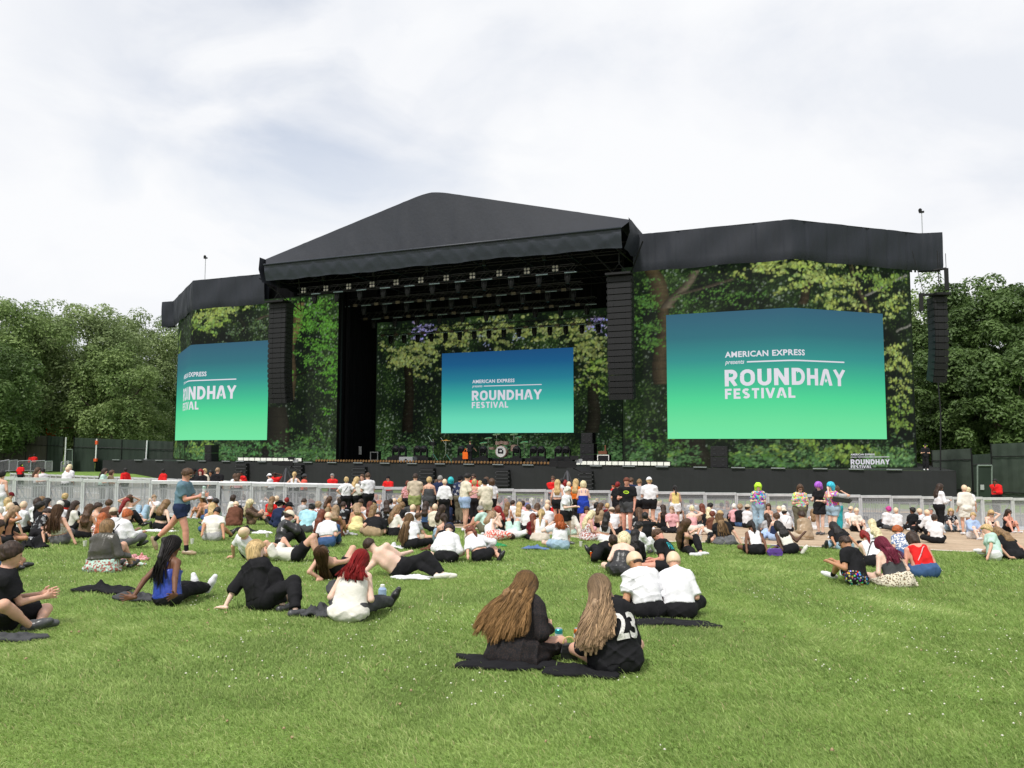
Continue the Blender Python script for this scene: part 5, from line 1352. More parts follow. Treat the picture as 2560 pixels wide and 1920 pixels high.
class Fig:
    """figure in its own frame: x right, y the way it faces, z up, origin on the ground below the pelvis"""
    def __init__(s, p, rd):
        g = p.get; s.p = p
        ph = g('ph', .115); lean = R(g('lean', 0)); bend = R(g('bend', 12)); hp = R(g('hp', 5)); sl = R(g('side', 0)); s.girl = g('girl', 1); k = g('wide', 1.); s.k = k
        tw = R(g('twist', 0))
        def dr(a, sd=0.): return nrm(V3(math.sin(sl + sd) * math.cos(a), math.sin(a), math.cos(a) * math.cos(sl + sd)))
        s.P = V3(g('px', 0), g('py', 0), ph)
        if 'spine' in p: s.P, s.C, s.N, s.H = [V3(*q) for q in p['spine']]
        else:
            s.C = s.P + .25 * dr(lean); s.N = s.C + .25 * dr(lean + bend); s.H = s.N + .155 * dr(lean + bend + hp, R(g('hroll', 0)))
        d1 = nrm(s.N - s.C)
        A = V3(math.cos(tw), -math.sin(tw), 0) if 'across' not in p else nrm(V3(*p['across'])); A = nrm(A - d1 * (A @ d1)); s.A = A; s.Fw = nrm(np.cross(d1, A)) * 1.0
        if 'across' not in p and s.Fw[1] < 0 and abs(tw) < 1.5: s.Fw = -s.Fw
        s.d1 = d1; sw = (.143 if s.girl else .168) * k
        hz = nrm(s.C - s.P); HA = V3(1, 0, 0) if 'hipacross' not in p else nrm(V3(*p['hipacross'])); HA = nrm(HA - hz * (HA @ hz)); s.HA = HA
        s.SL = s.N - A * sw - d1 * .068; s.SR = s.N + A * sw - d1 * .068
        hw = .09 * k; s.HL = s.P - HA * hw; s.HR = s.P + HA * hw
        s.WL = V3(*g('WL', (-.2, .3, .2))); s.WR = V3(*g('WR', (.2, .3, .2)))
        s.EL, s.WL = two_bone(s.SL, s.WL, .275, .25, V3(*g('eL', (-.38, -.5, -.8)))); s.ER, s.WR = two_bone(s.SR, s.WR, .275, .25, V3(*g('eR', (.38, -.5, -.8))))
        s.aL = V3(*g('AL', (.1, .38, .07))); s.aR = V3(*g('AR', (-.1, .42, .07)))
        s.KL, s.aL = two_bone(s.HL, s.aL, .43, .41, V3(*g('kL', (-1, .4, .25)))); s.KR, s.aR = two_bone(s.HR, s.aR, .43, .41, V3(*g('kR', (1, .4, .25))))
        for q in (s.KL, s.KR, s.aL, s.aR, s.EL, s.ER, s.WL, s.WR):
            q[2] = max(q[2], .055 if q is not s.WL and q is not s.WR else .035)
        hy = R(g('hy', 0)); hup = nrm(s.H - s.N) if 'hup' not in p else nrm(V3(*p['hup']))
        f0 = s.Fw if 'hf' not in p else V3(*p['hf']); f0 = nrm(f0 - hup * (f0 @ hup)); r0 = np.cross(f0, hup)
        s.hf = nrm(f0 * math.cos(hy) + r0 * math.sin(hy)); s.hr = np.cross(s.hf, hup); s.hu = hup
        hd = R(g('nod', 0)); f1 = s.hf * math.cos(hd) - s.hu * math.sin(hd); s.hu = s.hu * math.cos(hd) + s.hf * math.sin(hd); s.hf = f1
    def hq(s, x, y, z): return s.H + s.hr * x + s.hf * y + s.hu * z
    def foot(s, side):
        a = s.aL if side < 0 else s.aR; k = s.KL if side < 0 else s.KR; key = 'tL' if side < 0 else 'tR'
        if key in s.p: d = nrm(V3(*s.p[key]))
        else:
            sh = nrm(a - k); f = V3(0, 1, 0) if sh[2] < -.5 else (V3(side * .25, .1, .55) if abs(sh[1]) > .5 and sh[2] < .3 else V3(side * -.4, .9, 0)); d = nrm(f - sh * (f @ sh) * .7)
        h = nrm(k - a); heel = a - d * .055 - h * .035; toe = a + d * .165 - h * .045
        for q in (heel, toe): q[2] = max(q[2], .028)
        return heel, toe
def person(pos, face, sc, p, hair, top, bot, skin='f', shoes='wh', label='', group=None, name='person', h=.02, extras=(), strands=0, hands=False, detail=False, seed=0, tilt=True):
    rd = random.Random(seed); f = Fig(p, rd)
    pts = np.array([f.P, f.C, f.N, f.H, f.SL, f.SR, f.EL, f.ER, f.WL, f.WR, f.KL, f.KR, f.aL, f.aR])
    lo = pts.min(0) - .2; hi = pts.max(0) + .2; lo[2] = max(lo[2], -.03)
    hs, hc = hair; tt = top[0]; tcx = top[1]; tp = top[2] if len(top) > 2 else None; bt = bot[0]; bc = bot[1]; bp_ = bot[2] if len(bot) > 2 else None
    G = Field(lo, hi, h); k = f.k; sk = .03
    ground = -(G.Z - .0 * G.X)                       # keep above the ground
    # ---- body primitives
    w = 1.0 if f.girl else 1.08
    dP = {}
    A, HA, Fw = f.A, f.HA, f.Fw; tor = None
    if bt in 'thsjkl' or True:
        for sg in (-1, 1):
            tor = smin(tor, G.cap(f.P + HA * .065 * k * sg + V3(0, 0, .0), f.C + A * .05 * k * sg, .108 * k, .088 * k), .05)
            tor = smin(tor, G.cap(f.C + A * .05 * k * sg, f.N + A * .055 * sg * k - f.d1 * .075, .090 * k, .085 * k), .05)
    if f.girl:
        for sg in (-1, 1): tor = smin(tor, G.cap(f.C + A * .07 * sg * k + f.d1 * .10 + Fw * .06, f.C + A * .075 * sg * k + f.d1 * .09 + Fw * .085, .060 * k, .045 * k), .04)
    sh = smin(G.cap(f.SL, f.N - f.d1 * .012, .046 * w, .056), G.cap(f.SR, f.N - f.d1 * .012, .046 * w, .056), .03)
    aw = w * (.85 + .15 * k) * (.92 if f.girl else 1)
    uL = G.cap(f.SL, f.EL, .050 * aw, .040 * aw); uR = G.cap(f.SR, f.ER, .050 * aw, .040 * aw)
    fL = G.cap(f.EL, f.WL, .041 * aw, .026 * aw); fR = G.cap(f.ER, f.WR, .041 * aw, .026 * aw)
    lw = w * (.8 + .2 * k)
    tL = G.cap(f.HL, f.KL, .088 * lw * k ** .5, .056 * lw); tR = G.cap(f.HR, f.KR, .088 * lw * k ** .5, .056 * lw)
    cL = smin(G.cap(f.KL, f.aL, .055 * lw, .034 * lw), G.cap(f.KL * .8 + f.aL * .2, f.KL * .5 + f.aL * .5, .050 * lw, .046 * lw), .03); cR = smin(G.cap(f.KR, f.aR, .055 * lw, .034 * lw), G.cap(f.KR * .8 + f.aR * .2, f.KR * .5 + f.aR * .5, .05 * lw, .046 * lw), .03)
    head = G.ell(f.hq(0, -.008, .02), (f.hr, f.hf, f.hu), (.076, .096, .102))
    jaw = G.cap(f.hq(0, .035, -.055), f.hq(0, .052, -.085), .046, .030)
    neck = G.cap(f.N - f.d1 * .02, f.hq(0, -.015, -.05), .052 * w, .050 * w)
    hd = smin(head, jaw, .035)
    if h < .022:
        hd = smin(hd, G.cap(f.hq(0, .088, .012), f.hq(0, .104, -.022), .009, .013), .012)
        for sg in (-1, 1): hd = smin(hd, G.cap(f.hq(sg * .077, -.005, .012), f.hq(sg * .076, -.0, -.022), .014, .009), .008)
    body = smin(tor, sh, .05)
    for q in (uL, uR): body = smin(body, q, .03)
    for q in (fL, fR): body = smin(body, q, .012)
    body = smin(body, smin(tL, tR, .01), .035)
    for q in (cL, cR): body = smin(body, q, .015)
    body = smin(body, neck, .03); body = smin(body, hd, .02)
    feet = []
    for sg in (-1, 1):
        he, to = f.foot(sg); feet.append((he, to)); mid = he * .35 + to * .65
        ft = smin(G.cap(he, mid, .032, .034), G.cap(mid, to, .034, .022), .02); body = smin(body, ft, .02)
    hdirs = []
    for sg, W_, E_ in ((-1, f.WL, f.EL), (1, f.WR, f.ER)):
        key = 'hL' if sg < 0 else 'hR'
        if key in p: d = nrm(V3(*p[key]))
        else:
            d = nrm(W_ - E_)
            if W_[2] < .08: d = nrm(V3(d[0] * .3 + sg * .3, (-1 if W_[1] < -.05 else 1), 0))
        hdirs.append(d)
        if not hands:
            pe = W_ + d * .085; pe[2] = max(pe[2], .02); th = W_ + d * .05 + A * (-sg) * .045; th[2] = max(th[2], .018)
            body = smin(body, G.cap(W_ + d * .02, pe, .030, .028), .012)
            body = smin(body, G.cap(pe, pe + nrm(d + V3(0, 0, -.5)) * .05, .022, .014), .012); body = smin(body, G.cap(W_ + d * .03, th, .016, .012), .008)
    body = np.maximum(body, ground + .004)
    rotz = -R(face)
    res = surf(body, G.lo, h)
    P, Q = res
    mats = [skin_mat(skin)]; mi = None
    if hands:
        P = [P]; Q = [Q]; o_ = len(P[0])
        for sg, W_, d in ((-1, f.WL, hdirs[0]), (1, f.WR, hdirs[1])):
            hv, hq_ = hand_mesh(W_, d, sg, p.get('palmL' if sg < 0 else 'palmR'), p.get('curl', .5), A); P.append(hv); Q.append(hq_ + o_); o_ += len(hv)
        P = np.concatenate(P); Q = np.concatenate(Q)
    if detail:
        cen = P[Q].mean(1); mi = np.zeros(len(Q), int)
        for sg in (-1, 1): mi[np.linalg.norm(cen - f.hq(sg * .031, .086, .022), axis=1) < .011] = 1
        mi[(np.abs((cen - f.H) @ f.hr) < .022) & (np.abs((cen - f.H) @ f.hu + .062) < .0075) & ((cen - f.H) @ f.hf > .06)] = 2
        mats += [mat('eye_dark', (.03, .02, .02), .3), mat('lips', (.42, .13, .11), .5)]
    P = P * sc
    root = npmesh(name, P, Q, mats, mi=mi)
    root.location = pos
    # lie with the slope of the ground
    root.rotation_euler = (0, 0, rotz)
    root['label'] = label; root['category'] = 'person'
    if group: root['group'] = group
    def add(nm, Fd, m):
        r = surf(np.maximum(Fd, ground + .002), G.lo, h)
        if r is None: return None
        return npmesh(nm, r[0] * sc, r[1], m, root)
    def addmb(nm, mb, m, smooth=True):
        mb.v = [(x * sc, y * sc, z * sc) for x, y, z in mb.v]; return mb.build(nm, m, smooth=smooth), root
    def part(nm, mb, m, smooth=True):
        mb.v = [(x * sc, y * sc, z * sc) for x, y, z in mb.v]; o = mb.build(nm, m, smooth=smooth); o.parent = root; return o
    fold = G.noise(10, seed + 3, .004) + (-G.crease(seed, .013) + .004 if h < .021 else G.noise(26, seed, .004))
    off = max(.011, h * .62)
    # ---- lower garment
    def sleeve(u, fo, S_, E_, W_, frac, o):
        if frac <= 1: 
            d = nrm(E_ - S_); return np.maximum(u - o, G.plane(S_ + (E_ - S_) * frac, d))
        r = smin(u - o, fo - o, .03); q = min(frac - 1, 1.); d = nrm(W_ - E_); return np.maximum(r, np.where(True, G.plane(E_ + (W_ - E_) * q, d), 0))
    hipb = smin(smin(G.cap(f.HL, f.HR, .108 * k, .108 * k), tor, .04), None if False else G.cap(f.P, f.P + (f.C - f.P) * .5, .10 * k, .09 * k), .04) if bt != '-' else None
    waist = p.get('waist', .42)
    bot_o = None
    if bt in ('t', 'h', 'j', 'l', 's'):
        frac = {'h': p.get('short', .55), 's': .35}.get(bt, 2)
        o = off + (.004 if bt == 'l' else .010)
        def leg(t_, c_, H_, K_, A_):
            if frac <= 1: return np.maximum(t_ - o - .008, G.plane(H_ + (K_ - H_) * frac, nrm(K_ - H_)))
            return np.maximum(smin(t_ - o, c_ - o - (.0 if bt == 'l' else .012), .03), G.plane(K_ + (A_ - K_) * .93, nrm(A_ - K_)))
        g = smin(leg(tL, cL, f.HL, f.KL, f.aL), leg(tR, cR, f.HR, f.KR, f.aR), .02)
        hb = np.maximum(hipb - o, G.plane(f.P + (f.C - f.P) * waist, nrm(f.C - f.P)))
        g = smin(g, hb, .03) + fold * 1.2; bot_o = add({'t': 'trousers', 'h': 'shorts', 'j': 'jeans', 'l': 'leggings', 's': 'shorts'}[bt], g, cloth(bc, bp_))
    elif bt == 'k':
        ln = p.get('skirt', .6); g = None
        sitting = p.get('ph', .115) < .5
        g = smin(tL, tR, .09) - off - .03
        if sitting:
            g = smin(np.maximum(g, smin(G.plane(f.HL + (f.KL - f.HL) * ln, nrm(f.KL - f.HL)), G.plane(f.HR + (f.KR - f.HR) * ln, nrm(f.KR - f.HR)), .01)), hipb - off - .015, .08)
            g = smin(g, G.ell(f.P + V3(0, .05, -.06), (V3(1, 0, 0), V3(0, 1, 0), V3(0, 0, 1)), (.27 * k, .25, .11)), .06)
        else:
            for q in range(5): c = f.P * (1 - q / 4 * ln) + (f.KL + f.KR) / 2 * (q / 4 * ln); g = smin(g, G.ell(c, (V3(1, 0, 0), V3(0, 1, 0), V3(0, 0, 1)), (.165 * k + q * .012, .13 * k + q * .010, .10)), .04)
            g = np.maximum(g, -G.plane(f.P + ((f.KL + f.KR) / 2 - f.P) * ln, V3(0, 0, 1)))
        g = np.maximum(g, G.plane(f.P + (f.C - f.P) * waist, nrm(f.C - f.P))) + fold * 1.6 + G.noise(45, seed, .002); add('skirt', g, cloth(bc, bp_))
    # ---- top
    if tt != '-':
        torso = smin(tor, sh, .05); loose = p.get('loose', 0.) * .6 + (.007 if tt in 'tlJ' else .0); o = off + .003 + loose
        if bt in ('t', 'h', 'j', 's', 'l', 'k') and tt in 'tlJd': o += .006
        elif p.get('hem', .12) < .1: o += .016
        hem = p.get('hem', {'c': .75, 'b': .70}.get(tt, .12)); lowp = G.plane(f.P + (f.C - f.P) * hem, -nrm(f.C - f.P))
        upn = f.d1; g = torso - o
        if tt in ('t', 'l', 'J', 'c', 'd', 'o'):
            g = smin(g, G.cap(f.N - f.d1 * .05, f.N + f.d1 * .02, .078, .064), .03)
            if tt == 'o': g = np.maximum(g, G.plane(f.N - f.d1 * .085, upn))
            fr = {'t': .72, 'c': .6, 'd': .5, 'o': 1.7}.get(tt, 1.93); fr = p.get('sleeve', fr); oo = o + .004
            for (u, fo, S_, E_, W_) in ((uL, fL, f.SL, f.EL, f.WL), (uR, fR, f.SR, f.ER, f.WR)): g = smin(g, sleeve(u, fo, S_, E_, W_, fr, oo), .028)
            if tt != 'o': g = np.maximum(g, G.plane(f.N + f.d1 * .040, nrm(upn + Fw * .15)))
        elif tt in ('v', 'e'):        # vest, sleeveless
            g = np.maximum(g, G.plane(f.N - f.d1 * .012, upn)); g = np.maximum(g, -(np.abs(0) + 1e9) if False else g)
            for S_, sg in ((f.SL, -1), (f.SR, 1)): g = np.maximum(g, G.plane(S_ + A * sg * -.012, A * sg))
            g = np.maximum(g, -G.cap(f.N + Fw * .03, f.N + Fw * .1, .07, .07)) if tt == 'e' else g
            g = np.maximum(g, -(G.ell(f.N - Fw * .09 + f.d1 * .01, (A, Fw, f.d1), (.075, .09, .085)))) if p.get('scoop') else g
        else:                         # strappy / bandeau: cut below the shoulder blades
            g = tor - o; g = np.maximum(g, G.plane(f.N - f.d1 * p.get('cut', .135), upn))
        g = np.maximum(g, lowp)
        if tt in ('d', 'x') or p.get('flare'):
            fl = smin(np.maximum(G.ell(f.P + V3(0, -.02, -.01), (V3(1, 0, 0), V3(0, 1, 0), V3(0, 0, 1)), (.20 * k, .17, .11)), G.plane(f.P + V3(0, .06, 0), V3(0, 1, 0))), G.cap(f.P, f.C, .128 * k, .105 * k), .06); g = smin(g, fl - .012 - G.noise(30, seed, .004), .05)
        g = g + fold * (1.5 if tt in 'tlJ' else .6)
        nm = {'t': 'shirt', 'l': 'shirt', 'J': 'jacket', 'c': 'shirt', 'd': 'dress', 'o': 'blouse', 'v': 'vest_top', 'e': 'vest_top', 's': 'camisole', 'b': 'tube_top', 'x': 'dress'}[tt]; nm = p.get('topname', nm)
        to_ = add(nm, g, cloth(tcx, tp))
        if tt == 's' or p.get('straps'):
            mb = MB()
            for sg in (-1, 1):
                bk = f.N - f.d1 * .15 - Fw * (.088 * k + off) + A * .065 * sg; tpz = f.N - f.d1 * .012 + A * .085 * sg + f.d1 * .028; fr_ = f.N - f.d1 * .15 + Fw * (.10 * k) + A * .075 * sg
                mid1 = (bk + tpz) / 2 - Fw * .035; mid2 = (fr_ + tpz) / 2 + Fw * .03
                mb.path([bk, mid1, tpz, mid2, fr_], .007, 5)
            part('strap', mb, cloth(tcx, tp))
    # ---- shoes
    if shoes != '-' and h < .03:
        for (he, to), c_, K_, a_ in zip(feet, (cL, cR), (f.KL, f.KR), (f.aL, f.aR)):
            mid = he * .35 + to * .65; g = smin(G.cap(he, mid, .042, .044), G.cap(mid, to, .044, .032), .02)
            if 'boot' in p: g = smin(g, np.maximum(c_ - .016, -G.plane(K_ * .4 + a_ * .6, nrm(a_ - K_))), .01)
            add('shoe', g - .004, cloth(shoes, 'leather'))
        if 'sock' in p:
            for K_, a_ in ((f.KL, f.aL), (f.KR, f.aR)): add('sock', G.cap(a_ + (K_ - a_) * .02, a_ + (K_ - a_) * .25, .043, .045), cloth(p['sock']))
    # ---- hair and headwear
    ax = (f.hr, f.hf, f.hu); hn = nrm(-f.hf * .66 + f.hu * .75); hp0 = f.hq(0, .082, .062)
    he_ = G.ell(f.hq(0, -.012, .026), ax, (.086, .106, .112)); line = -G.plane(hp0, hn)
    back_ = -f.Fw; grav = V3(0, 0, -1.)
    hm = hair_mat(hc[0] if isinstance(hc, tuple) else hc) if hs not in 'KGW' else None
    hw_ = G.noise(60, seed, .003) + G.noise(24, seed, .004)
    hl = p.get('hl', .34)
    def drop(Lh):
        # strand centre line: down the back of the head, then along the back
        dn = nrm(-f.d1 * .75 + grav * .25) if f.d1[2] > .35 else nrm(-f.d1)
        q0 = f.hq(0, -.055, .02); q1 = f.N - f.d1 * -.0 + back_ * .115 * k ** .5; hsv = V3(*p.get('hshift', (0, 0, 0))); hsv = A * hsv[0] + back_ * -hsv[1]; q1 = q1 + hsv * .35; q2 = q1 + dn * (Lh * .55) + back_ * .02 + hsv * .5; q3 = q1 + dn * Lh + back_ * .01 + hsv * .7
        return [q0, q1, q2, q3]
    if hs in 'SCHT' or hs in 'LPBOUQNW' and hs != 'K':
        g = np.maximum(he_ - (.010 if hs in 'SCHT' else .016), line)
        if hs == 'S' and not f.girl: g = np.maximum(he_ - .008, np.maximum(line, np.minimum(-G.plane(f.hq(0, 0, -.028), f.hu), G.plane(f.hq(0, .5, 0), f.hf) + 9)))
        if hs == 'U': g = np.maximum(G.ell(f.hq(0, -.02, .03), ax, (.115, .125, .128)) + G.noise(40, seed, .009), line)
        if hs in 'LN':
            kq = .62 if strands else 1.; g = np.maximum(he_ - (.006 if strands else .022), line); D = drop(hl); wv = p.get('hwid', .058)
            for sg in (-1, 0, 1):
                o_ = f.hr * .045 * sg; o2 = A * wv * sg
                g = smin(g, G.cap(D[0] + o_, D[1] + o2 * .8, .056 * kq, .050 * kq), .03); g = smin(g, G.cap(D[1] + o2 * .8, D[2] + o2 * 1.15, .050 * kq, .046 * kq), .03); g = smin(g, G.cap(D[2] + o2 * 1.25, D[3] + o2 * 1.0, .046 * kq, .020 * kq), .03)
            for sg in (-1, 1): g = smin(g, G.cap(f.hq(sg * .075, .0, .03), f.hq(sg * .085, -.02, -.11), .030 * kq, .034 * kq), .03)
            g = np.maximum(g, -(G.ell(f.hq(0, .10, -.03), ax, (.066, .075, .09))))
        if hs in 'OW':
            b_ = smin(G.cap(f.hq(-.045, -.03, .02), f.hq(-.06, -.01, -.085), .075, .055), G.cap(f.hq(.045, -.03, .02), f.hq(.06, -.01, -.085), .075, .055), .04); b_ = smin(b_, G.cap(f.hq(0, -.05, .02), f.hq(0, -.07, -.09), .07, .05), .04)
            if hs == 'W': b_ = smin(b_, G.ell(f.hq(0, -.01, .045), ax, (.115, .12, .115)), .04)
            g = smin(g, b_, .04); g = np.maximum(g, -(G.ell(f.hq(0, .105, -.045), ax, (.062, .085, .085))))
        if hs in 'PQ':
            D = drop(hl); q = f.hq(0, -.115, .03 if hs == 'P' else .07); g = smin(g, G.cap(q, q + back_ * .02 + grav * .0 + (f.hu * .0), .035, .035), .02); g = smin(g, G.cap(q, D[1] + back_ * .03, .032, .036), .02); g = smin(g, G.cap(D[1] + back_ * .03, D[1] + (D[3] - D[1]) * .9, .036, .014), .02)
        if hs == 'B': g = smin(g, G.ell(f.hq(0, -.085, .085), ax, (.052, .050, .050)), .02)
        if hs == 'T': pass
        add('hair', g + (0 if strands else 1) * hw_ * (1.25 if hs == 'S' else .6 if hs == 'C' else 1.), hair_mat(hc if isinstance(hc, str) else hc[0]))
    if hs in 'KG':      # pale swimming-style cap
        g = np.maximum(he_ - .006, -G.plane(f.hq(0, .085, .035), nrm(-f.hf * .42 + f.hu * .9))); add('bald_cap', g, BALD)
        if isinstance(hc, str) and hc != '-' and h < .02: add('hair', np.maximum(he_ - .002, np.maximum(-G.plane(f.hq(0, -.02, -.05), -f.hf), G.plane(f.hq(0, -.06, -.03), f.hu))), hair_mat(hc))
    if hs in 'CTH' or 'hat' in p:
        cc = p.get('hat', 'cr'); g = np.maximum(he_ - .016, -G.plane(f.hq(0, .085, .045), nrm(-f.hf * .12 + f.hu)))
        fd = f.hf * (-1 if p.get('capback') else 1)
        if hs != 'H':
            br_ = np.maximum(G.ell(f.hq(0, 0, .048) + fd * .105, (f.hr, f.hf, f.hu), (.080, .085, .045)), np.abs(G.plane(f.hq(0, 0, .045), f.hu)) - .009); g = np.minimum(g, br_)
        if hs == 'H':
            r_ = p.get('brim', .17); bb = np.maximum(G.ell(f.hq(0, 0, .05), ax, (r_, r_ * 1.08, .2)), np.abs(G.plane(f.hq(0, 0, .05), f.hu) + .0) - max(.010, h * .5)); g = np.minimum(smin(g, G.ell(f.hq(0, 0, .09), ax, (.092, .11, .075)), .02), bb)
        add('hat', g, cloth(cc, p.get('hatpat')))
    if strands: hair_strands(f, root, hair, strands, sc, p, seed, drop)
    # ---- extras
    for e in extras:
        mb = MB()
        if e == 'shades':
            for sg in (-1, 1):
                mb.box(f.hq(sg * .033, .097, .022), .052, .012, .036, Vector(f.hr), Vector(f.hf), Vector(f.hu)); mb.tube(f.hq(sg * .06, .09, .028), f.hq(sg * .083, -.01, .02), .005, 4)
            part('sunglasses', mb, mat('dark_lens', (.01, .01, .012), .15, spec=.8), False)
        elif e == 'topshades':
            for sg in (-1, 1): mb.box(f.hq(sg * .033, .07, .118), .055, .014, .035, Vector(f.hr), Vector(f.hf), Vector(f.hu)); mb.tube(f.hq(sg * .06, .07, .118), f.hq(sg * .09, -.02, .06), .005, 4)
            part('sunglasses', mb, mat('dark_lens', (.01, .01, .012), .15, spec=.8), False)
        elif e.startswith('belt') or e.startswith('strapbag'):
            c_ = e.split(':')[1]; q0 = f.SR - A * .03 + f.d1 * .055; b0 = f.P + HA * -.14 * k + (f.C - f.P) * .25 - Fw * .09
            q1 = f.C + f.d1 * .12 + A * .03 - Fw * (.112 * k + off + .01); q2 = f.C - A * .05 - Fw * (.115 * k + off + .01); mb.path([q0 + Fw * .02, q0 - Fw * .05, q1, q2, b0], .011, 5)
            part('bag_strap', mb, cloth(c_, 'leather'))
            if e.startswith('strapbag'): mb = MB(); mb.box(b0 - A * .02, .20, .07, .13, Vector(f.A), Vector(f.Fw), Vector(f.d1)); part('shoulder_bag', mb, cloth(c_, 'leather'), False)
        elif e == 'ears':
            for sg in (-1, 1): mb.lathe(f.hq(sg * .085, 0, 0), [(.04, 0), (.045, .02), (.03, .035)], 8, Z=Vector(f.hr * sg))
            part('ear_defenders', mb, cloth('li'))
        elif e.startswith('tie'):
            a0 = f.N + Fw * .09 - f.d1 * .03; mb.path([a0, f.C + Fw * .15 + f.d1 * .1, f.C + Fw * .14 - f.d1 * .08], .018, 5); part('tie', mb, cloth(e.split(':')[1]))
        elif e.startswith('headband'):
            mb.lathe(f.hq(0, -.01, .045), [(.100, -.015), (.103, 0), (.100, .02)], 16, Z=Vector(nrm(f.hu * .9 + f.hf * .4))); part('headband', mb, cloth(e.split(':')[1]))
    return root, f
def hand_mesh(W, d, sg, palm, curl, A):
    """palm, four unequal bent fingers and a thumb, joined onto the wrist"""
    if W[2] < .10: pn = V3(0, 0, -1.)
    else: pn = nrm(np.cross(d, V3(0, 0, 1.)) * -sg + 1e-3)
    if palm is not None: pn = nrm(V3(*palm))
    d = nrm(d - pn * (d @ pn) * (.9 if W[2] < .1 else 0)); x = np.cross(pn, d) * (-sg)     # x points to the thumb side
    x = nrm(x); hh = .0048; G = Field(W - .15, W + .15, hh); c0 = W + d * .01
    g = smin(G.cap(W - d * .03, W + d * .02, .025, .024), G.cap(c0 + x * .018, c0 + d * .075 + x * .022, .017, .016), .02)
    g = smin(g, G.cap(c0 - x * .014, c0 + d * .070 - x * .026, .016, .014), .02); g = smin(g, G.cap(c0, c0 + d * .076, .016, .015), .015)
    for i, (ox, ln, r) in enumerate([(.028, .070, .0090), (.0095, .078, .0092), (-.0095, .072, .0088), (-.028, .056, .0080)]):
        b0 = c0 + d * (.078 - abs(i - 1) * .004) + x * ox; an = curl * (.5 + .12 * i); spread = x * ox * .9
        p1 = b0 + (d * math.cos(an * .5) + pn * math.sin(an * .5)) * ln * .45 + spread * .4; p2 = p1 + (d * math.cos(an * 1.2) + pn * math.sin(an * 1.2)) * ln * .32 + spread * .2; p3 = p2 + (d * math.cos(an * 1.8) + pn * math.sin(an * 1.8)) * ln * .25
        g = smin(g, G.cap(b0, p1, r, r * .95), .005); g = smin(g, G.cap(p1, p2, r * .95, r * .88), .003); g = smin(g, G.cap(p2, p3, r * .88, r * .7), .003)
    t0 = c0 + x * .022 + d * .008; t1 = t0 + x * .032 + d * .026 + pn * .010; t2 = t1 + x * .012 + d * .030 + pn * .006
    g = smin(g, G.cap(t0, t1, .014, .0105), .008); g = smin(g, G.cap(t1, t2, .0105, .008), .004)
    P, Q = surf(g, G.lo, hh)
    if W[2] < .12: P[:, 2] = np.maximum(P[:, 2], .004)
    return P, Q
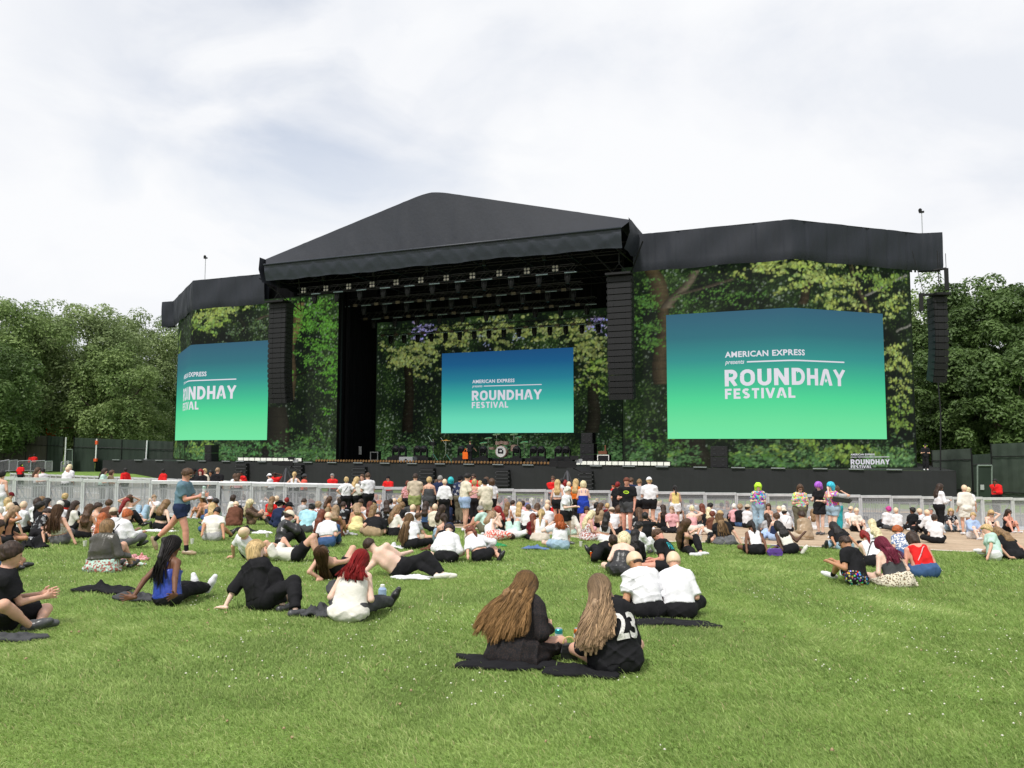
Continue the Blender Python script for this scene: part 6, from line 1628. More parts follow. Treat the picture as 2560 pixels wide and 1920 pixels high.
def hair_strands(f, root, hair, n_, sc, p, seed, drop):
    rg = np.random.default_rng(seed + 99); hs, hc = hair; Lh = p.get('hl', .34); k = f.k; D = drop(Lh); wave = p.get('wave', .012)
    nl_ = max(8, n_ // 12); lk = rg.integers(0, nl_, n_); thl = np.linspace(-2.3, 2.3, nl_); th = thl[lk] + rg.normal(size=n_) * .05; el = rg.uniform(.75, 1.5, n_)
    seg = 16; T = np.linspace(0, 1, seg); r = np.array([.099, .120, .126])
    dirv = np.stack([np.sin(th) * np.cos(el), -np.cos(th) * np.cos(el), np.sin(el)], 1)
    base_ = f.hq(0, -.012, .026); ax = np.stack([f.hr, f.hf, f.hu])
    lat = np.clip(th / 1.9, -1.15, 1.15); wid = p.get('hwid', .058) * 2.0; lay = rg.uniform(0, 1, nl_)[lk]; depth = .022 + .05 * lay + rg.uniform(-.008, .008, n_); Lr = rg.uniform(.74, 1.06, nl_)[lk] * rg.uniform(.94, 1.04, n_) * (1 - .16 * np.abs(lat)); ph = rg.uniform(0, 6.28, nl_)[lk] + rg.normal(size=n_) * .45; fq = rg.uniform(8, 13, nl_)[lk]; jl = rg.normal(size=nl_)[lk] * .02 + rg.normal(size=n_) * .006
    EN = -.42 + .22 * np.abs(np.sin(th)); hang = nrm(D[3] - D[1]); path = np.zeros((n_, seg, 3))
    sh = (0, 0, 0)
    for j, t in enumerate(T):
        if hs in 'SOTCU' or Lh < .12:
            a = dirv.copy(); slide = t * .9 * min(1, Lh / .15 + .3); e2 = el - slide * (1.1 if hs == 'O' else .7)
            a = np.stack([np.sin(th) * np.cos(np.maximum(e2, -.65)), -np.cos(th) * np.cos(np.maximum(e2, -.65)), np.sin(e2)], 1); path[:, j] = base_ + (a * r * (1 + .05 * rg.random((n_, 1)))) @ ax + (f.hu * -1)[None] * (np.maximum(-e2 - .65, 0) * .05)[:, None]
            continue
        if t < .3:      # over the scalp to the nape or the temple
            u = t / .3; e2 = el * (1 - u) + EN * u; a = np.stack([np.sin(th) * np.cos(e2), -np.cos(th) * np.cos(e2), np.sin(e2)], 1); path[:, j] = base_ + (a * r * (1 + .12 * u)) @ ax
        else:
            u = (t - .3) / .7; q = path[:, 4] if False else None
            a = np.stack([np.sin(th) * np.cos(EN), -np.cos(th) * np.cos(EN), np.sin(EN)], 1); s0 = base_ + (a * r * 1.12) @ ax
            tgt = D[1][None] + hang[None] * (Lh * Lr)[:, None] + f.A[None] * (lat * wid * 1.15 + jl)[:, None] - f.Fw[None] * depth[:, None] + np.array(sh)[None]
            m = D[1][None] + f.A[None] * (lat * wid * .9)[:, None] - f.Fw[None] * (depth * .8 + .012)[:, None] + np.array(sh)[None] * .3
            path[:, j] = s0 * (1 - u) ** 2 + m * 2 * u * (1 - u) + tgt * u * u
            wv_ = wave * min(1, u * 1.6); path[:, j] += f.A[None] * (np.sin(ph + fq * u) * wv_)[:, None] + f.Fw[None] * (np.cos(ph * 1.3 + fq * u) * wv_ * .8)[:, None]
    path[:, :, 2] = np.maximum(path[:, :, 2], .01)
    tg = np.gradient(path, axis=1); tg /= np.linalg.norm(tg, axis=2)[..., None] + 1e-9
    out = path - (f.N + f.H)[None, None] / 2; side = np.cross(tg, out); side /= np.linalg.norm(side, axis=2)[..., None] + 1e-9
    w = (.0038 + .0024 * rg.random(n_))[:, None, None] * (1 - .65 * T ** 3)[None, :, None]; nn_ = np.cross(side, tg)
    Va = path - side * w; Vb = path + nn_ * w * .7; Vc = path + side * w
    V = np.stack([Va, Vb, Vc], 2).reshape(-1, 3) * sc; b_ = np.arange(n_)[:, None] * seg * 3 + np.arange(seg - 1)[None] * 3; b_ = b_.ravel()[:, None]
    F = np.concatenate([b_ + np.array([0, 1, 4, 3]), b_ + np.array([1, 2, 5, 4]), b_ + np.array([2, 0, 3, 5])])
    tint = np.clip(.30 + rg.normal(size=nl_)[lk][:, None] * .13 + rg.normal(size=n_)[:, None] * .06 + (.55 * T[None] ** 1.2 - .14 if p.get('tips') else .1 * T[None]), 0, 1); tint = np.repeat(tint[..., None], 3, 2).ravel()
    o = npmesh('hair', V, F, hair_mat(hc, True), smooth=True, attr={'tint': np.stack([tint] * 4, 1)})
    # join into the hair part: keep one hair mesh per person
    old = [c for c in root.children if c.name.split('.')[0] == 'hair']
    if old: o.parent = old[0]; o.name = 'strands'
    else: o.parent = root

# ---------- poses ----------
def POSE(c, rd, **k):
    j = lambda a: rd.uniform(-a, a); p = {}
    if c == 'X':    # cross-legged
        p = dict(lean=j(5) - 2, bend=14 + j(8), hp=4 + j(6), AL=(.12, .34, .07), AR=(-.10, .40, .07), kL=(-1, .3, .15), kR=(1, .3, .15), WL=(-.16 + j(.05), .30, .16 + j(.05)), WR=(.14 + j(.05), .32, .18 + j(.06)))
    elif c == 'K':  # knees up
        p = dict(lean=-4 + j(5), bend=18 + j(8), hp=0, AL=(-.13, .50, .07), AR=(.13, .53, .07), kL=(-.1, .3, 1), kR=(.1, .3, 1), WL=(-.12, .40, .36), WR=(.12, .42, .33))
    elif c == 'S':  # legs out
        p = dict(lean=-8 + j(4), bend=14, hp=2, AL=(-.10, .80, .07), AR=(.12, .82, .07), kL=(0, .1, 1), kR=(0, .1, 1), WL=(-.2, .30, .18), WR=(.2, .32, .18))
    elif c == 'B':  # leaning back on both hands
        p = dict(lean=-20 + j(4), bend=6, hp=12, AL=(-.10, .72, .07), AR=(.14, .78, .07), kL=(0, .1, 1), kR=(0, .1, 1), WL=(-.30, -.32, .05), WR=(.30, -.30, .05), eL=(-.6, -1, .2), eR=(.6, -1, .2))
    elif c == 'R':  # leaning on right hand, legs folded to the left
        p = dict(lean=-4, bend=8, hp=6, side=8, AL=(-.42, .25, .06), AR=(-.40, .10, .06), kL=(-.3, 1, .2), kR=(-.1, 1, .2), WL=(-.1, .32, .16), WR=(.42, -.05, .05), eR=(.8, -.6, .2))
    elif c == 'U':  # cross-legged with one hand raised to the face / hair
        p = dict(lean=j(5), bend=12, hp=4, AL=(.12, .34, .07), AR=(-.10, .40, .07), kL=(-1, .3, .15), kR=(1, .3, .15), WL=(-.12, .30, .16), WR=(.13, .17, .72), eR=(1, .3, -.5))
    elif c == 'A':  # standing
        p = dict(ph=.93, lean=j(2), bend=3 + j(3), hp=2, AL=(-.09, .02, .07), AR=(.10, .0, .07), kL=(0, 1, 0), kR=(0, 1, 0), WL=(-.24, .05, .88), WR=(.24, .06, .88), eL=(-.3, -1, 0), eR=(.3, -1, 0))
    elif c == 'F':  # standing, forearms forward (holding, leaning on the barrier)
        p = dict(ph=.93, lean=2, bend=6 + j(3), hp=6, AL=(-.09, .05, .07), AR=(.10, -.04, .07), kL=(0, 1, 0), kR=(0, 1, 0), WL=(-.12, .30, 1.12), WR=(.14, .30, 1.14), eL=(-.5, -.6, -.8), eR=(.5, -.6, -.8))
    elif c == 'M':  # standing, hands on hips
        p = dict(ph=.93, lean=0, bend=4, hp=2, AL=(-.10, .0, .07), AR=(.12, .0, .07), kL=(0, 1, 0), kR=(0, 1, 0), WL=(-.17, .02, 1.02), WR=(.17, .02, 1.02), eL=(-1, -.4, 0), eR=(1, -.4, 0))
    p.update(k); return p
HEADTOP = {}
def place(px, py, basey, c, p, Y=None, seed=0):
    """where a figure sits from the sight line to the top of its head (and, if given, to the ground under it)"""
    f = Fig(p, random.Random(0)); top = f.hq(0, 0, .128)[2]
    if basey is not None: g = on_ground(px, basey); Y = g.y; hp_ = at_depth(px, py, Y); s = (hp_.z - gz(hp_.x, Y)) / top
    elif Y is not None: hp_ = at_depth(px, py, Y); s = (hp_.z - gz(hp_.x, Y)) / top
    else: q = on_ground(px, py, top); hp_ = q; s = 1.
    s = max(.86, min(1.16, s)); return hp_, s, f
# ================= WHO SITS AND STANDS WHERE =================
from mathutils.bvhtree import BVHTree
PEOPLE = []     # label records
def res_for(Y): return .0115 if Y < 8.2 else .013 if Y < 11.5 else .016 if Y < 16 else .019 if Y < 22 else .023 if Y < 34 else .027
def to_local(root, face, sc, w):
    d = w - root; a = R(face); return [(d.x * math.cos(a) - d.y * math.sin(a)) / sc, (d.x * math.sin(a) + d.y * math.cos(a)) / sc, d.z / sc]
NSEED = [100]
def near(base, head, face, c, hair, top, bot, skin='f', shoes='wh', label='', rem=1, sc=1., tg=None, extras=(), strands=0, group=None, lean_len=.745, hands=None, detail=False, bow=.03, **k):
    """figure placed by the ground point under the pelvis and the top of the head; tg: ground points (px, py, height) its hands and feet touch"""
    NSEED[0] += 1; rd = random.Random(NSEED[0]); p = POSE(c, rd, **k); root = on_ground(*base); root.z = gz(root.x, root.y)
    if head is not None:
        T = at_depth(head[0], head[1], root.y); dx = T.x - root.x; dz = T.z - root.z - .115 * sc
        L_ = lean_len * sc; q = dx * dx + dz * dz
        if q > L_ * L_: sc = min(1.18, sc * math.sqrt(q) / L_); L_ = lean_len * sc; dep = 0
        else: dep = math.sqrt(L_ * L_ - q)
        a = R(face); fw = Vector((math.sin(a), math.cos(a), 0)); dy = dep * (1 if fw.y * rem >= 0 else -1)
        loc = np.array(to_local(root, face, sc, root + Vector((dx, dy, dz + .115 * sc))))
        P_ = V3(0, 0, .115); D = loc - P_; Ln = np.linalg.norm(D); D = D / Ln; f0 = V3(0, 1, 0); f0 = nrm(f0 - D * (f0 @ D))
        C_ = P_ + D * .24 - f0 * bow; N_ = P_ + D * .475 - f0 * bow * .6; H_ = P_ + D * (.62) + f0 * .02
        p['spine'] = [P_, C_, N_, H_]
        if 'across' not in p: p['across'] = (1, -.0, 0)
    if tg:
        for key, (px, py, hh) in tg.items():
            w = on_ground(px, py, hh); p[key] = to_local(root, face, sc, w)
            if key[0] == 'W': p[key][2] = max(p[key][2], .035)
            else: p[key][2] = max(p[key][2], .065)
    if hair[0] == 'S': strands = 0
    Y = root.y; hd_ = hands if hands is not None else Y < 12
    o, f = person(root, face, sc, p, hair, top, bot, skin, shoes, label, group, h=res_for(Y), extras=extras, strands=strands, hands=hd_, detail=detail, seed=NSEED[0])
    if abs(o.rotation_euler.z + R(face)) > 1e-6: pass
    return o, f, sc
def decal(o, f, sc, partname, V, F, m, at, size, out=.006, front=False, name='print'):
    """flat lettering laid on the cloth: projected onto the garment's surface"""
    src = [c for c in o.children if c.name.split('.')[0] == partname]
    if not src: return
    me = src[0].data; bv = BVHTree.FromPolygons([v.co for v in me.vertices], [tuple(p.vertices) for p in me.polygons])
    X = Vector(f.A) * (-1 if front else 1); Z = Vector(f.d1); W = Vector(f.Fw) * (1 if front else -1); C0 = Vector(at) * sc
    vs = []
    for (x, y) in V:
        q = C0 + (X * x + Z * y) * size * sc; hit = bv.ray_cast(q + W * .6, -W)
        vs.append((hit[0] + W * out * sc) if hit[0] is not None and (hit[0] - q).length < .35 else q + W * .15)
    mb = MB(); mb.add(vs, F); d = mb.build(name, m, parent=None); d.parent = src[0]; return d
def dense(V, F, cell=.06):
    """cut large text faces into small ones so they follow the cloth"""
    import bmesh
    bm = bmesh.new(); vv = [bm.verts.new((x, y, 0)) for x, y in V]
    for f in F:
        try: bm.faces.new([vv[i] for i in f])
        except ValueError: pass
    bmesh.ops.triangulate(bm, faces=bm.faces[:])
    for ax in (0, 1):
        for k in range(-30, 40):
            no = (1, 0, 0) if ax == 0 else (0, 1, 0); co = (k * cell, 0, 0) if ax == 0 else (0, k * cell, 0)
            bmesh.ops.bisect_plane(bm, geom=bm.verts[:] + bm.edges[:] + bm.faces[:], plane_co=co, plane_no=no)
    bm.verts.index_update(); r = ([(v.co.x, v.co.y) for v in bm.verts], [tuple(v.index for v in f.verts) for f in bm.faces]); bm.free(); return r

# ---- nearest figures ----
near((6, 1574), (26, 1360), 55, 'X', ('S', 'db'), ('t', 'bk'), ('h', 'bk'), 'f', 'dg', 'person with short dark hair, black T-shirt and shorts, cut by the left picture edge', tg=dict(AR=(72, 1572, .03)), AL=(.15, .30, .06), WL=(-.02, .34, .32), WR=(.05, .36, .30), kR=(1, .7, .1), detail=True, strands=500, short=.85, loose=.01, hl=.08)
near((418, 1513), (418, 1346), 25, 'B', ('Q', 'bk'), ('s', 'bl', 'satin'), ('t', 'bk'), 'b', 'wh', 'person in bright blue strappy top with long black ponytail, leaning back on both hands', tg=dict(WL=(312, 1521, 0), WR=(433, 1532, 0), AL=(548, 1464, .03), AR=(560, 1474, .03)), kL=(.2, .3, .6), kR=(.3, .2, .8), hL=(-.75, -.5, 0), hR=(.2, -1, 0), hy=35, hl=.38, hwid=.040, cut=.15, strands=260, curl=.2, hem=-.12, waist=.0, detail=True)
near((655, 1524), (624, 1359), 38, 'B', ('O', 'bl'), ('l', 'bk'), ('t', 'bk'), 'p', 'dg', 'blond person in black shirt and trousers leaning on one tattooed arm', tg=dict(WL=(560, 1526, 0), WR=(724, 1500, .10), AR=(738, 1536, .02), AL=(706, 1521, .03)), kL=(.2, .1, 1), kR=(.3, .6, 1), hL=(-1, -.25, 0), eR=(.7, .1, -.4), hy=25, strands=420, hl=.1, sleeve=1.25, loose=.02, wide=1.15, curl=.35, detail=True)
near((872, 1552), (889, 1387), 12, 'S', ('L', 'rd'), ('s', 'ow'), ('t', 'dg'), 'p', 'bk', 'person with dark red hair and off-white camisole, one leg stretched out', tg=dict(AR=(1010, 1507, .04), AL=(900, 1528, .03)), tR=(.5, .1, .9), kL=(-.35, 1, .3), WL=(-.16, .28, .2), WR=(.12, .30, .24), hl=.20, strands=480, wide=1.12, flare=1, cut=.13, nod=20, hshift=(.03, 0, 0), hy=-10, hem=-.05)
near((842, 1445), (818, 1364), 35, 'K', ('L', 'br'), ('s', 'bk'), ('h', 'bk'), 'f', 'bk', 'person with long brown hair and black strappy top propped on an elbow, knee up', rem=-1, tg=dict(WL=(806, 1452, 0), AL=(868, 1424, .03), AR=(880, 1436, .03)), hl=.36, strands=300, hy=40, eL=(-.2, -1, -.2), extras=('shades',))
near((1000, 1441), (913, 1357), 0, 'S', ('S', 'db'), ('-', 'bk'), ('t', 'bk'), 'p', 'ow', 'bare-backed person in black jeans reclining on one elbow, white sneaker out to the right', girl=0, tg=dict(WL=(905, 1449, 0), AL=(1095, 1440, .05), AR=(1108, 1443, .03)), WR=(.1, .30, .35), kL=(0, .3, 1), kR=(0, .1, 1), eL=(-.9, .2, -.4), tR=(1, .1, .1), tL=(1, .1, .1), strands=260, hl=.08, extras=('shades',), lean_len=.72, hy=-50)
near((625, 1398), (628, 1317), 48, 'B', ('K', '-'), ('l', 'wh'), ('h', 'bk'), 'f', 'bk', 'reclining person with bald cap, sunglasses and white shirt behind the blond one', rem=-1, WL=(-.2, -.25, .05), WR=(.1, .42, .25), AL=(-.1, .75, .07), AR=(.1, .8, .07), extras=('shades',), hy=25, sleeve=.8)
near((745, 1403), None, 90, 'K', ('C', 'br'), ('t', 'ow'), ('h', 'bk'), 'f', 'br', 'person lying on the back with knees up, black shorts and a cap over the face', spine=[(0, 0, .13), (0, -.25, .14), (0, -.50, .15), (-.02, -.68, .15)], across=(1, 0, 0), hipacross=(1, 0, 0), AL=(-.12, .36, .07), AR=(.12, .42, .07), kL=(0, 0, 1), kR=(0, 0, 1), WL=(-.2, -.2, .22), WR=(.15, -.78, .28), eL=(-.4, 0, 1), eR=(.2, 0, 1), girl=0, hat='be', sock='wh', short=.62, hands=True)
near((703, 1370), (717, 1280), 62, 'K', ('C', 'db'), ('J', 'bk', 'leather'), ('t', 'bk'), 'f', 'bk', 'person in black leather jacket and backwards cream cap', WL=(-.02, .36, .52), WR=(.08, .34, .60), hat='cr', capback=1, extras=('shades',), AR=(.1, .55, .07), loose=.02, girl=0, detail=True)
near((816, 1368), (812, 1285), 4, 'K', ('K', '-'), ('t', 'wh'), ('j', 'dn'), 'f', 'bk', 'bald-capped person in knotted white shirt, right of the sky blue shirt', hem=.55, WL=(-.2, .3, .3), WR=(.2, .3, .3))
near((1027, 1373), (1017, 1289), 18, 'X', ('L', 'lb'), ('t', 'wh'), ('t', 'bk'), 'f', 'bk', 'person with very long straight light brown hair, white T-shirt and black trousers', hl=.52, strands=420, hshift=(-.10, 0, .02), wave=.003, hwid=.05, hem=.25)
near((1114, 1406), (1120, 1315), 0, 'X', ('H', 'db'), ('l', 'wh'), ('h', 'bk'), 'p', 'bk', 'person in navy bucket hat and white shirt, cross-legged in black shorts', hat='nv', brim=.125, nod=22, hem=.3, loose=.02, short=.4)
near((1204, 1404), (1168, 1325), 335, 'R', ('P', 'au'), ('l', 'wh'), ('h', 'bk'), 'f', 'bk', 'person in cream cap with auburn ponytail, leaning on one hand, cropped white shirt', tg=dict(WL=(1169, 1411, 0)), WR=(.2, .3, .2), AL=(.4, .1, .06), AR=(.35, -.1, .06), kL=(.2, .9, .2), kR=(1, .5, .1), hat='cr', hl=.16, hem=.6, nod=18, hy=-25)
near((1282, 1346), None, 2, 'K', ('S', 'db'), ('l', 'wh'), ('h', 'mt'), 'f', 'wh', 'person lying face up, head towards the camera, in white shirt and mint shorts', spine=[(0, 0, .13), (0, -.25, .14), (0, -.50, .14), (0, -.67, .13)], across=(1, 0, 0), hipacross=(1, 0, 0), AL=(-.13, .30, .07), AR=(.13, .30, .07), kL=(0, 0, 1), kR=(0, 0, 1), WL=(-.42, -.55, .05), WR=(.50, -.35, .05), eL=(-1, 0, .1), eR=(1, 0, .1), short=.85)
near((1400, 1374), (1399, 1290), 345, 'U', ('L', 'gi'), ('t', 'wh'), ('h', 'ld'), 'p', 'wh', 'ginger-haired person in white T-shirt and light denim shorts', WL=(-.18, .2, .58), WR=(.1, .3, .2), eL=(-1, .1, -.4), hl=.17, strands=240, wide=1.1, hem=.35)
near((1350, 1353), (1355, 1277), 10, 'K', ('Q', 'bl'), ('v', 'wh'), ('k', 'be', 'gingham'), 'f', 'wh', 'person with blond ponytail, white headband and sleeveless white top', extras=('headband:wh',), hl=.30, hem=.3)
near((1512, 1402), (1527, 1338), 350, 'S', ('S', 'db'), ('J', 'bk'), ('t', 'bk'), 'f', 'bk', 'dark-haired person in black hoodie lounging on the grass by the orange cup', rem=-1, WL=(-.3, -.25, .05), WR=(.32, -.2, .05), eL=(-.5, -1, 0), eR=(.5, -1, 0), girl=0, loose=.02)
near((1553, 1441), (1571, 1339), 4, 'X', ('O', 'pb'), ('b', 'bk', 'satin'), ('h', 'bk', 'leather'), 'p', 'bk', 'blond person with bare shoulders in a black corset top and glossy shorts', wide=1.05, strands=260, hl=.12, hem=.35, cut=.15, WL=(-.1, .3, .25))
o_, f_, s_ = near((1673, 1434), (1652, 1329), 300, 'X', ('S', 'br'), ('t', 'bk'), ('h', 'bk'), 'r', 'bk', 'person with fade haircut and black T-shirt with teal and purple print', girl=0, wide=1.08, nod=25, hem=.05, loose=.01, WL=(-.1, .32, .22), WR=(.1, .34, .22), short=.5)
Vt, Ft = dense(*fit_text('PIIIN', -.5, .5, -.3, .35, bold=.02)); decal(o_, f_, s_, 'shirt', Vt, Ft, cloth('tq'), f_.C + f_.d1 * .10 + f_.A * .0, .22)
near((1624, 1546), (1592, 1390), 342, 'X', ('K', 'db'), ('t', 'wh'), ('t', 'bk'), 't', 'bk', 'left one of the nearest two bald caps and white shirts, head turned aside', girl=0, wide=.98, hy=-20, nod=12, hem=.25, loose=.02, WL=(-.16, .3, .3), detail=True)
near((1700, 1546), (1697, 1392), 4, 'X', ('K', '-'), ('t', 'wh'), ('t', 'bk'), 'f', 'bk', 'right one of the nearest two bald caps and white shirts, seen from behind', wide=.98, hem=.2, loose=.02, sleeve=.95)
near((1288, 1657), (1321, 1447), 25, 'X', ('L', 'cg'), ('l', 'bk', 'lace'), ('k', 'bk', 'lace'), 'f', 'bk', 'person with huge wavy light brown hair over a black lace dress, nearest the camera', strands=3400, hl=.48, hwid=.092, wave=.030, tips=1, hshift=(-.11, -.02, .0), wide=1.2, WR=(.22, .28, .28), WL=(-.1, .3, .2), skirt=.85, hroll=0, bow=.05, hy=25)
o_, f_, s_ = near((1544, 1681), (1500, 1453), 352, 'X', ('L', 'du'), ('t', 'bk'), ('h', 'bk'), 'f', 'bk', 'person with long wavy dark blond hair in a black number 23 jersey', strands=2800, hl=.42, hwid=.048, wave=.030, tips=1, hshift=(-.24, -.0, 0), wide=1.1, loose=.02, hem=-.1, short=.35, sleeve=1.1, WL=(-.20, .28, .25), AL=(.1, .38, .06), bow=.05)
Vt, Ft = dense(*fit_text('23', -.5, .5, -.5, .5, bold=.025)); decal(o_, f_, s_, 'shirt', Vt, Ft, mat('jersey_number', (.62, .60, .58), .7, var=.3, scale=60), f_.C + f_.A * .105 + f_.d1 * .0, .235, out=.018, name='jersey_number')
near((2143, 1463), (2133, 1347), 318, 'K', ('S', 'db'), ('t', 'bk'), ('h', 'bk', 'floral'), 't', 'wh', 'person in black shirt and flower-patterned shorts with sunglasses, knees drawn up', girl=0, tg=dict(AL=(2082, 1447, .02), AR=(2098, 1440, .02)), extras=('shades',), hy=-10, wide=1.1, sock='bk', WL=(-.2, .35, .36), loose=.01, hem=.1, detail=True, strands=200, hl=.07)
near((2243, 1467), (2222, 1350), 350, 'X', ('L', 'mr'), ('b', 'dg'), ('k', 'cr', 'leopard'), 'p', 'bk', 'maroon-haired person in dark tube top and leopard print skirt', wide=1.2, hl=.27, strands=280, extras=('topshades',), cut=.20, hem=.28, WR=(.2, .3, .3), tR=(.3, 1, 0))
near((2190, 1418), (2186, 1337), 18, 'K', ('Q', 'rd'), ('v', 'wh'), ('t', 'bk'), 'p', 'bk', 'red-haired person in white vest behind the leopard skirt', extras=('belt:bk', 'shades'), hl=.15, wide=1.12, hy=25)
near((2262, 1400), (2266, 1322), 0, 'X', ('U', 'gi'), ('t', 'db', 'patt'), ('j', 'dn'), 'f', 'bk', 'person with round ginger-brown curls and blue patterned top')
near((2312, 1442), (2300, 1338), 4, 'X', ('O', 'db'), ('v', 'rd'), ('j', 'dn'), 'r', 'bk', 'person in bright red vest and blue jeans with pink bag strap', wide=1.3, extras=('belt:pk', 'topshades'), scoop=1, hem=.18, hl=.09, strands=200)
near((2487, 1402), (2489, 1317), 290, 'B', ('B', 'bl'), ('t', 'mt'), ('h', 'wh'), 'f', 'wh', 'person in pale mint T-shirt with blond bun, legs out to the left', tg=dict(AL=(2412, 1378, .03), AR=(2422, 1371, .03), WL=(2468, 1404, 0), WR=(2527, 1401, 0)), extras=('belt:dg',), loose=.03, kL=(0, 0, 1), kR=(0, 0, 1), hy=0)
near((2537, 1399), (2520, 1326), 345, 'R', ('L', 'lb'), ('d', 'bk'), ('k', 'bk'), 'f', 'bk', 'person with long light brown hair and black dress at the right picture edge', hl=.3, wide=1.1)
near((1891, 1387), (1890, 1309), 0, 'X', ('Q', 'bk'), ('v', 'wh'), ('h', 'bk'), 'b', 'bk', 'black-haired person in square-backed white vest, both hands on the grass', tg=dict(WL=(1866, 1390, 0), WR=(1924, 1391, 0)), eL=(-1, -.6, .1), eR=(1, -.6, .1), hl=.15, scoop=1, hem=.2)
near((1975, 1385), (1957, 1310), 8, 'R', ('L', 'bk'), ('v', 'ow'), ('h', 'bk'), 'd', 'ow', 'person in cream vest with long black wavy hair beside the purple handbag', tg=dict(WL=(1960, 1390, 0)), WR=(.35, .2, .45), eR=(1, -.2, -.3), AL=(-.35, .3, .06), AR=(.3, .05, .06), hl=.25, hem=.35, hy=15)
near((2016, 1350), (2011, 1281), 325, 'X', ('B', 'db'), ('J', 'tn', 'satin'), ('t', 'be'), 't', 'bk', 'person with dark bun wrapped in a shiny tan coat on the matting', wide=1.1, loose=.04, hem=-.3)
near((1813, 1362), (1803, 1288), 10, 'R', ('L', 'lb'), ('t', 'bk'), ('k', 'as'), 'f', 'bk', 'person with very long light brown hair and wide charcoal skirt at the matting edge', hl=.46, wide=1.2, skirt=.95, strands=240, wave=.005)
near((1712, 1381), (1707, 1297), 78, 'K', ('L', 'br'), ('v', 'bk'), ('t', 'bk'), 'f', 'wh', 'person in black waistcoat and trousers, knees up in bright white sneakers', tg=dict(AL=(1752, 1383, .03), AR=(1740, 1391, .03)), hl=.42, WL=(-.1, .30, .5), WR=(.1, .32, .5), rem=-1)
near((2110, 1375), (2100, 1313), 15, 'R', ('L', 'bk'), ('t', 'bk'), ('j', 'ld'), 't', 'bk', 'person with long straight black hair and black T-shirt behind the floral shorts', tg=dict(WL=(2094, 1380, 0)), hl=.3)
near((254, 1430), (257, 1303), 14, 'K', ('O', 'lb'), ('J', 'ol', 'leather'), ('k', 'mt', 'patt'), 'f', 'bk', 'person in studded olive leather jacket and mint skirt with auburn bob', strands=260, hl=.1, wide=1.2, loose=.03, hem=.35, skirt=.9, WL=(-.2, .35, .3), WR=(.3, .3, .2))
near((299, 1373), (305, 1278), 35, 'K', ('B', 'gi'), ('l', 'wh'), ('l', 'as'), 'f', 'bk', 'person with ginger updo, white shirt and black shoulder bag', extras=('strapbag:bk',), tg=dict(AR=(352, 1365, .03), AL=(345, 1358, .03)), loose=.015, hem=.3, kL=(.2, .3, 1), kR=(.6, .3, .4))
near((529, 1352), (531, 1272), 5, 'B', ('S', 'bk'), ('t', 'ow'), ('h', 'gy'), 't', 'bk', 'black-haired person in pale T-shirt leaning back on both hands', girl=0, tg=dict(WL=(496, 1357, 0), WR=(561, 1356, 0)), wide=1.1, loose=.01, hem=.1, hy=-20)
near((150, 1361), (142, 1264), 10, 'R', ('L', 'br'), ('b', 'be', 'patt'), ('j', 'as'), 'f', 'bk', 'person with big long brown hair, patterned cropped top and charcoal jeans', hl=.34, hwid=.085, strands=420, hem=.5, wide=1.05, tg=dict(WL=(110, 1357, .05)), rem=1)
near((88, 1353), (93, 1277), 62, 'X', ('S', 'db'), ('t', 'bk', 'print'), ('h', 'bk'), 'f', 'bk', 'person with short dark hair and black printed T-shirt left of the big brown hair', girl=0, wide=1.1)
near((400, 1325), (413, 1251), 22, 'R', ('L', 'lb'), ('b', 'bk'), ('t', 'bk'), 'p', 'bk', 'person with bare back and black tube top, seated left of the walking person', hl=.2, wide=1.1, cut=.16)
near((348, 1306), None, 355, 'K', ('S', 'db'), ('b', 'wh', 'patt'), ('j', 'ld'), 'f', 'wh', 'person in light jeans lying on the back, left of the walking person', spine=[(0, 0, .13), (0, -.25, .14), (0, -.50, .14), (0, -.67, .13)], across=(1, 0, 0), hipacross=(1, 0, 0), AL=(-.13, .34, .07), AR=(.13, .34, .07), kL=(0, 0, 1), kR=(0, 0, 1), WL=(-.3, -.75, .05), WR=(.3, -.75, .05), eL=(-1, .2, .1), eR=(1, .2, .1))
near((583, 1315), (580, 1257), 330, 'X', ('K', '-'), ('J', 'br'), ('k', 'br'), 'f', 'bk', 'person with pale cap and reddish brown dress, seen from behind', hem=-.2)
near((764, 1331), (775, 1263), 4, 'X', ('C', 'bk'), ('t', 'sk'), ('h', 'dg'), 'f', 'bk', 'broad-backed person in sky blue shirt and dark cap', girl=0, wide=1.3, hat='dg', capback=1, hem=.05, loose=.01)
near((892, 1327), (885, 1263), 335, 'R', ('L', 'du'), ('x', 'py'), ('k', 'py'), 't', 'bk', 'person in pale yellow strapless dress', hl=.14, cut=.2)
near((931, 1342), (940, 1287), 352, 'X', ('S', 'db'), ('t', 'bk'), ('t', 'tn'), 'f', 'bk', 'broad person in plain black T-shirt and tan trousers bending forward', girl=0, wide=1.25, hem=.0)
near((984, 1340), (991, 1266), 55, 'K', ('L', 'lb'), ('o', 'ow'), ('k', 'bk'), 'f', 'bk', 'person in off-white off-shoulder blouse with hands raised', hl=.28, WL=(-.05, .34, .45), WR=(.1, .36, .45))
near((628, 1312), (630, 1249), 80, 'K', ('L', 'pb'), ('l', 'wb', 'lace'), ('s', 'wb'), 'f', 'bk', 'person in brown lace top, cream cap and black boots with knees up', hat='cr', hl=.3, boot=1, rem=-1)
near((1214, 1334), (1199, 1267), 298, 'K', ('S', 'gy'), ('t', 'mt'), ('h', 'kh'), 'r', 'gy', 'grey-haired person in mint polo shirt reaching forward', girl=0, wide=1.15, WL=(-.15, .55, .22), WR=(.1, .5, .25))
near((1226, 1351), (1228, 1285), 55, 'U', ('L', 'du'), ('v', 'wh'), ('k', 'co', 'patt'), 'p', 'wh', 'person in white vest and coral spotted skirt, hands to the face', WL=(.0, .22, .62), WR=(.08, .2, .62), hl=.15, eR=(.9, .3, -.6))
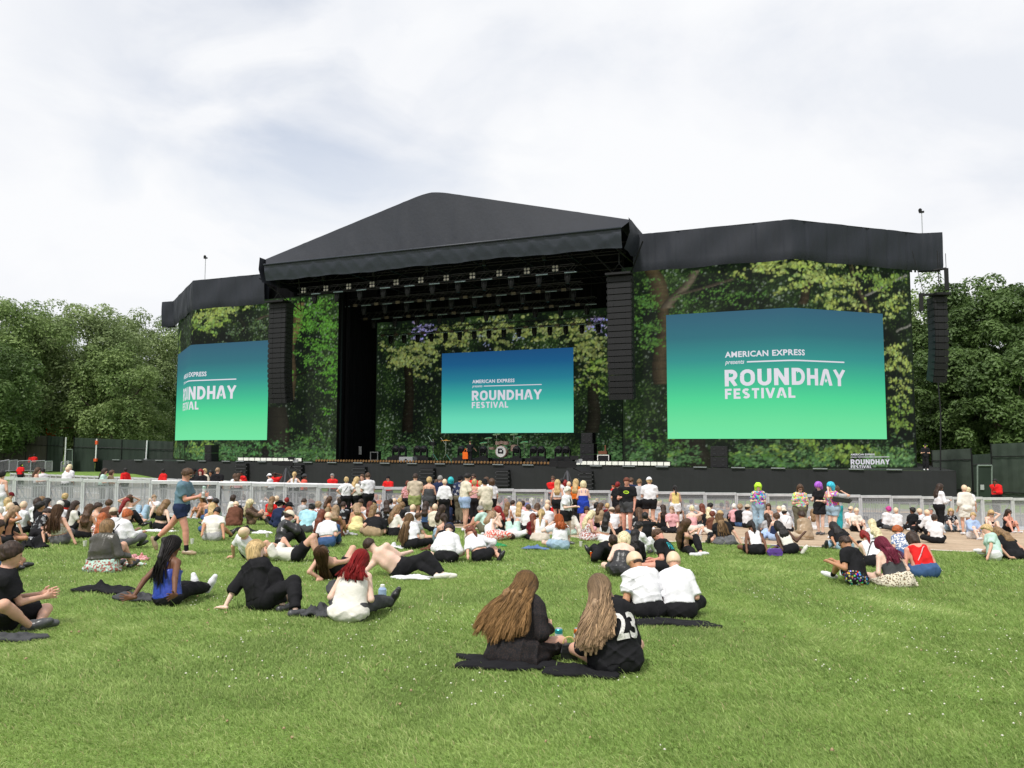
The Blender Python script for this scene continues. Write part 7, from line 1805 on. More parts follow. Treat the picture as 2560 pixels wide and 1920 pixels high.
# the one walking past
near((451, 1389), None, 90, 'A', ('S', 'br'), ('t', 'te'), ('h', 'nv'), 'r', 'tn', 'person walking to the right with drinks, in steel blue polo, navy shorts, sunglasses', girl=0, sc=1.03, ph=.93, lean=2, bend=5, hp=8, nod=10,
     AR=(.09, .16, .07), AL=(-.09, -.62, .22), kR=(0, 1, .1), kL=(0, 1, .1), tL=(0, .45, -1), tR=(0, 1, -.03), WR=(.12, .36, 1.16), WL=(-.10, .38, 1.18), eR=(.1, -.6, -1), eL=(-.3, -.4, -1), hR=(-.2, 1, .12), hL=(.3, 1, .1), sock='bk', extras=('shades',), short=.45, hem=-.18, hands=True, detail=True, loose=.0, curl=.9, wide=.98)
nPeopleNear = NSEED[0] - 100

# ---- the crowd: tile, x, y (7x enlargement of 320x240 px tiles), pose, facing, hair, top, bottom, skin, options ----
TX = [0, 300, 600, 900, 1200, 1500, 1800]
ROWS = []
def c_(t, x, y, pose, face, hair, top, bot='t:bk', skin='f', **k):
    if t < 7: px, py = TX[t] + x / 6.9125, 1160 + y / 6.9125
    elif t == 7: px, py = 1920 + x / 3.456, 1100 + y / 3.456
    else: px, py = x, y
    ROWS.append((px, py, pose, face, tuple(hair.split(':')), tuple(top.split(':')), tuple(bot.split(':')), skin, k))
# standing inside the barrier
c_(0, 50, 135, 'A', 0, 'B:bk', 's:wh', 't:wh', Y=23.5, at='at the left picture edge')
c_(2, 1840, 235, 'M', 350, 'S:bl', 't:wh', Y=28.5, extras=('belt:bk',))
c_(2, 2030, 240, 'F', 40, 'L:bl', 'l:ow', Y=28.7)
c_(2, 2110, 185, 'A', 190, 'S:br', 't:wh', Y=28.8, girl=0, extras=('tie:bk',))
c_(3, 125, 165, 'F', 320, 'S:br', 't:wh', Y=28.2, girl=0)
c_(3, 830, 300, 'A', 20, 'S:au', 't:pk:patt', Y=29)
c_(3, 960, 175, 'F', 0, 'S:db', 't:be', 'k:gn', Y=27, girl=0, sc=1.05)
c_(3, 1200, 240, 'F', 0, 'B:bl', 's:dg', 'h:dg', Y=27, wide=1.1)
c_(3, 1320, 280, 'A', 330, 'S:br', 't:bl', Y=28.8)
c_(3, 1385, 205, 'A', 350, 'S:gy', 't:nv', Y=28, girl=0, wide=1.15)
c_(3, 1465, 272, 'A', 0, 'K:-', 'l:wh', Y=26.8)
c_(3, 1570, 235, 'A', 0, 'O:tq', 'J:bk', Y=28.6)
c_(3, 1740, 210, 'F', 20, 'C:bk', 'J:nv:print', 't:kh', Y=28.3, hat='bk', girl=0)
c_(3, 1880, 172, 'F', 60, 'S:bk', 't:cr', 'h:lb', Y=24.5, girl=0)
c_(3, 1960, 178, 'F', 190, 'S:db', 't:rd', Y=30.8, girl=0, extras=('shades',))
c_(3, 1980, 275, 'A', 10, 'B:bl', 's:pk', Y=27.8)
c_(3, 2075, 300, 'A', 340, 'S:bl', 't:wh', Y=28.6)
c_(4, 75, 275, 'F', 330, 'C:bk', 't:cr', 'h:cr', Y=25, hat='bk', girl=0, wide=1.15)
c_(4, 112, 240, 'A', 20, 'U:br', 't:wh', Y=28.5)
c_(4, 200, 262, 'A', 330, 'O:br', 't:wh', 'h:bk', Y=27.2)
c_(4, 1340, 285, 'A', 10, 'L:bl', 'b:wh', 'h:bk', Y=27)
c_(4, 1412, 255, 'A', 0, 'S:bk', 't:wh', Y=29)
c_(4, 1468, 290, 'A', 0, 'O:rd', 't:br', Y=29)
c_(4, 1535, 315, 'A', 0, 'K:-', 't:wh', Y=28.2)
c_(4, 1660, 275, 'A', 20, 'L:bl', 't:og', Y=28, wide=.95)
c_(4, 1785, 302, 'F', 5, 'O:pb', 's:bl', 'k:bl', 'p', Y=27, skirt=.9, cut=.25)
c_(4, 1530, 392, 'F', 120, 'S:wh', 't:wh', 'h:bk', 'p', Y=20.5, extras=('shades', 'tie:bk'), wide=1.12, at='walking towards the camera')
c_(5, 310, 318, 'A', 30, 'S:rd', 't:bk', 'k:bk', Y=28.5, wide=1.1)
c_(5, 455, 242, 'F', 200, 'S:au', 't:bk', 'h:dg', 'r', Y=23.5, girl=0, WL=(-.22, .1, .85), wide=1.1, logo=1)
c_(5, 535, 242, 'A', 0, 'S:br', 't:nv', Y=28.3, girl=0)
c_(5, 672, 276, 'F', 350, 'S:lb', 't:gy', 'h:bk', Y=27.5, girl=0, wide=1.08)
c_(5, 845, 245, 'F', 0, 'C:bl', 't:wh', 'h:bk', Y=26.8, hat='wh', capback=1, girl=0, wide=1.12)
c_(5, 1290, 382, 'F', 0, 'Q:bk', 'v:yl', 'k:wh', Y=28, hl=.14, wide=1.1)
c_(6, 660, 342, 'F', 190, 'W:li', 't:pu:tropic', 'j:ld', 'p', Y=25.5, extras=('strapbag:be',), at='facing the camera')
c_(6, 1390, 370, 'F', 185, 'L:br', 't:yl:tropic', 't:kh', Y=24.5, extras=('shades', 'strapbag:bk'), wide=1.15)
c_(6, 1680, 335, 'F', 230, 'W:pu', 'd:bk', 'k:bk', 'p', Y=25.9, wide=1.12, nod=20)
c_(6, 1900, 330, 'F', 240, 'W:tb', 't:hp:tropic', 'h:ld', 'p', Y=24.3, wide=1.1, WL=(.0, .2, 1.5), eL=(-.5, .3, -1))
c_(6, 2015, 392, 'F', 30, 'O:br', 't:gy', 't:tq', Y=26.5, WR=(.2, .15, 1.5))
c_(7, 1492, 386, 'F', 85, 'L:db', 'l:wh', 't:bk', Y=28.2, extras=('shades', 'belt:bk'), wide=1.08)
c_(7, 1692, 394, 'A', 0, 'K:-', 'd:ow', 'k:ow', 'f', Y=27.3, loose=.04, skirt=.75, sleeve=1.4)
c_(7, 1728, 412, 'A', 30, 'S:pb', 't:wh', 't:wh', Y=28.6)
# beyond the front barrier
c_(0, 670, 76, 'F', 60, 'L:br', 's:wh', Y=35, at='behind the left barrier')
c_(0, 735, 82, 'F', 300, 'S:bk', 't:wh', Y=35.6)
c_(0, 1215, 12, 'A', 20, 'S:pb', 't:wh', Y=36, wide=1.2)
c_(0, 1190, 58, 'F', 20, 'K:-', 't:wh', Y=35)
c_(0, 1830, 92, 'F', 70, 'L:db', 't:mt', Y=35)
c_(0, 1950, 115, 'F', 75, 'O:br', 't:tn', Y=35.4)
RG = dict(guard=1)
c_(8, 53, 1159, 'A', 10, 'S:bk', 't:rd', 't:bk', 'd', Y=62, extras=('ears',), girl=0, **RG)
c_(8, 76, 1137, 'A', 40, 'S:bk', 't:rd', 't:bk', 'd', Y=82, sc=1.1, girl=0, lift=1.3, **RG)
c_(8, 86, 1136, 'F', 330, 'S:bk', 't:rd', 't:bk', 'd', Y=81, sc=1.1, girl=0, lift=1.3, **RG)
c_(8, 313, 1171, 'A', 300, 'S:bk', 'J:rd', 't:bk', 'd', Y=44, girl=0, **RG)
c_(8, 409, 1173, 'A', 30, 'S:bk', 'J:rd', 't:bk', 'd', Y=44, girl=0, **RG)
c_(8, 603, 1178, 'A', 200, 'S:bk', 'J:rd', 't:bk', 'd', Y=42, girl=0, **RG)
c_(8, 686, 1182, 'F', 200, 'S:bk', 'J:rd', 't:bk', 'd', Y=40, girl=0, WL=(-.12, .1, 1.65), WR=(.12, .1, 1.65), **RG)
c_(2, 500, 175, 'F', 280, 'C:db', 't:wh', Y=37, hat='wh')
c_(2, 945, 145, 'M', 0, 'P:bl', 'v:wh', Y=36, wide=1.1)
c_(2, 1125, 182, 'A', 60, 'C:bk', 't:co', 't:bk', 'b', Y=35, hat='dg', girl=0, **RG)
c_(8, 830, 1185, 'F', 185, 'S:gy', 't:rd', 't:bk', 'r', Y=36, girl=0, WL=(.1, .25, 1.15), WR=(-.1, .28, 1.12), **RG)
c_(8, 969, 1191, 'F', 200, 'C:bk', 't:rd', 't:bk', 'f', Y=37, hat='bk', girl=0, wide=1.1, **RG)
c_(8, 1382, 1191, 'F', 190, 'S:br', 't:rd', 't:bk', 'r', Y=33.5, girl=0, WL=(.1, .25, 1.12), WR=(-.1, .28, 1.10), extras=('shades',), **RG)
c_(5, 230, 340, 'A', 300, 'C:gi', 't:rd', 't:bk', Y=33.5, hat='bk', **RG)
c_(8, 2486, 1197, 'F', 240, 'S:bk', 'J:rd', 't:bk', 'b', Y=44, girl=0, wide=1.1, WR=(-.05, .22, 1.38), at='beside the right hoarding door', **RG)
c_(1, 1290, 88, 'F', 60, 'C:bk', 'J:bk', 't:bk', 'd', Y=35, hat='bk', girl=0)
c_(1, 1392, 98, 'F', 180, 'O:rd', 'J:bk', 't:bk', 'p', Y=34.5, wide=1.2)
c_(1, 1460, 88, 'A', 200, 'S:bl', 't:cr', Y=36.5)
c_(1, 1570, 118, 'A', 200, 'L:bk', 't:bk', 't:bk', 't', Y=37)
c_(1, 1695, 72, 'A', 10, 'S:du', 't:bk', 't:bk', Y=35.5, girl=0, wide=1.1)
c_(1, 1985, 178, 'A', 320, 'L:br', 't:wh', Y=37)
c_(1, 2047, 172, 'A', 10, 'L:br', 's:pk', Y=36.3)
# seated
c_(0, 215, 510, 'K', 60, 'C:db', 't:mb', hat='mb', girl=0)
c_(0, 130, 600, 'X', 300, 'L:bl', 't:wh')
c_(0, 200, 678, 'X', 340, 'K:-', 't:wh')
c_(0, 428, 655, 'X', 10, 'K:-', 't:wh')
c_(0, 20, 760, 'X', 60, 'S:wh', 't:wh')
c_(0, 290, 748, 'U', 55, 'L:du', 'v:bk', 's:bk', 't', hl=.22)
c_(0, 15, 985, 'X', 70, 'B:db', 's:bk', 'h:dn', 't', base=(0, 1356))
c_(0, 655, 608, 'X', 330, 'L:db', 't:wh')
c_(0, 745, 572, 'K', 20, 'S:lb', 't:gy')
c_(0, 725, 660, 'X', 70, 'P:bk', 't:bk', skin='t')
c_(0, 830, 612, 'X', 0, 'L:bk', 't:wh')
c_(0, 1145, 522, 'X', 20, 'U:bl', 't:bk:flame', girl=0)
c_(0, 1050, 640, 'K', 330, 'S:wh', 't:wh')
c_(0, 1330, 650, 'X', 60, 'L:db', 't:ow', hl=.45)
c_(0, 1565, 710, 'X', 350, 'L:br', 's:wb', skin='t', hl=.3)
c_(0, 1730, 690, 'X', 30, 'B:db', 's:wh', skin='f')
c_(0, 1890, 640, 'X', 350, 'U:br', 't:br')
c_(0, 1950, 768, 'X', 300, 'C:br', 't:wh', skin='r', hat='be', girl=0)
c_(0, 1780, 868, 'K', 350, 'L:gi', 't:wh:patt', hl=.34, by=1376)
c_(1, 160, 548, 'U', 170, 'L:br', 's:wh', WL=(-.15, .05, .8), WR=(.15, .05, .8))
c_(1, 130, 610, 'K', 60, 'L:rd', 's:wh', skin='p')
c_(1, 585, 540, 'K', 190, 'S:du', 't:wh', 'h:bk', 'p', wide=1.15, WL=(-.05, .3, .66), WR=(.05, .3, .66))
c_(1, 1400, 555, 'K', 200, 'L:br', 's:br', 's:br', 't')
c_(1, 1560, 580, 'X', 350, 'H:br', 's:dn', 'j:dn', hat='wh', hatpat='patt', brim=.13)
c_(1, 1640, 602, 'X', 270, 'S:bk', 's:mt', 'h:be', 't', extras=('shades',))
c_(1, 1590, 690, 'X', 340, 'L:bl', 'b:dn', 'j:dn', hl=.34)
c_(1, 1975, 550, 'X', 60, 'O:db', 't:ow', skin='p')
c_(1, 2120, 530, 'X', 190, 'O:br', 't:wh', skin='p')
c_(2, 440, 541, 'X', 50, 'S:br', 't:wh', girl=0)
c_(2, 570, 580, 'X', 350, 'L:lb', 't:tb' if False else 't:rd', hl=.3)
c_(2, 645, 560, 'K', 90, 'K:-', 't:ow')
c_(2, 750, 525, 'X', 60, 'O:bk', 't:bk', skin='t')
c_(2, 852, 553, 'X', 50, 'B:bk', 't:br')
c_(2, 820, 598, 'X', 20, 'S:rd', 't:mb')
c_(2, 700, 655, 'X', 350, 'H:bk', 'J:nv', 't:nv', hat='bk', brim=.19)
c_(2, 862, 682, 'X', 20, 'H:bk', 'J:bk', hat='bk', brim=.16)
c_(2, 870, 750, 'X', 60, 'S:gi', 't:wh')
c_(2, 1062, 500, 'X', 60, 'O:bk', 't:wh')
c_(2, 1172, 524, 'X', 190, 'O:bk', 't:wh', skin='p')
c_(2, 1255, 530, 'X', 20, 'H:bk', 't:mb', hat='bk', brim=.15)
c_(2, 1130, 613, 'X', 40, 'S:db', 't:gy', girl=0)
c_(2, 1365, 660, 'X', 20, 'U:du', 't:wh:patt')
c_(2, 1415, 800, 'K', 20, 'L:au', 't:wh', hl=.45)
c_(2, 1540, 480, 'X', 10, 'H:rd', 't:lb', hat='rd', brim=.14)
c_(2, 1480, 560, 'X', 350, 'K:-', 't:wh')
c_(2, 1560, 572, 'K', 60, 'L:br', 'b:tn', 'k:tn', 't', hl=.25)
c_(2, 1698, 545, 'X', 340, 'C:bl', 't:wh', hat='wh')
c_(2, 1800, 530, 'X', 190, 'K:-', 't:wh')
c_(2, 1880, 578, 'X', 20, 'S:bl', 't:pk')
c_(2, 1740, 590, 'X', 0, 'O:db', 't:bk', extras=('topshades',))
c_(2, 1788, 665, 'X', 355, 'S:db', 'J:bk:print', girl=0)
c_(2, 1660, 725, 'K', 10, 'L:du', 's:br', 'k:br', 't', hl=.14)
c_(2, 2080, 622, 'U', 200, 'B:db', 's:lb', skin='f')
c_(2, 2040, 525, 'X', 10, 'S:be' if False else 'S:du', 't:be')
c_(2, 1930, 525, 'X', 0, 'S:bk', 't:bk')
c_(2, 2190, 600, 'X', 0, 'S:br', 't:lb')
c_(3, 110, 602, 'X', 20, 'S:br', 't:wh')
c_(3, 175, 668, 'X', 355, 'L:au', 't:wh', hl=.25)
c_(3, 230, 570, 'X', 0, 'K:-', 't:wh')
c_(3, 268, 540, 'X', 350, 'O:gi', 't:pk')
c_(3, 372, 555, 'X', 20, 'S:bl', 't:og')
c_(3, 245, 645, 'X', 10, 'C:bl', 't:wh', hat='bk')
c_(3, 250, 720, 'X', 30, 'L:lb', 'b:be', skin='f', hl=.3)
c_(3, 425, 562, 'X', 80, 'S:bk', 't:wh', girl=0)
c_(3, 470, 645, 'X', 350, 'L:db', 't:bk:print', 't:bk', hl=.22)
c_(3, 532, 612, 'X', 0, 'S:bk', 't:gy')
c_(3, 602, 605, 'X', 10, 'K:-', 't:wh')
c_(3, 640, 512, 'X', 0, 'K:-', 't:lb')
c_(3, 705, 550, 'X', 340, 'S:pb', 't:wh')
c_(3, 690, 602, 'X', 350, 'U:bl', 't:be')
c_(3, 757, 500, 'X', 20, 'S:wh', 't:gy', skin='r')
c_(3, 820, 540, 'X', 10, 'O:gi', 't:co')
c_(3, 808, 585, 'X', 20, 'S:bk', 't:bk', skin='d', girl=0, wide=1.1)
c_(3, 890, 628, 'X', 0, 'S:bk', 't:dg', girl=0, wide=1.1)
c_(3, 972, 622, 'X', 10, 'S:au', 't:bk')
c_(3, 740, 680, 'X', 20, 'U:lb', 't:bk')
c_(3, 925, 715, 'X', 350, 'K:-', 't:wh')
c_(3, 1092, 548, 'X', 0, 'S:bk', 't:wh')
c_(3, 1270, 576, 'X', 0, 'K:-', 't:wh')
c_(3, 1300, 700, 'X', 355, 'K:-', 't:cr')
c_(3, 1145, 665, 'X', 10, 'L:db', 's:dn', hl=.25)
c_(3, 1400, 630, 'X', 60, 'B:db', 't:bk')
c_(3, 1500, 640, 'X', 340, 'O:bk', 't:nv')
c_(3, 1565, 588, 'X', 0, 'K:-', 't:wh')
c_(3, 1628, 610, 'X', 355, 'S:br', 'l:bk', 't:bk', girl=0)
c_(3, 1740, 605, 'X', 70, 'S:pb', 't:sk')
c_(3, 1440, 728, 'X', 60, 'L:db', 'b:be', skin='f', hl=.25)
c_(3, 1445, 868, 'K', 340, 'Q:db', 's:bk', 'j:ld', 'f', hl=.5, by=1370)
c_(3, 1030, 860, 'X', 60, 'U:br', 't:gy', 'h:be', by=1352)
c_(3, 1950, 590, 'X', 10, 'S:bk', 't:pk')
c_(3, 1972, 640, 'X', 60, 'L:bk', 's:pk', skin='p')
c_(3, 2050, 600, 'X', 20, 'S:bl', 't:ow')
c_(3, 2120, 638, 'X', 0, 'U:gr', 't:gr') if False else c_(3, 2120, 638, 'X', 0, 'S:bk', 'J:gr', 't:bk')
c_(4, 395, 560, 'X', 60, 'C:bk', 't:pk', hat='bk')
c_(4, 335, 600, 'X', 350, 'U:br', 's:tn')
c_(4, 450, 612, 'X', 20, 'O:gi', 't:be')
c_(4, 530, 558, 'X', 70, 'C:bk', 't:bk', hat='wh', skin='b')
c_(4, 480, 672, 'X', 20, 'L:lb', 'v:wh', 'h:bk', hl=.3, by=1313)
c_(4, 575, 640, 'X', 10, 'S:db', 't:wh')
c_(4, 690, 620, 'X', 10, 'B:bk', 't:br')
c_(4, 740, 650, 'X', 350, 'S:db', 't:pk')
c_(4, 680, 670, 'K', 20, 'L:bl', 'l:wh', 's:wh', hl=.25)
c_(4, 820, 598, 'X', 0, 'S:bk', 't:bl', girl=0)
c_(4, 900, 602, 'X', 10, 'O:wh', 't:wh')
c_(4, 945, 625, 'X', 350, 'L:pb', 't:lb')
c_(4, 1010, 602, 'X', 0, 'S:bk', 't:nv', girl=0)
c_(4, 1085, 618, 'X', 10, 'K:-', 't:as')
c_(4, 1175, 630, 'X', 20, 'K:-', 't:wh')
c_(4, 1272, 612, 'X', 350, 'C:bl', 't:dg', hat='be')
c_(4, 1300, 650, 'X', 10, 'O:rd', 't:rd')
c_(4, 830, 710, 'X', 10, 'S:br', 't:wh')
c_(4, 1000, 700, 'X', 20, 'L:br', 't:wh', hl=.22)
c_(4, 1162, 698, 'X', 0, 'K:-', 't:wh')
c_(4, 1180, 738, 'X', 350, 'L:bk', 't:wh', 't:dg', hl=.12, by=1318)
c_(4, 905, 900, 'X', 350, 'L:au', 't:mb', 't:bk', hl=.40, by=1350)
c_(4, 290, 750, 'U', 280, 'L:rd', 's:bk', 'k:bk', 'p')
c_(4, 1340, 640, 'X', 0, 'K:-', 't:wh')
c_(4, 1560, 760, 'B', 350, 'O:bk', 'l:ow', 'k:mt', 't')
c_(4, 1715, 622, 'X', 10, 'K:-', 't:wh')
c_(4, 1768, 660, 'X', 50, 'L:db', 't:gy', hl=.25)
c_(4, 1842, 750, 'X', 190, 'L:db', 'J:pk', 't:pk', 'f', by=1330)
c_(4, 1960, 835, 'X', 60, 'L:pb', 's:wh:patt', 'k:wh:patt', hl=.32, by=1351)
c_(4, 1968, 640, 'X', 0, 'C:bl', 't:wh', hat='cr')
c_(4, 2022, 600, 'X', 10, 'S:bl', 't:ow')
c_(4, 2035, 678, 'X', 70, 'O:bk', 't:wh')
c_(4, 2100, 690, 'X', 60, 'L:br', 't:tn', hl=.2)
c_(4, 2165, 636, 'X', 350, 'L:br', 't:pk')
c_(5, 60, 640, 'X', 340, 'L:br', 's:og')
c_(5, 95, 640, 'X', 20, 'O:lb', 't:rd')
c_(5, 182, 650, 'X', 350, 'S:br', 't:nv')
c_(5, 300, 632, 'X', 20, 'C:db', 'J:nv', hat='nv')
c_(5, 125, 690, 'X', 10, 'S:bl', 't:mb')
c_(5, 130, 840, 'X', 20, 'L:bk', 'b:wh', 'k:wh', hl=.3, by=1353)
c_(5, 195, 772, 'X', 0, 'C:br', 't:wh', hat='be')
c_(5, 335, 728, 'X', 60, 'O:br', 'v:wh')
c_(5, 492, 773, 'X', 0, 'C:bk', 't:ow', hat='cr', wide=1.0, by=1334)
c_(5, 560, 718, 'X', 10, 'S:db', 't:bk')
c_(5, 690, 675, 'X', 20, 'K:-', 't:wh')
c_(5, 660, 780, 'X', 350, 'L:br', 't:bk:print', 'j:dn', hl=.2, by=1347)
c_(5, 830, 668, 'X', 10, 'P:rd', 't:ow')
c_(5, 775, 840, 'X', 0, 'S:bk', 't:bk')
c_(5, 1020, 650, 'X', 350, 'K:-', 't:wh')
c_(5, 1055, 640, 'X', 20, 'S:bl', 't:ow')
c_(5, 1080, 720, 'X', 0, 'L:db', 'v:bk', 't:bk', hl=.25, by=1321)
c_(5, 1240, 745, 'X', 190, 'S:du', 't:pk', skin='p')
c_(5, 1355, 670, 'X', 10, 'L:br', 'v:wh', 't:bk', hl=.15, by=1316)
c_(5, 1420, 652, 'X', 60, 'L:au', 't:bk')
c_(5, 1575, 622, 'X', 0, 'C:bk', 't:wh', hat='nv', girl=0)
c_(5, 1592, 740, 'X', 20, 'S:pb', 's:pk', 't:ow', 'p', wide=1.12)
c_(5, 1755, 700, 'X', 350, 'L:au', 's:wb')
c_(5, 1840, 668, 'X', 20, 'S:du', 't:pk')
c_(5, 1912, 686, 'X', 10, 'U:bk', 't:wh')
c_(5, 1880, 765, 'X', 0, 'L:pb', 't:bk', hl=.2, by=1326)
c_(5, 1942, 830, 'R', 340, 'U:au', 't:br', 'h:ow', by=1338)
c_(5, 2080, 815, 'X', 200, 'S:bl', 't:tn', extras=('shades',))
c_(5, 2105, 678, 'X', 10, 'S:db', 't:wh', girl=0)
c_(5, 2190, 655, 'X', 200, 'L:au', 's:tn')
c_(5, 690, 1012, 'K', 60, 'U:bk', 'l:wh', 't:wh', girl=0, by=1388)
c_(5, 1465, 905, 'S', 80, 'L:lb', 't:wh', 't:bk', hl=.3) if False else None
c_(5, 620, 1262, 'X', 20, 'L:bk', 'J:bk', by=1418)
c_(6, 240, 700, 'X', 0, 'S:wh', 't:pk', skin='r')
c_(6, 355, 700, 'X', 50, 'U:du', 't:bk', 'h:dn', 'p', wide=1.1)
c_(6, 485, 712, 'X', 60, 'C:bk', 't:wh', skin='t', hat='be')
c_(6, 700, 788, 'X', 350, 'H:db', 's:bk', hat='be', brim=.15, by=1327)
c_(6, 835, 695, 'X', 190, 'L:br', 's:ow')
c_(6, 1010, 738, 'X', 350, 'K:-', 't:wh')
c_(6, 1090, 728, 'X', 10, 'S:wh', 't:wh')
c_(6, 1118, 698, 'X', 20, 'C:bk', 't:bk', hat='nv', girl=0)
c_(6, 1105, 795, 'X', 0, 'C:bk', 't:wh', hat='cr', extras=('belt:gy',), capback=1, by=1335)
c_(6, 975, 860, 'X', 350, 'U:br', 's:nv', 'j:lb', 'p', by=1352)
c_(6, 800, 870, 'X', 350, 'L:db', 't:gy', 't:as', hl=.36, by=1346)
c_(6, 1600, 800, 'K', 20, 'L:lb', 'v:wh', 'h:wh', by=1326)
c_(7, 715, 578, 'K', 185, 'K:-', 't:wh', 'h:wh', 'p', extras=('shades',))
c_(7, 768, 592, 'K', 175, 'K:-', 't:ow', 'h:bk', 'p')
c_(7, 1040, 580, 'X', 10, 'U:hp', 't:wh')
c_(7, 1102, 590, 'X', 350, 'K:-', 'l:wh', 't:dg')
c_(7, 1242, 588, 'X', 0, 'B:bk', 't:bk', skin='b')
c_(7, 1297, 598, 'X', 300, 'K:-', 't:wh', skin='r')
c_(7, 1366, 608, 'X', 340, 'K:-', 'l:wh')
c_(7, 1405, 592, 'B', 190, 'S:gy', 't:gy', skin='r')
c_(7, 1435, 650, 'X', 10, 'S:db', 't:wh')
c_(7, 1582, 598, 'K', 190, 'L:bl', 't:bk:print', 'h:ld', 'p')
c_(7, 1775, 632, 'K', 180, 'S:bl', 'l:lb', 'h:wh', 'p')
c_(7, 1932, 612, 'K', 185, 'L:bl', 's:bk', 'h:dn', 'p', extras=('shades',), WL=(-.12, .05, .80), eL=(-1, .1, .2))
c_(7, 2082, 605, 'K', 180, 'L:db', 's:bk', 'h:bk', 'r', extras=('shades',), WR=(.03, .2, .60))
c_(7, 890, 690, 'X', 0, 'L:pb', 't:wh', hl=.2, by=1372)
c_(7, 932, 772, 'X', 350, 'L:pb', 't:dg', by=1402)
# crew on the stage and guard at its right end
c_(8, 1176, 1103, 'F', 20, 'S:br', 't:bk', 't:bk', 'f', Y=68, stage=4.0, girl=0, WL=(-.24, .05, .85), WR=(.4, .35, .95), at='crew member holding an orange bag on the stage')
c_(8, 2313, 1110, 'F', 200, 'C:bk', 't:bk', 't:bk', 'f', Y=52, stage=.6, girl=0, hat='bk', extras=('ears',), at='guard with ear defenders standing at the right end of the stage')

HP = dict(L='long {} hair', P='{} ponytail', Q='long {} ponytail', B='{} bun', S='short {} hair', O='{} bob', U='curly {} hair', W='{} bob wig')
TP = dict(t='{} T-shirt', l='{} long-sleeved shirt', v='{} vest', s='{} strappy top', b='{} tube top', J='{} jacket', d='{} dress', x='{} dress', o='{} blouse')
BP = dict(t='{} trousers', h='{} shorts', s='{} shorts', j='{} jeans', k='{} skirt', l='{} leggings')
def hairp(r):
    hs, hc = r[4]; k = r[8]
    if hs == 'K': return 'bald cap'
    if hs == 'C': return CN[k.get('hat', 'cr')] + ' cap'
    if hs == 'H': return CN[k.get('hat', 'cr')] + (' bucket hat' if k.get('brim', .2) < .145 else ' brimmed hat')
    return HP[hs].format(HN.get(hc, 'dark'))
def topp(r):
    c = CN[r[5][1]]; pt = r[5][2] if len(r[5]) > 2 else ''
    if pt == 'tropic': c = 'colourful patterned'
    elif pt: c = 'printed ' + c
    if r[5][0] == 't' and r[3] and 90 < r[3] % 360 < 270: pass
    return TP[r[5][0]].format(c)
def posew(r): return 'standing' if r[2] in 'AFM' else 'seated'
def labels(rows):
    n_ = len(rows); short = [f'{hairp(r)}, {topp(r)}' for r in rows]; kinds = []
    out = [None] * n_; used = set()
    def words(s): return len(s.replace(',', ' ').split())
    from collections import Counter
    where = lambda r: ('at the stage' if 'stage' in r[8] else 'behind the barrier' if (r[8].get('Y', 0) > 31) else '')
    b1 = []
    for r, s in zip(rows, short):
        pre = ('guard, ' if r[8].get('guard') else posew(r) + ' person, ')
        b1.append(pre + s + (', ' + BP[r[6][0]].format(CN[r[6][1]]) if r[2] in 'AFM' and r[6][0] in 'hk' else '') + ((' ' + r[8]['at']) if r[8].get('at') and 'person' not in r[8]['at'] else ''))
    cb = Counter(b1); cs = Counter(short)
    for i, r in enumerate(rows):
        if cb[b1[i]] == 1: out[i] = b1[i]
        if r[8].get('at', '').split(' ')[0] in ('crew', 'guard'): out[i] = r[8]['at'] + ', ' + topp(r)
    marks = [(rows[i][0], rows[i][1], short[i]) for i in range(n_) if cs[short[i]] == 1]
    marks += [(451, 1200, 'walking person in blue polo'), (885, 1265, 'pale yellow dress'), (774, 1264, 'sky blue shirt'), (1199, 1267, 'mint polo shirt'), (1402, 1290, 'ginger hair'), (2300, 1338, 'bright red vest'), (630, 1250, 'brown lace top'), (1707, 1297, 'black waistcoat'), (142, 1264, 'big long brown hair'), (2011, 1281, 'tan coat'), (1120, 1315, 'navy bucket hat'), (717, 1280, 'leather jacket')]
    used = set(x for x in out if x)
    for i, r in enumerate(rows):
        if out[i]: continue
        ds = sorted(marks, key=lambda m: abs(m[0] - r[0]) + 2.2 * abs(m[1] - r[1]))
        for m in ds:
            rel = 'left of' if m[0] > r[0] + 3 else 'right of' if m[0] < r[0] - 3 else ('in front of' if r[1] > m[1] else 'behind')
            pre = ('guard, ' if r[8].get('guard') else posew(r) + ', ')
            s = f'{pre}{short[i]}, {rel} {m[2]}'
            if s in used or words(s) > 16: continue
            out[i] = s; used.add(s); break
        if not out[i]: out[i] = b1[i]
    return out
ROWS = [r for r in ROWS if r]
LBL = labels(ROWS)
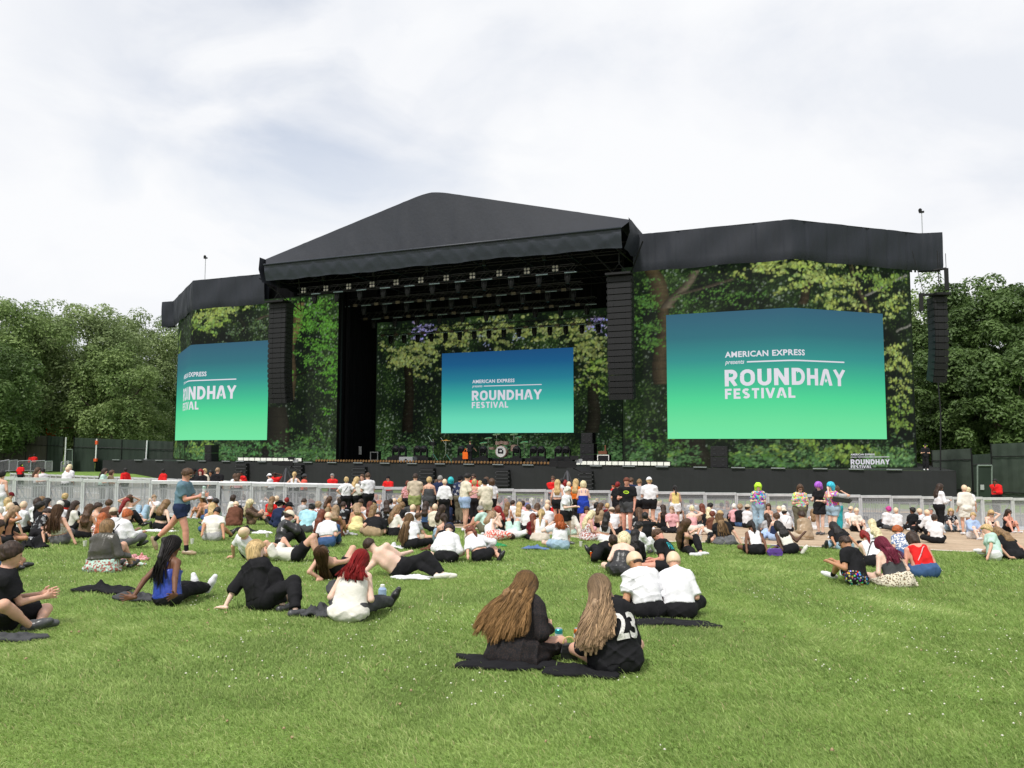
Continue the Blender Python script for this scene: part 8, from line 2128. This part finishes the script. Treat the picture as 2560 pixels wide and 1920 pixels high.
for i, (px, py, pose, face, hair, top, bot, skin, k) in enumerate(ROWS):
    k = dict(k); sd_ = 1000 + i; rd = random.Random(sd_); Y = k.pop('Y', None); sc0 = k.pop('sc', None); stg = k.pop('stage', None); k.pop('at', None); guard = k.pop('guard', None); by = k.pop('by', None); logo = k.pop('logo', None); basep = k.pop('base', None); ex = k.pop('extras', ()); lift = k.pop('lift', 0)
    if pose == 'X' and rd.random() < .25 and 'WL' not in k: pose = rd.choice('KR')
    if pose == 'X' and rd.random() < .12 and top[0] in 'tvs': pose = 'U'
    p = POSE(pose, rd); p.update(k)
    if pose in 'XKRU': p['hy'] = p.get('hy', rd.choice([0, 0, 15, -15, 35, -35])); p['twist'] = rd.uniform(-10, 10)
    if hair[0] == 'L' and 'hl' not in p: p['hl'] = rd.uniform(.18, .34)
    f = Fig(p, rd); tp_ = f.hq(0, 0, .128)
    if stg is not None:
        u, z = on_v(px, py, stg); hpnt = st(u, stg, z); s = (hpnt.z - DECK - .01) / tp_[2]; zg_ = DECK + .01
    elif Y is not None:
        hpnt = at_depth(px, py, Y); s = (hpnt.z - gz(hpnt.x, Y)) / tp_[2]; zg_ = None
        if lift: s = sc0; zg_ = hpnt.z - tp_[2] * s
    elif by is not None: g_ = on_ground(px, by); hpnt = at_depth(px, py, g_.y); s = (hpnt.z - g_.z) / tp_[2]; zg_ = None
    else: s = .93; hpnt = on_ground(px, py, tp_[2] * s); zg_ = None
    if stg is None and not lift: s = max(.80, min(1.2, s))
    a = R(face); off_ = Vector((tp_[0] * math.cos(a) + tp_[1] * math.sin(a), -tp_[0] * math.sin(a) + tp_[1] * math.cos(a), 0)) * s
    root = Vector((hpnt.x - off_.x, hpnt.y - off_.y, 0)); root.z = gz(root.x, root.y) + (.012 if root.y > 22 else 0) if zg_ is None else zg_
    group = 'security guards in red beyond the barrier' if guard else 'festival crowd'
    st_n = 0
    o_, f_ = person(root, face, s, p, hair, top, bot, skin, rd.choice(['wh', 'bk', 'wh', 'dg']), LBL[i], group, h=res_for(root.y), extras=ex, strands=st_n, hands=False, seed=sd_)
    if logo:
        V_ = []; F_ = []
        for q in range(16): a_ = q * math.pi / 8; V_ += [(math.cos(a_), math.sin(a_) * .55), (math.cos(a_) * .72, math.sin(a_) * .30)]; F_.append((2 * q, (2 * q + 2) % 32, (2 * q + 3) % 32, 2 * q + 1))
        V_ += [(-.5, -.10), (.5, .02), (.5, .16), (-.5, .06)]; F_.append((32, 33, 34, 35)); decal(o_, f_, s, 'shirt', V_, F_, cloth('li'), f_.C + f_.d1 * .13 - f_.A * .0, .085, out=.012, front=True, name='logo')
print('PEOPLE', len(ROWS) + nPeopleNear)
# ================= SMALL THINGS ON THE GRASS =================
def cloth_heap(px, py, w, d, c, label, cat, seed, pat=None, rz=0., hgt=.05, name='cloth', group=None):
    rd = np.random.default_rng(seed); g = on_ground(px, py); nx, ny = 34, 24
    X, Y = np.meshgrid(np.linspace(-.5, .5, nx), np.linspace(-.5, .5, ny), indexing='ij'); an = np.arctan2(Y, X); rr = np.sqrt(X * X + Y * Y) * 2
    k = 1 + .14 * np.sin(3 * an + seed) + .10 * np.sin(5 * an + 2 * seed)
    x = X * w * k; y = Y * d * k; f = fbm(nx, ny, 6, rd, 3); z = np.maximum(0, (f - .25) * hgt * 2.2 * np.clip(1.25 - rr, .15, 1)) + .034
    c_, s_ = math.cos(R(rz)), math.sin(R(rz)); wx = g.x + x * c_ - y * s_; wy = g.y + x * s_ + y * c_
    top = np.stack([wx, wy, -GS * (.376 * wx + .9266 * wy) + z], 2).reshape(-1, 3); bot = top - [0, 0, .030]
    V = np.concatenate([top, bot]) - np.array(g); i = (np.arange(nx - 1)[:, None] * ny + np.arange(ny - 1)[None]).ravel(); n_ = nx * ny
    F = np.stack([i, i + ny, i + ny + 1, i + 1], 1); F2 = F[:, ::-1] + n_; E = []
    for a in range(nx - 1): E += [(a * ny, a * ny + n_, (a + 1) * ny + n_, (a + 1) * ny), (a * ny + ny - 1, (a + 1) * ny + ny - 1, (a + 1) * ny + ny - 1 + n_, a * ny + ny - 1 + n_)]
    for a in range(ny - 1): E += [(a, a + 1, a + 1 + n_, a + n_), ((nx - 1) * ny + a, (nx - 1) * ny + a + n_, (nx - 1) * ny + a + 1 + n_, (nx - 1) * ny + a + 1)]
    o = npmesh(name, V, np.concatenate([F, F2, np.array(E)]), cloth(c, pat)); o.location = g; tag(o, label, cat, group); return o
cloth_heap(1270, 1664, .85, .42, 'bk', 'black jacket spread under the lace dress, nearest the camera', 'jacket', 1, name='jacket', rz=-6)
cloth_heap(1450, 1684, .60, .34, 'bk', 'black T-shirt with pale print lying left of the number 23 jersey', 'T-shirt', 2, name='folded_shirt', rz=-14, hgt=.04)
cloth_heap(1660, 1562, 1.1, .35, 'bk', 'thin black blanket under the two nearest white shirts', 'blanket', 3, name='blanket')
cloth_heap(265, 1480, .75, .40, 'bk', 'crumpled black jacket left of the bright blue top', 'jacket', 4, name='jacket', rz=-12, hgt=.10)
cloth_heap(345, 1500, .55, .35, 'dg', 'dark grey jacket heap right beside the bright blue top', 'jacket', 5, name='jacket', hgt=.10)
cloth_heap(795, 1540, .40, .28, 'dg', 'charcoal jacket bundle between the blond person and the camisole', 'jacket', 6, name='jacket', hgt=.16)
cloth_heap(300, 1415, .75, .45, 'mt', 'pale mint skirt fabric spread beside the olive jacket', 'cloth', 7, 'patt', hgt=.10)
cloth_heap(340, 1402, .42, .32, 'pk', 'pink and white patterned bag lying right of the mint fabric', 'bag', 8, 'patt', name='tote_bag', hgt=.16)
cloth_heap(984, 1372, .42, .22, 'wh', 'white shirt crumpled left of very long straight brown hair', 'shirt', 9, name='folded_shirt', hgt=.10)
cloth_heap(1340, 1374, .60, .26, 'db', 'blue denim jacket laid left of the ginger hair', 'jacket', 10, name='jacket', hgt=.08)
cloth_heap(400, 1330, .8, .25, 'wh', 'white towel under the person in light jeans', 'towel', 11, name='towel')
cloth_heap(1030, 1448, 0.6, .3, 'wh', 'white cloth under the bare-backed person', 'cloth', 12)
cloth_heap(40, 1600, .5, .3, 'dg', 'dark cloth by the left edge person\'s shoe', 'cloth', 13)
cloth_heap(80, 1372, .6, .3, 'bk', 'black bag on the grass by the big long brown hair', 'bag', 14, name='tote_bag', hgt=.3)
cloth_heap(612, 1330, .7, .28, 'bk', 'black coat on the grass right of the pale T-shirt', 'coat', 15, name='coat', hgt=.14)
cloth_heap(1560, 1355, 1.2, .6, 'ow', 'cream blanket below the white strapless dress', 'blanket', 16, name='blanket')
cloth_heap(1080, 1377, .45, .2, 'br', 'brown bag lying left of the navy bucket hat', 'bag', 17, name='tote_bag', hgt=.14)
def can(px, py, cols, label, r=.033, h=.115, ph=0.):
    g = on_ground(px, py) if not ph else ph; g = Vector(g); root = base('drink_can', g, label, 'drink can', 'drink cans'); b0 = g + Vector((0, 0, .025 if not ph else 0)); mb = MB()
    mb.lathe(b0, [(r * .8, 0), (r, .008), (r, h - .012), (r * .8, h)], 16); mb.build('body', mat('can_' + cols[0], PAL[cols[0]], .3, .4), root, smooth=False)
    mb = MB(); mb.lathe(b0 + Vector((0, 0, h)), [(r * .82, 0), (r * .78, .004), (r * .7, .002)], 16); mb.build('lid', ALU, root)
    mb = MB(); mb.lathe(b0 + Vector((0, 0, h * .35)), [(r * 1.02, 0), (r * 1.02, h * .3)], 16); mb.build('band', mat('can_' + cols[1], PAL[cols[1]], .3, .3), root)
can(1397, 1612, ('tb2', 'wh') if False else ('tq', 'wh'), 'teal drink can on the grass between the two nearest people', h=.14, r=.04)
can(1444, 1612, ('og', 'wh'), 'orange drink can beside the number 23 jersey\'s knee', h=.14, r=.04)
can(1612, 1405, ('og', 'bk'), 'orange bottle standing between the corset top and the printed T-shirt', h=.16, r=.03)
def bag(px, py, w, h, d, c, label, name='handbag', rz=0., hand=True, strapc=None, pat='leather'):
    g = on_ground(px, py); root = base(name, g, label, 'handbag', 'bags on the grass'); X = Vector((math.cos(R(rz)), math.sin(R(rz)), 0)); Y = Vector((-X.y, X.x, 0)); Z = Vector((0, 0, 1)); c0 = g + Z * (.02)
    import bmesh
    mb = MB(); mb.add([c0 + X * (a * w / 2) + Y * (b_ * d / 2) + Z * 0 for a, b_ in ((-1, -1), (1, -1), (1, 1), (-1, 1))] + [c0 + X * (a * w * .56) + Y * (b_ * d * .58) + Z * h * .5 for a, b_ in ((-1, -1), (1, -1), (1, 1), (-1, 1))] + [c0 + X * (a * w * .42) + Y * (b_ * d * .25) + Z * h for a, b_ in ((-1, -1), (1, -1), (1, 1), (-1, 1))],
           [(3, 2, 1, 0)] + [(i, (i + 1) % 4, (i + 1) % 4 + 4, i + 4) for i in range(4)] + [(i + 4, (i + 1) % 4 + 4, (i + 1) % 4 + 8, i + 8) for i in range(4)] + [(8, 9, 10, 11)])
    b_o = mb.build('body', cloth(c, pat), root)
    mb = MB(); mb.add([c0 + X * (a * w * .5) - Y * (d * .62) + Z * z for a, z in ((-1, h * .45), (1, h * .45), (.9, h * .98), (-.9, h * .98))], [(0, 1, 2, 3)]); mb.box(c0 - Y * d * .66 + Z * h * .5, w * .12, .01, h * .12, X, Y, Z); mb.build('flap', cloth(c, pat), root)
    mb = MB(); pts = [c0 + X * (math.cos(t) * w * .38) + Z * (h + math.sin(t) * h * .45) for t in np.linspace(0, math.pi, 9)]
    mb.path(pts, .007, 5); mb.build('strap', cloth(strapc or c, 'leather'), root); return root
bag(1423, 1652, .15, .14, .10, 'bk', 'small black handbag with gold chain between the two nearest people', strapc='yl')
bag(1937, 1391, .30, .16, .12, 'pu', 'purple handbag on the grass between the white vest and the cream vest')
bag(2120, 1382, .26, .22, .14, 'ld', 'blue and white backpack beside the long black hair', name='backpack')
bag(1238, 1350, .24, .22, .12, 'gr', 'green and black bag behind the mint polo shirt', name='tote_bag')
bag(1270, 1306, .26, .20, .10, 'ow', 'white handbag with dark drawing on the matting in the crowd centre')
bag(2163, 1302, .26, .2, .14, 'bk', 'black bag by the barrier left of the bald-capped pair', name='tote_bag')
g = on_ground(1480, 1396); o = base('paper_cup', g, 'orange paper cup standing alone on the grass', 'cup'); mb = MB(); mb.lathe(g + Vector((0, 0, .02)), [(.03, 0), (.042, .13), (.038, .13), (.028, .02)], 16); mb.build('body', mat('orange_cup', (.75, .10, .01), .5), o); mb = MB(); mb.lathe(g + Vector((0, 0, .145)), [(.043, 0), (.045, .006), (.043, .01)], 16); mb.build('rim', WHITEM, o)
# light blue bottle by the camisole
g = on_ground(948, 1508); g = Vector((g.x, g.y + .25, gz(g.x, g.y + .25))); o = base('water_bottle', g, 'pale blue bottle held beside the off-white camisole', 'bottle'); mb = MB(); mb.lathe(g + Vector((0, 0, .02)), [(.05, 0), (.055, .02), (.055, .13), (.03, .16)], 14); mb.build('body', cloth('lb'), o); mb = MB(); mb.lathe(g + Vector((0, 0, .18)), [(.032, 0), (.032, .03), (.02, .035)], 12); mb.build('cap', WHITEM, o)
# drinks carried by the walking person
wk = on_ground(451, 1389)
can(0, 0, ('mt', 'wh'), 'tall pale green can carried by the walking person', ph=Vector((wk.x + .40, wk.y + .09, wk.z + 1.235)), h=.16)
can(0, 0, ('wh', 'gy'), 'white drink can carried low in the walking person\'s hand', ph=Vector((wk.x + .47, wk.y - .12, wk.z + 1.17)), h=.12)
# orange bag of the crew member on the stage
u, z = on_v(1166, 1140, 4.0); p = st(u, 3.8, z - .2); o = base('carrier_bag', p, 'bright orange bag hanging from the stage crew member\'s hand', 'bag'); mb = MB(); mb.box(p + Vector((0, 0, .25)), .50, .12, .62, SU, SV); mb.build('body', mat('orange_bag', (.8, .14, .01), .6), o); mb = MB(); mb.path([p + Vector((-.15, 0, .55)), p + Vector((0, 0, .85)), p + Vector((.15, 0, .55))], .02, 5); mb.build('handle', mat('orange_bag', (.8, .14, .01), .6), o)
# big clutch and wicker basket by the barrier
p = at_depth(2102, 1249, 24.1); o = base('clutch_bag', p, 'large black pointed bag tucked under the arm of the turquoise wig', 'handbag', 'bags on the grass'); mb = MB(); X = Vector((1, 0, -.12)).normalized()
mb.box(p, .48, .10, .17, X); mb.add([p + X * .24 + Vector((0, s, t)) for s, t in ((-.05, -.085), (.05, -.085), (.05, .085), (-.05, .085))] + [p + X * .36 + Vector((0, 0, .02))], [(0, 1, 4), (1, 2, 4), (2, 3, 4), (3, 0, 4)]); mb.build('body', cloth('bk', 'leather'), o); mb = MB(); mb.box(p + Vector((0, -.055, .07)), .46, .01, .012, X); mb.build('zip', STEEL, o)
g = on_ground(1985, 1310); o = base('wicker_basket', g, 'brown wicker basket by the grey top and khaki trousers', 'basket'); mb = MB()
for k in range(9): mb.lathe(g + Vector((0, 0, .03 + k * .03)), [(.19 + .004 * k, 0), (.205 + .004 * k, .014), (.19 + .004 * k, .026)], 14)
mb.build('body', cloth('br'), o); mb = MB(); mb.path([g + Vector((math.cos(t) * .2, 0, .3 + math.sin(t) * .18)) for t in np.linspace(0, math.pi, 9)], .014, 5); mb.build('handle', cloth('tn'), o)

# litter and small belongings between the seated groups
for k, (px, py) in enumerate([(1232, 1322), (1300, 1333), (1452, 1368), (1588, 1362), (1752, 1352), (1860, 1356), (2072, 1362), (2128, 1352), (2420, 1340), (2468, 1352), (668, 1345), (1085, 1352), (480, 1362), (212, 1368)]):
    g = on_ground(px, py); o = base('plastic_cup', g, 'small clear plastic cup standing between the seated people', 'cup', 'plastic cups among the crowd'); mb = MB(); mb.lathe(g + Vector((0, 0, .02)), [(.03, 0), (.044, .12), (.04, .12), (.027, .01)], 12); mb.build('body', mat('cup_plastic', (.62, .62, .58), .25), o)
    mb = MB(); mb.lathe(g + Vector((0, 0, .03)), [(.031, 0), (.037, .06)], 12); mb.build('drink', mat('lager', (.55, .33, .05), .2), o)
for k, (px, py, c, lab) in enumerate([(1478, 1345, 'wh', 'white towel in front of the white printed dress'), (1880, 1348, 'wh', 'white cloth on the matting left of the long black wavy hair'), (2385, 1330, 'bk', 'black coat on the matting below the cream shirt dress'), (655, 1335, 'wh', 'white garment on the grass behind the leather jacket'), (870, 1338, 'gy', 'grey cloth beside the pale yellow dress'), (1240, 1366, 'gr', 'green towel left of the person lying face up')]):
    cloth_heap(px, py, .5, .24, c, lab, 'cloth', 30 + k, name='garment', hgt=.08)
done()
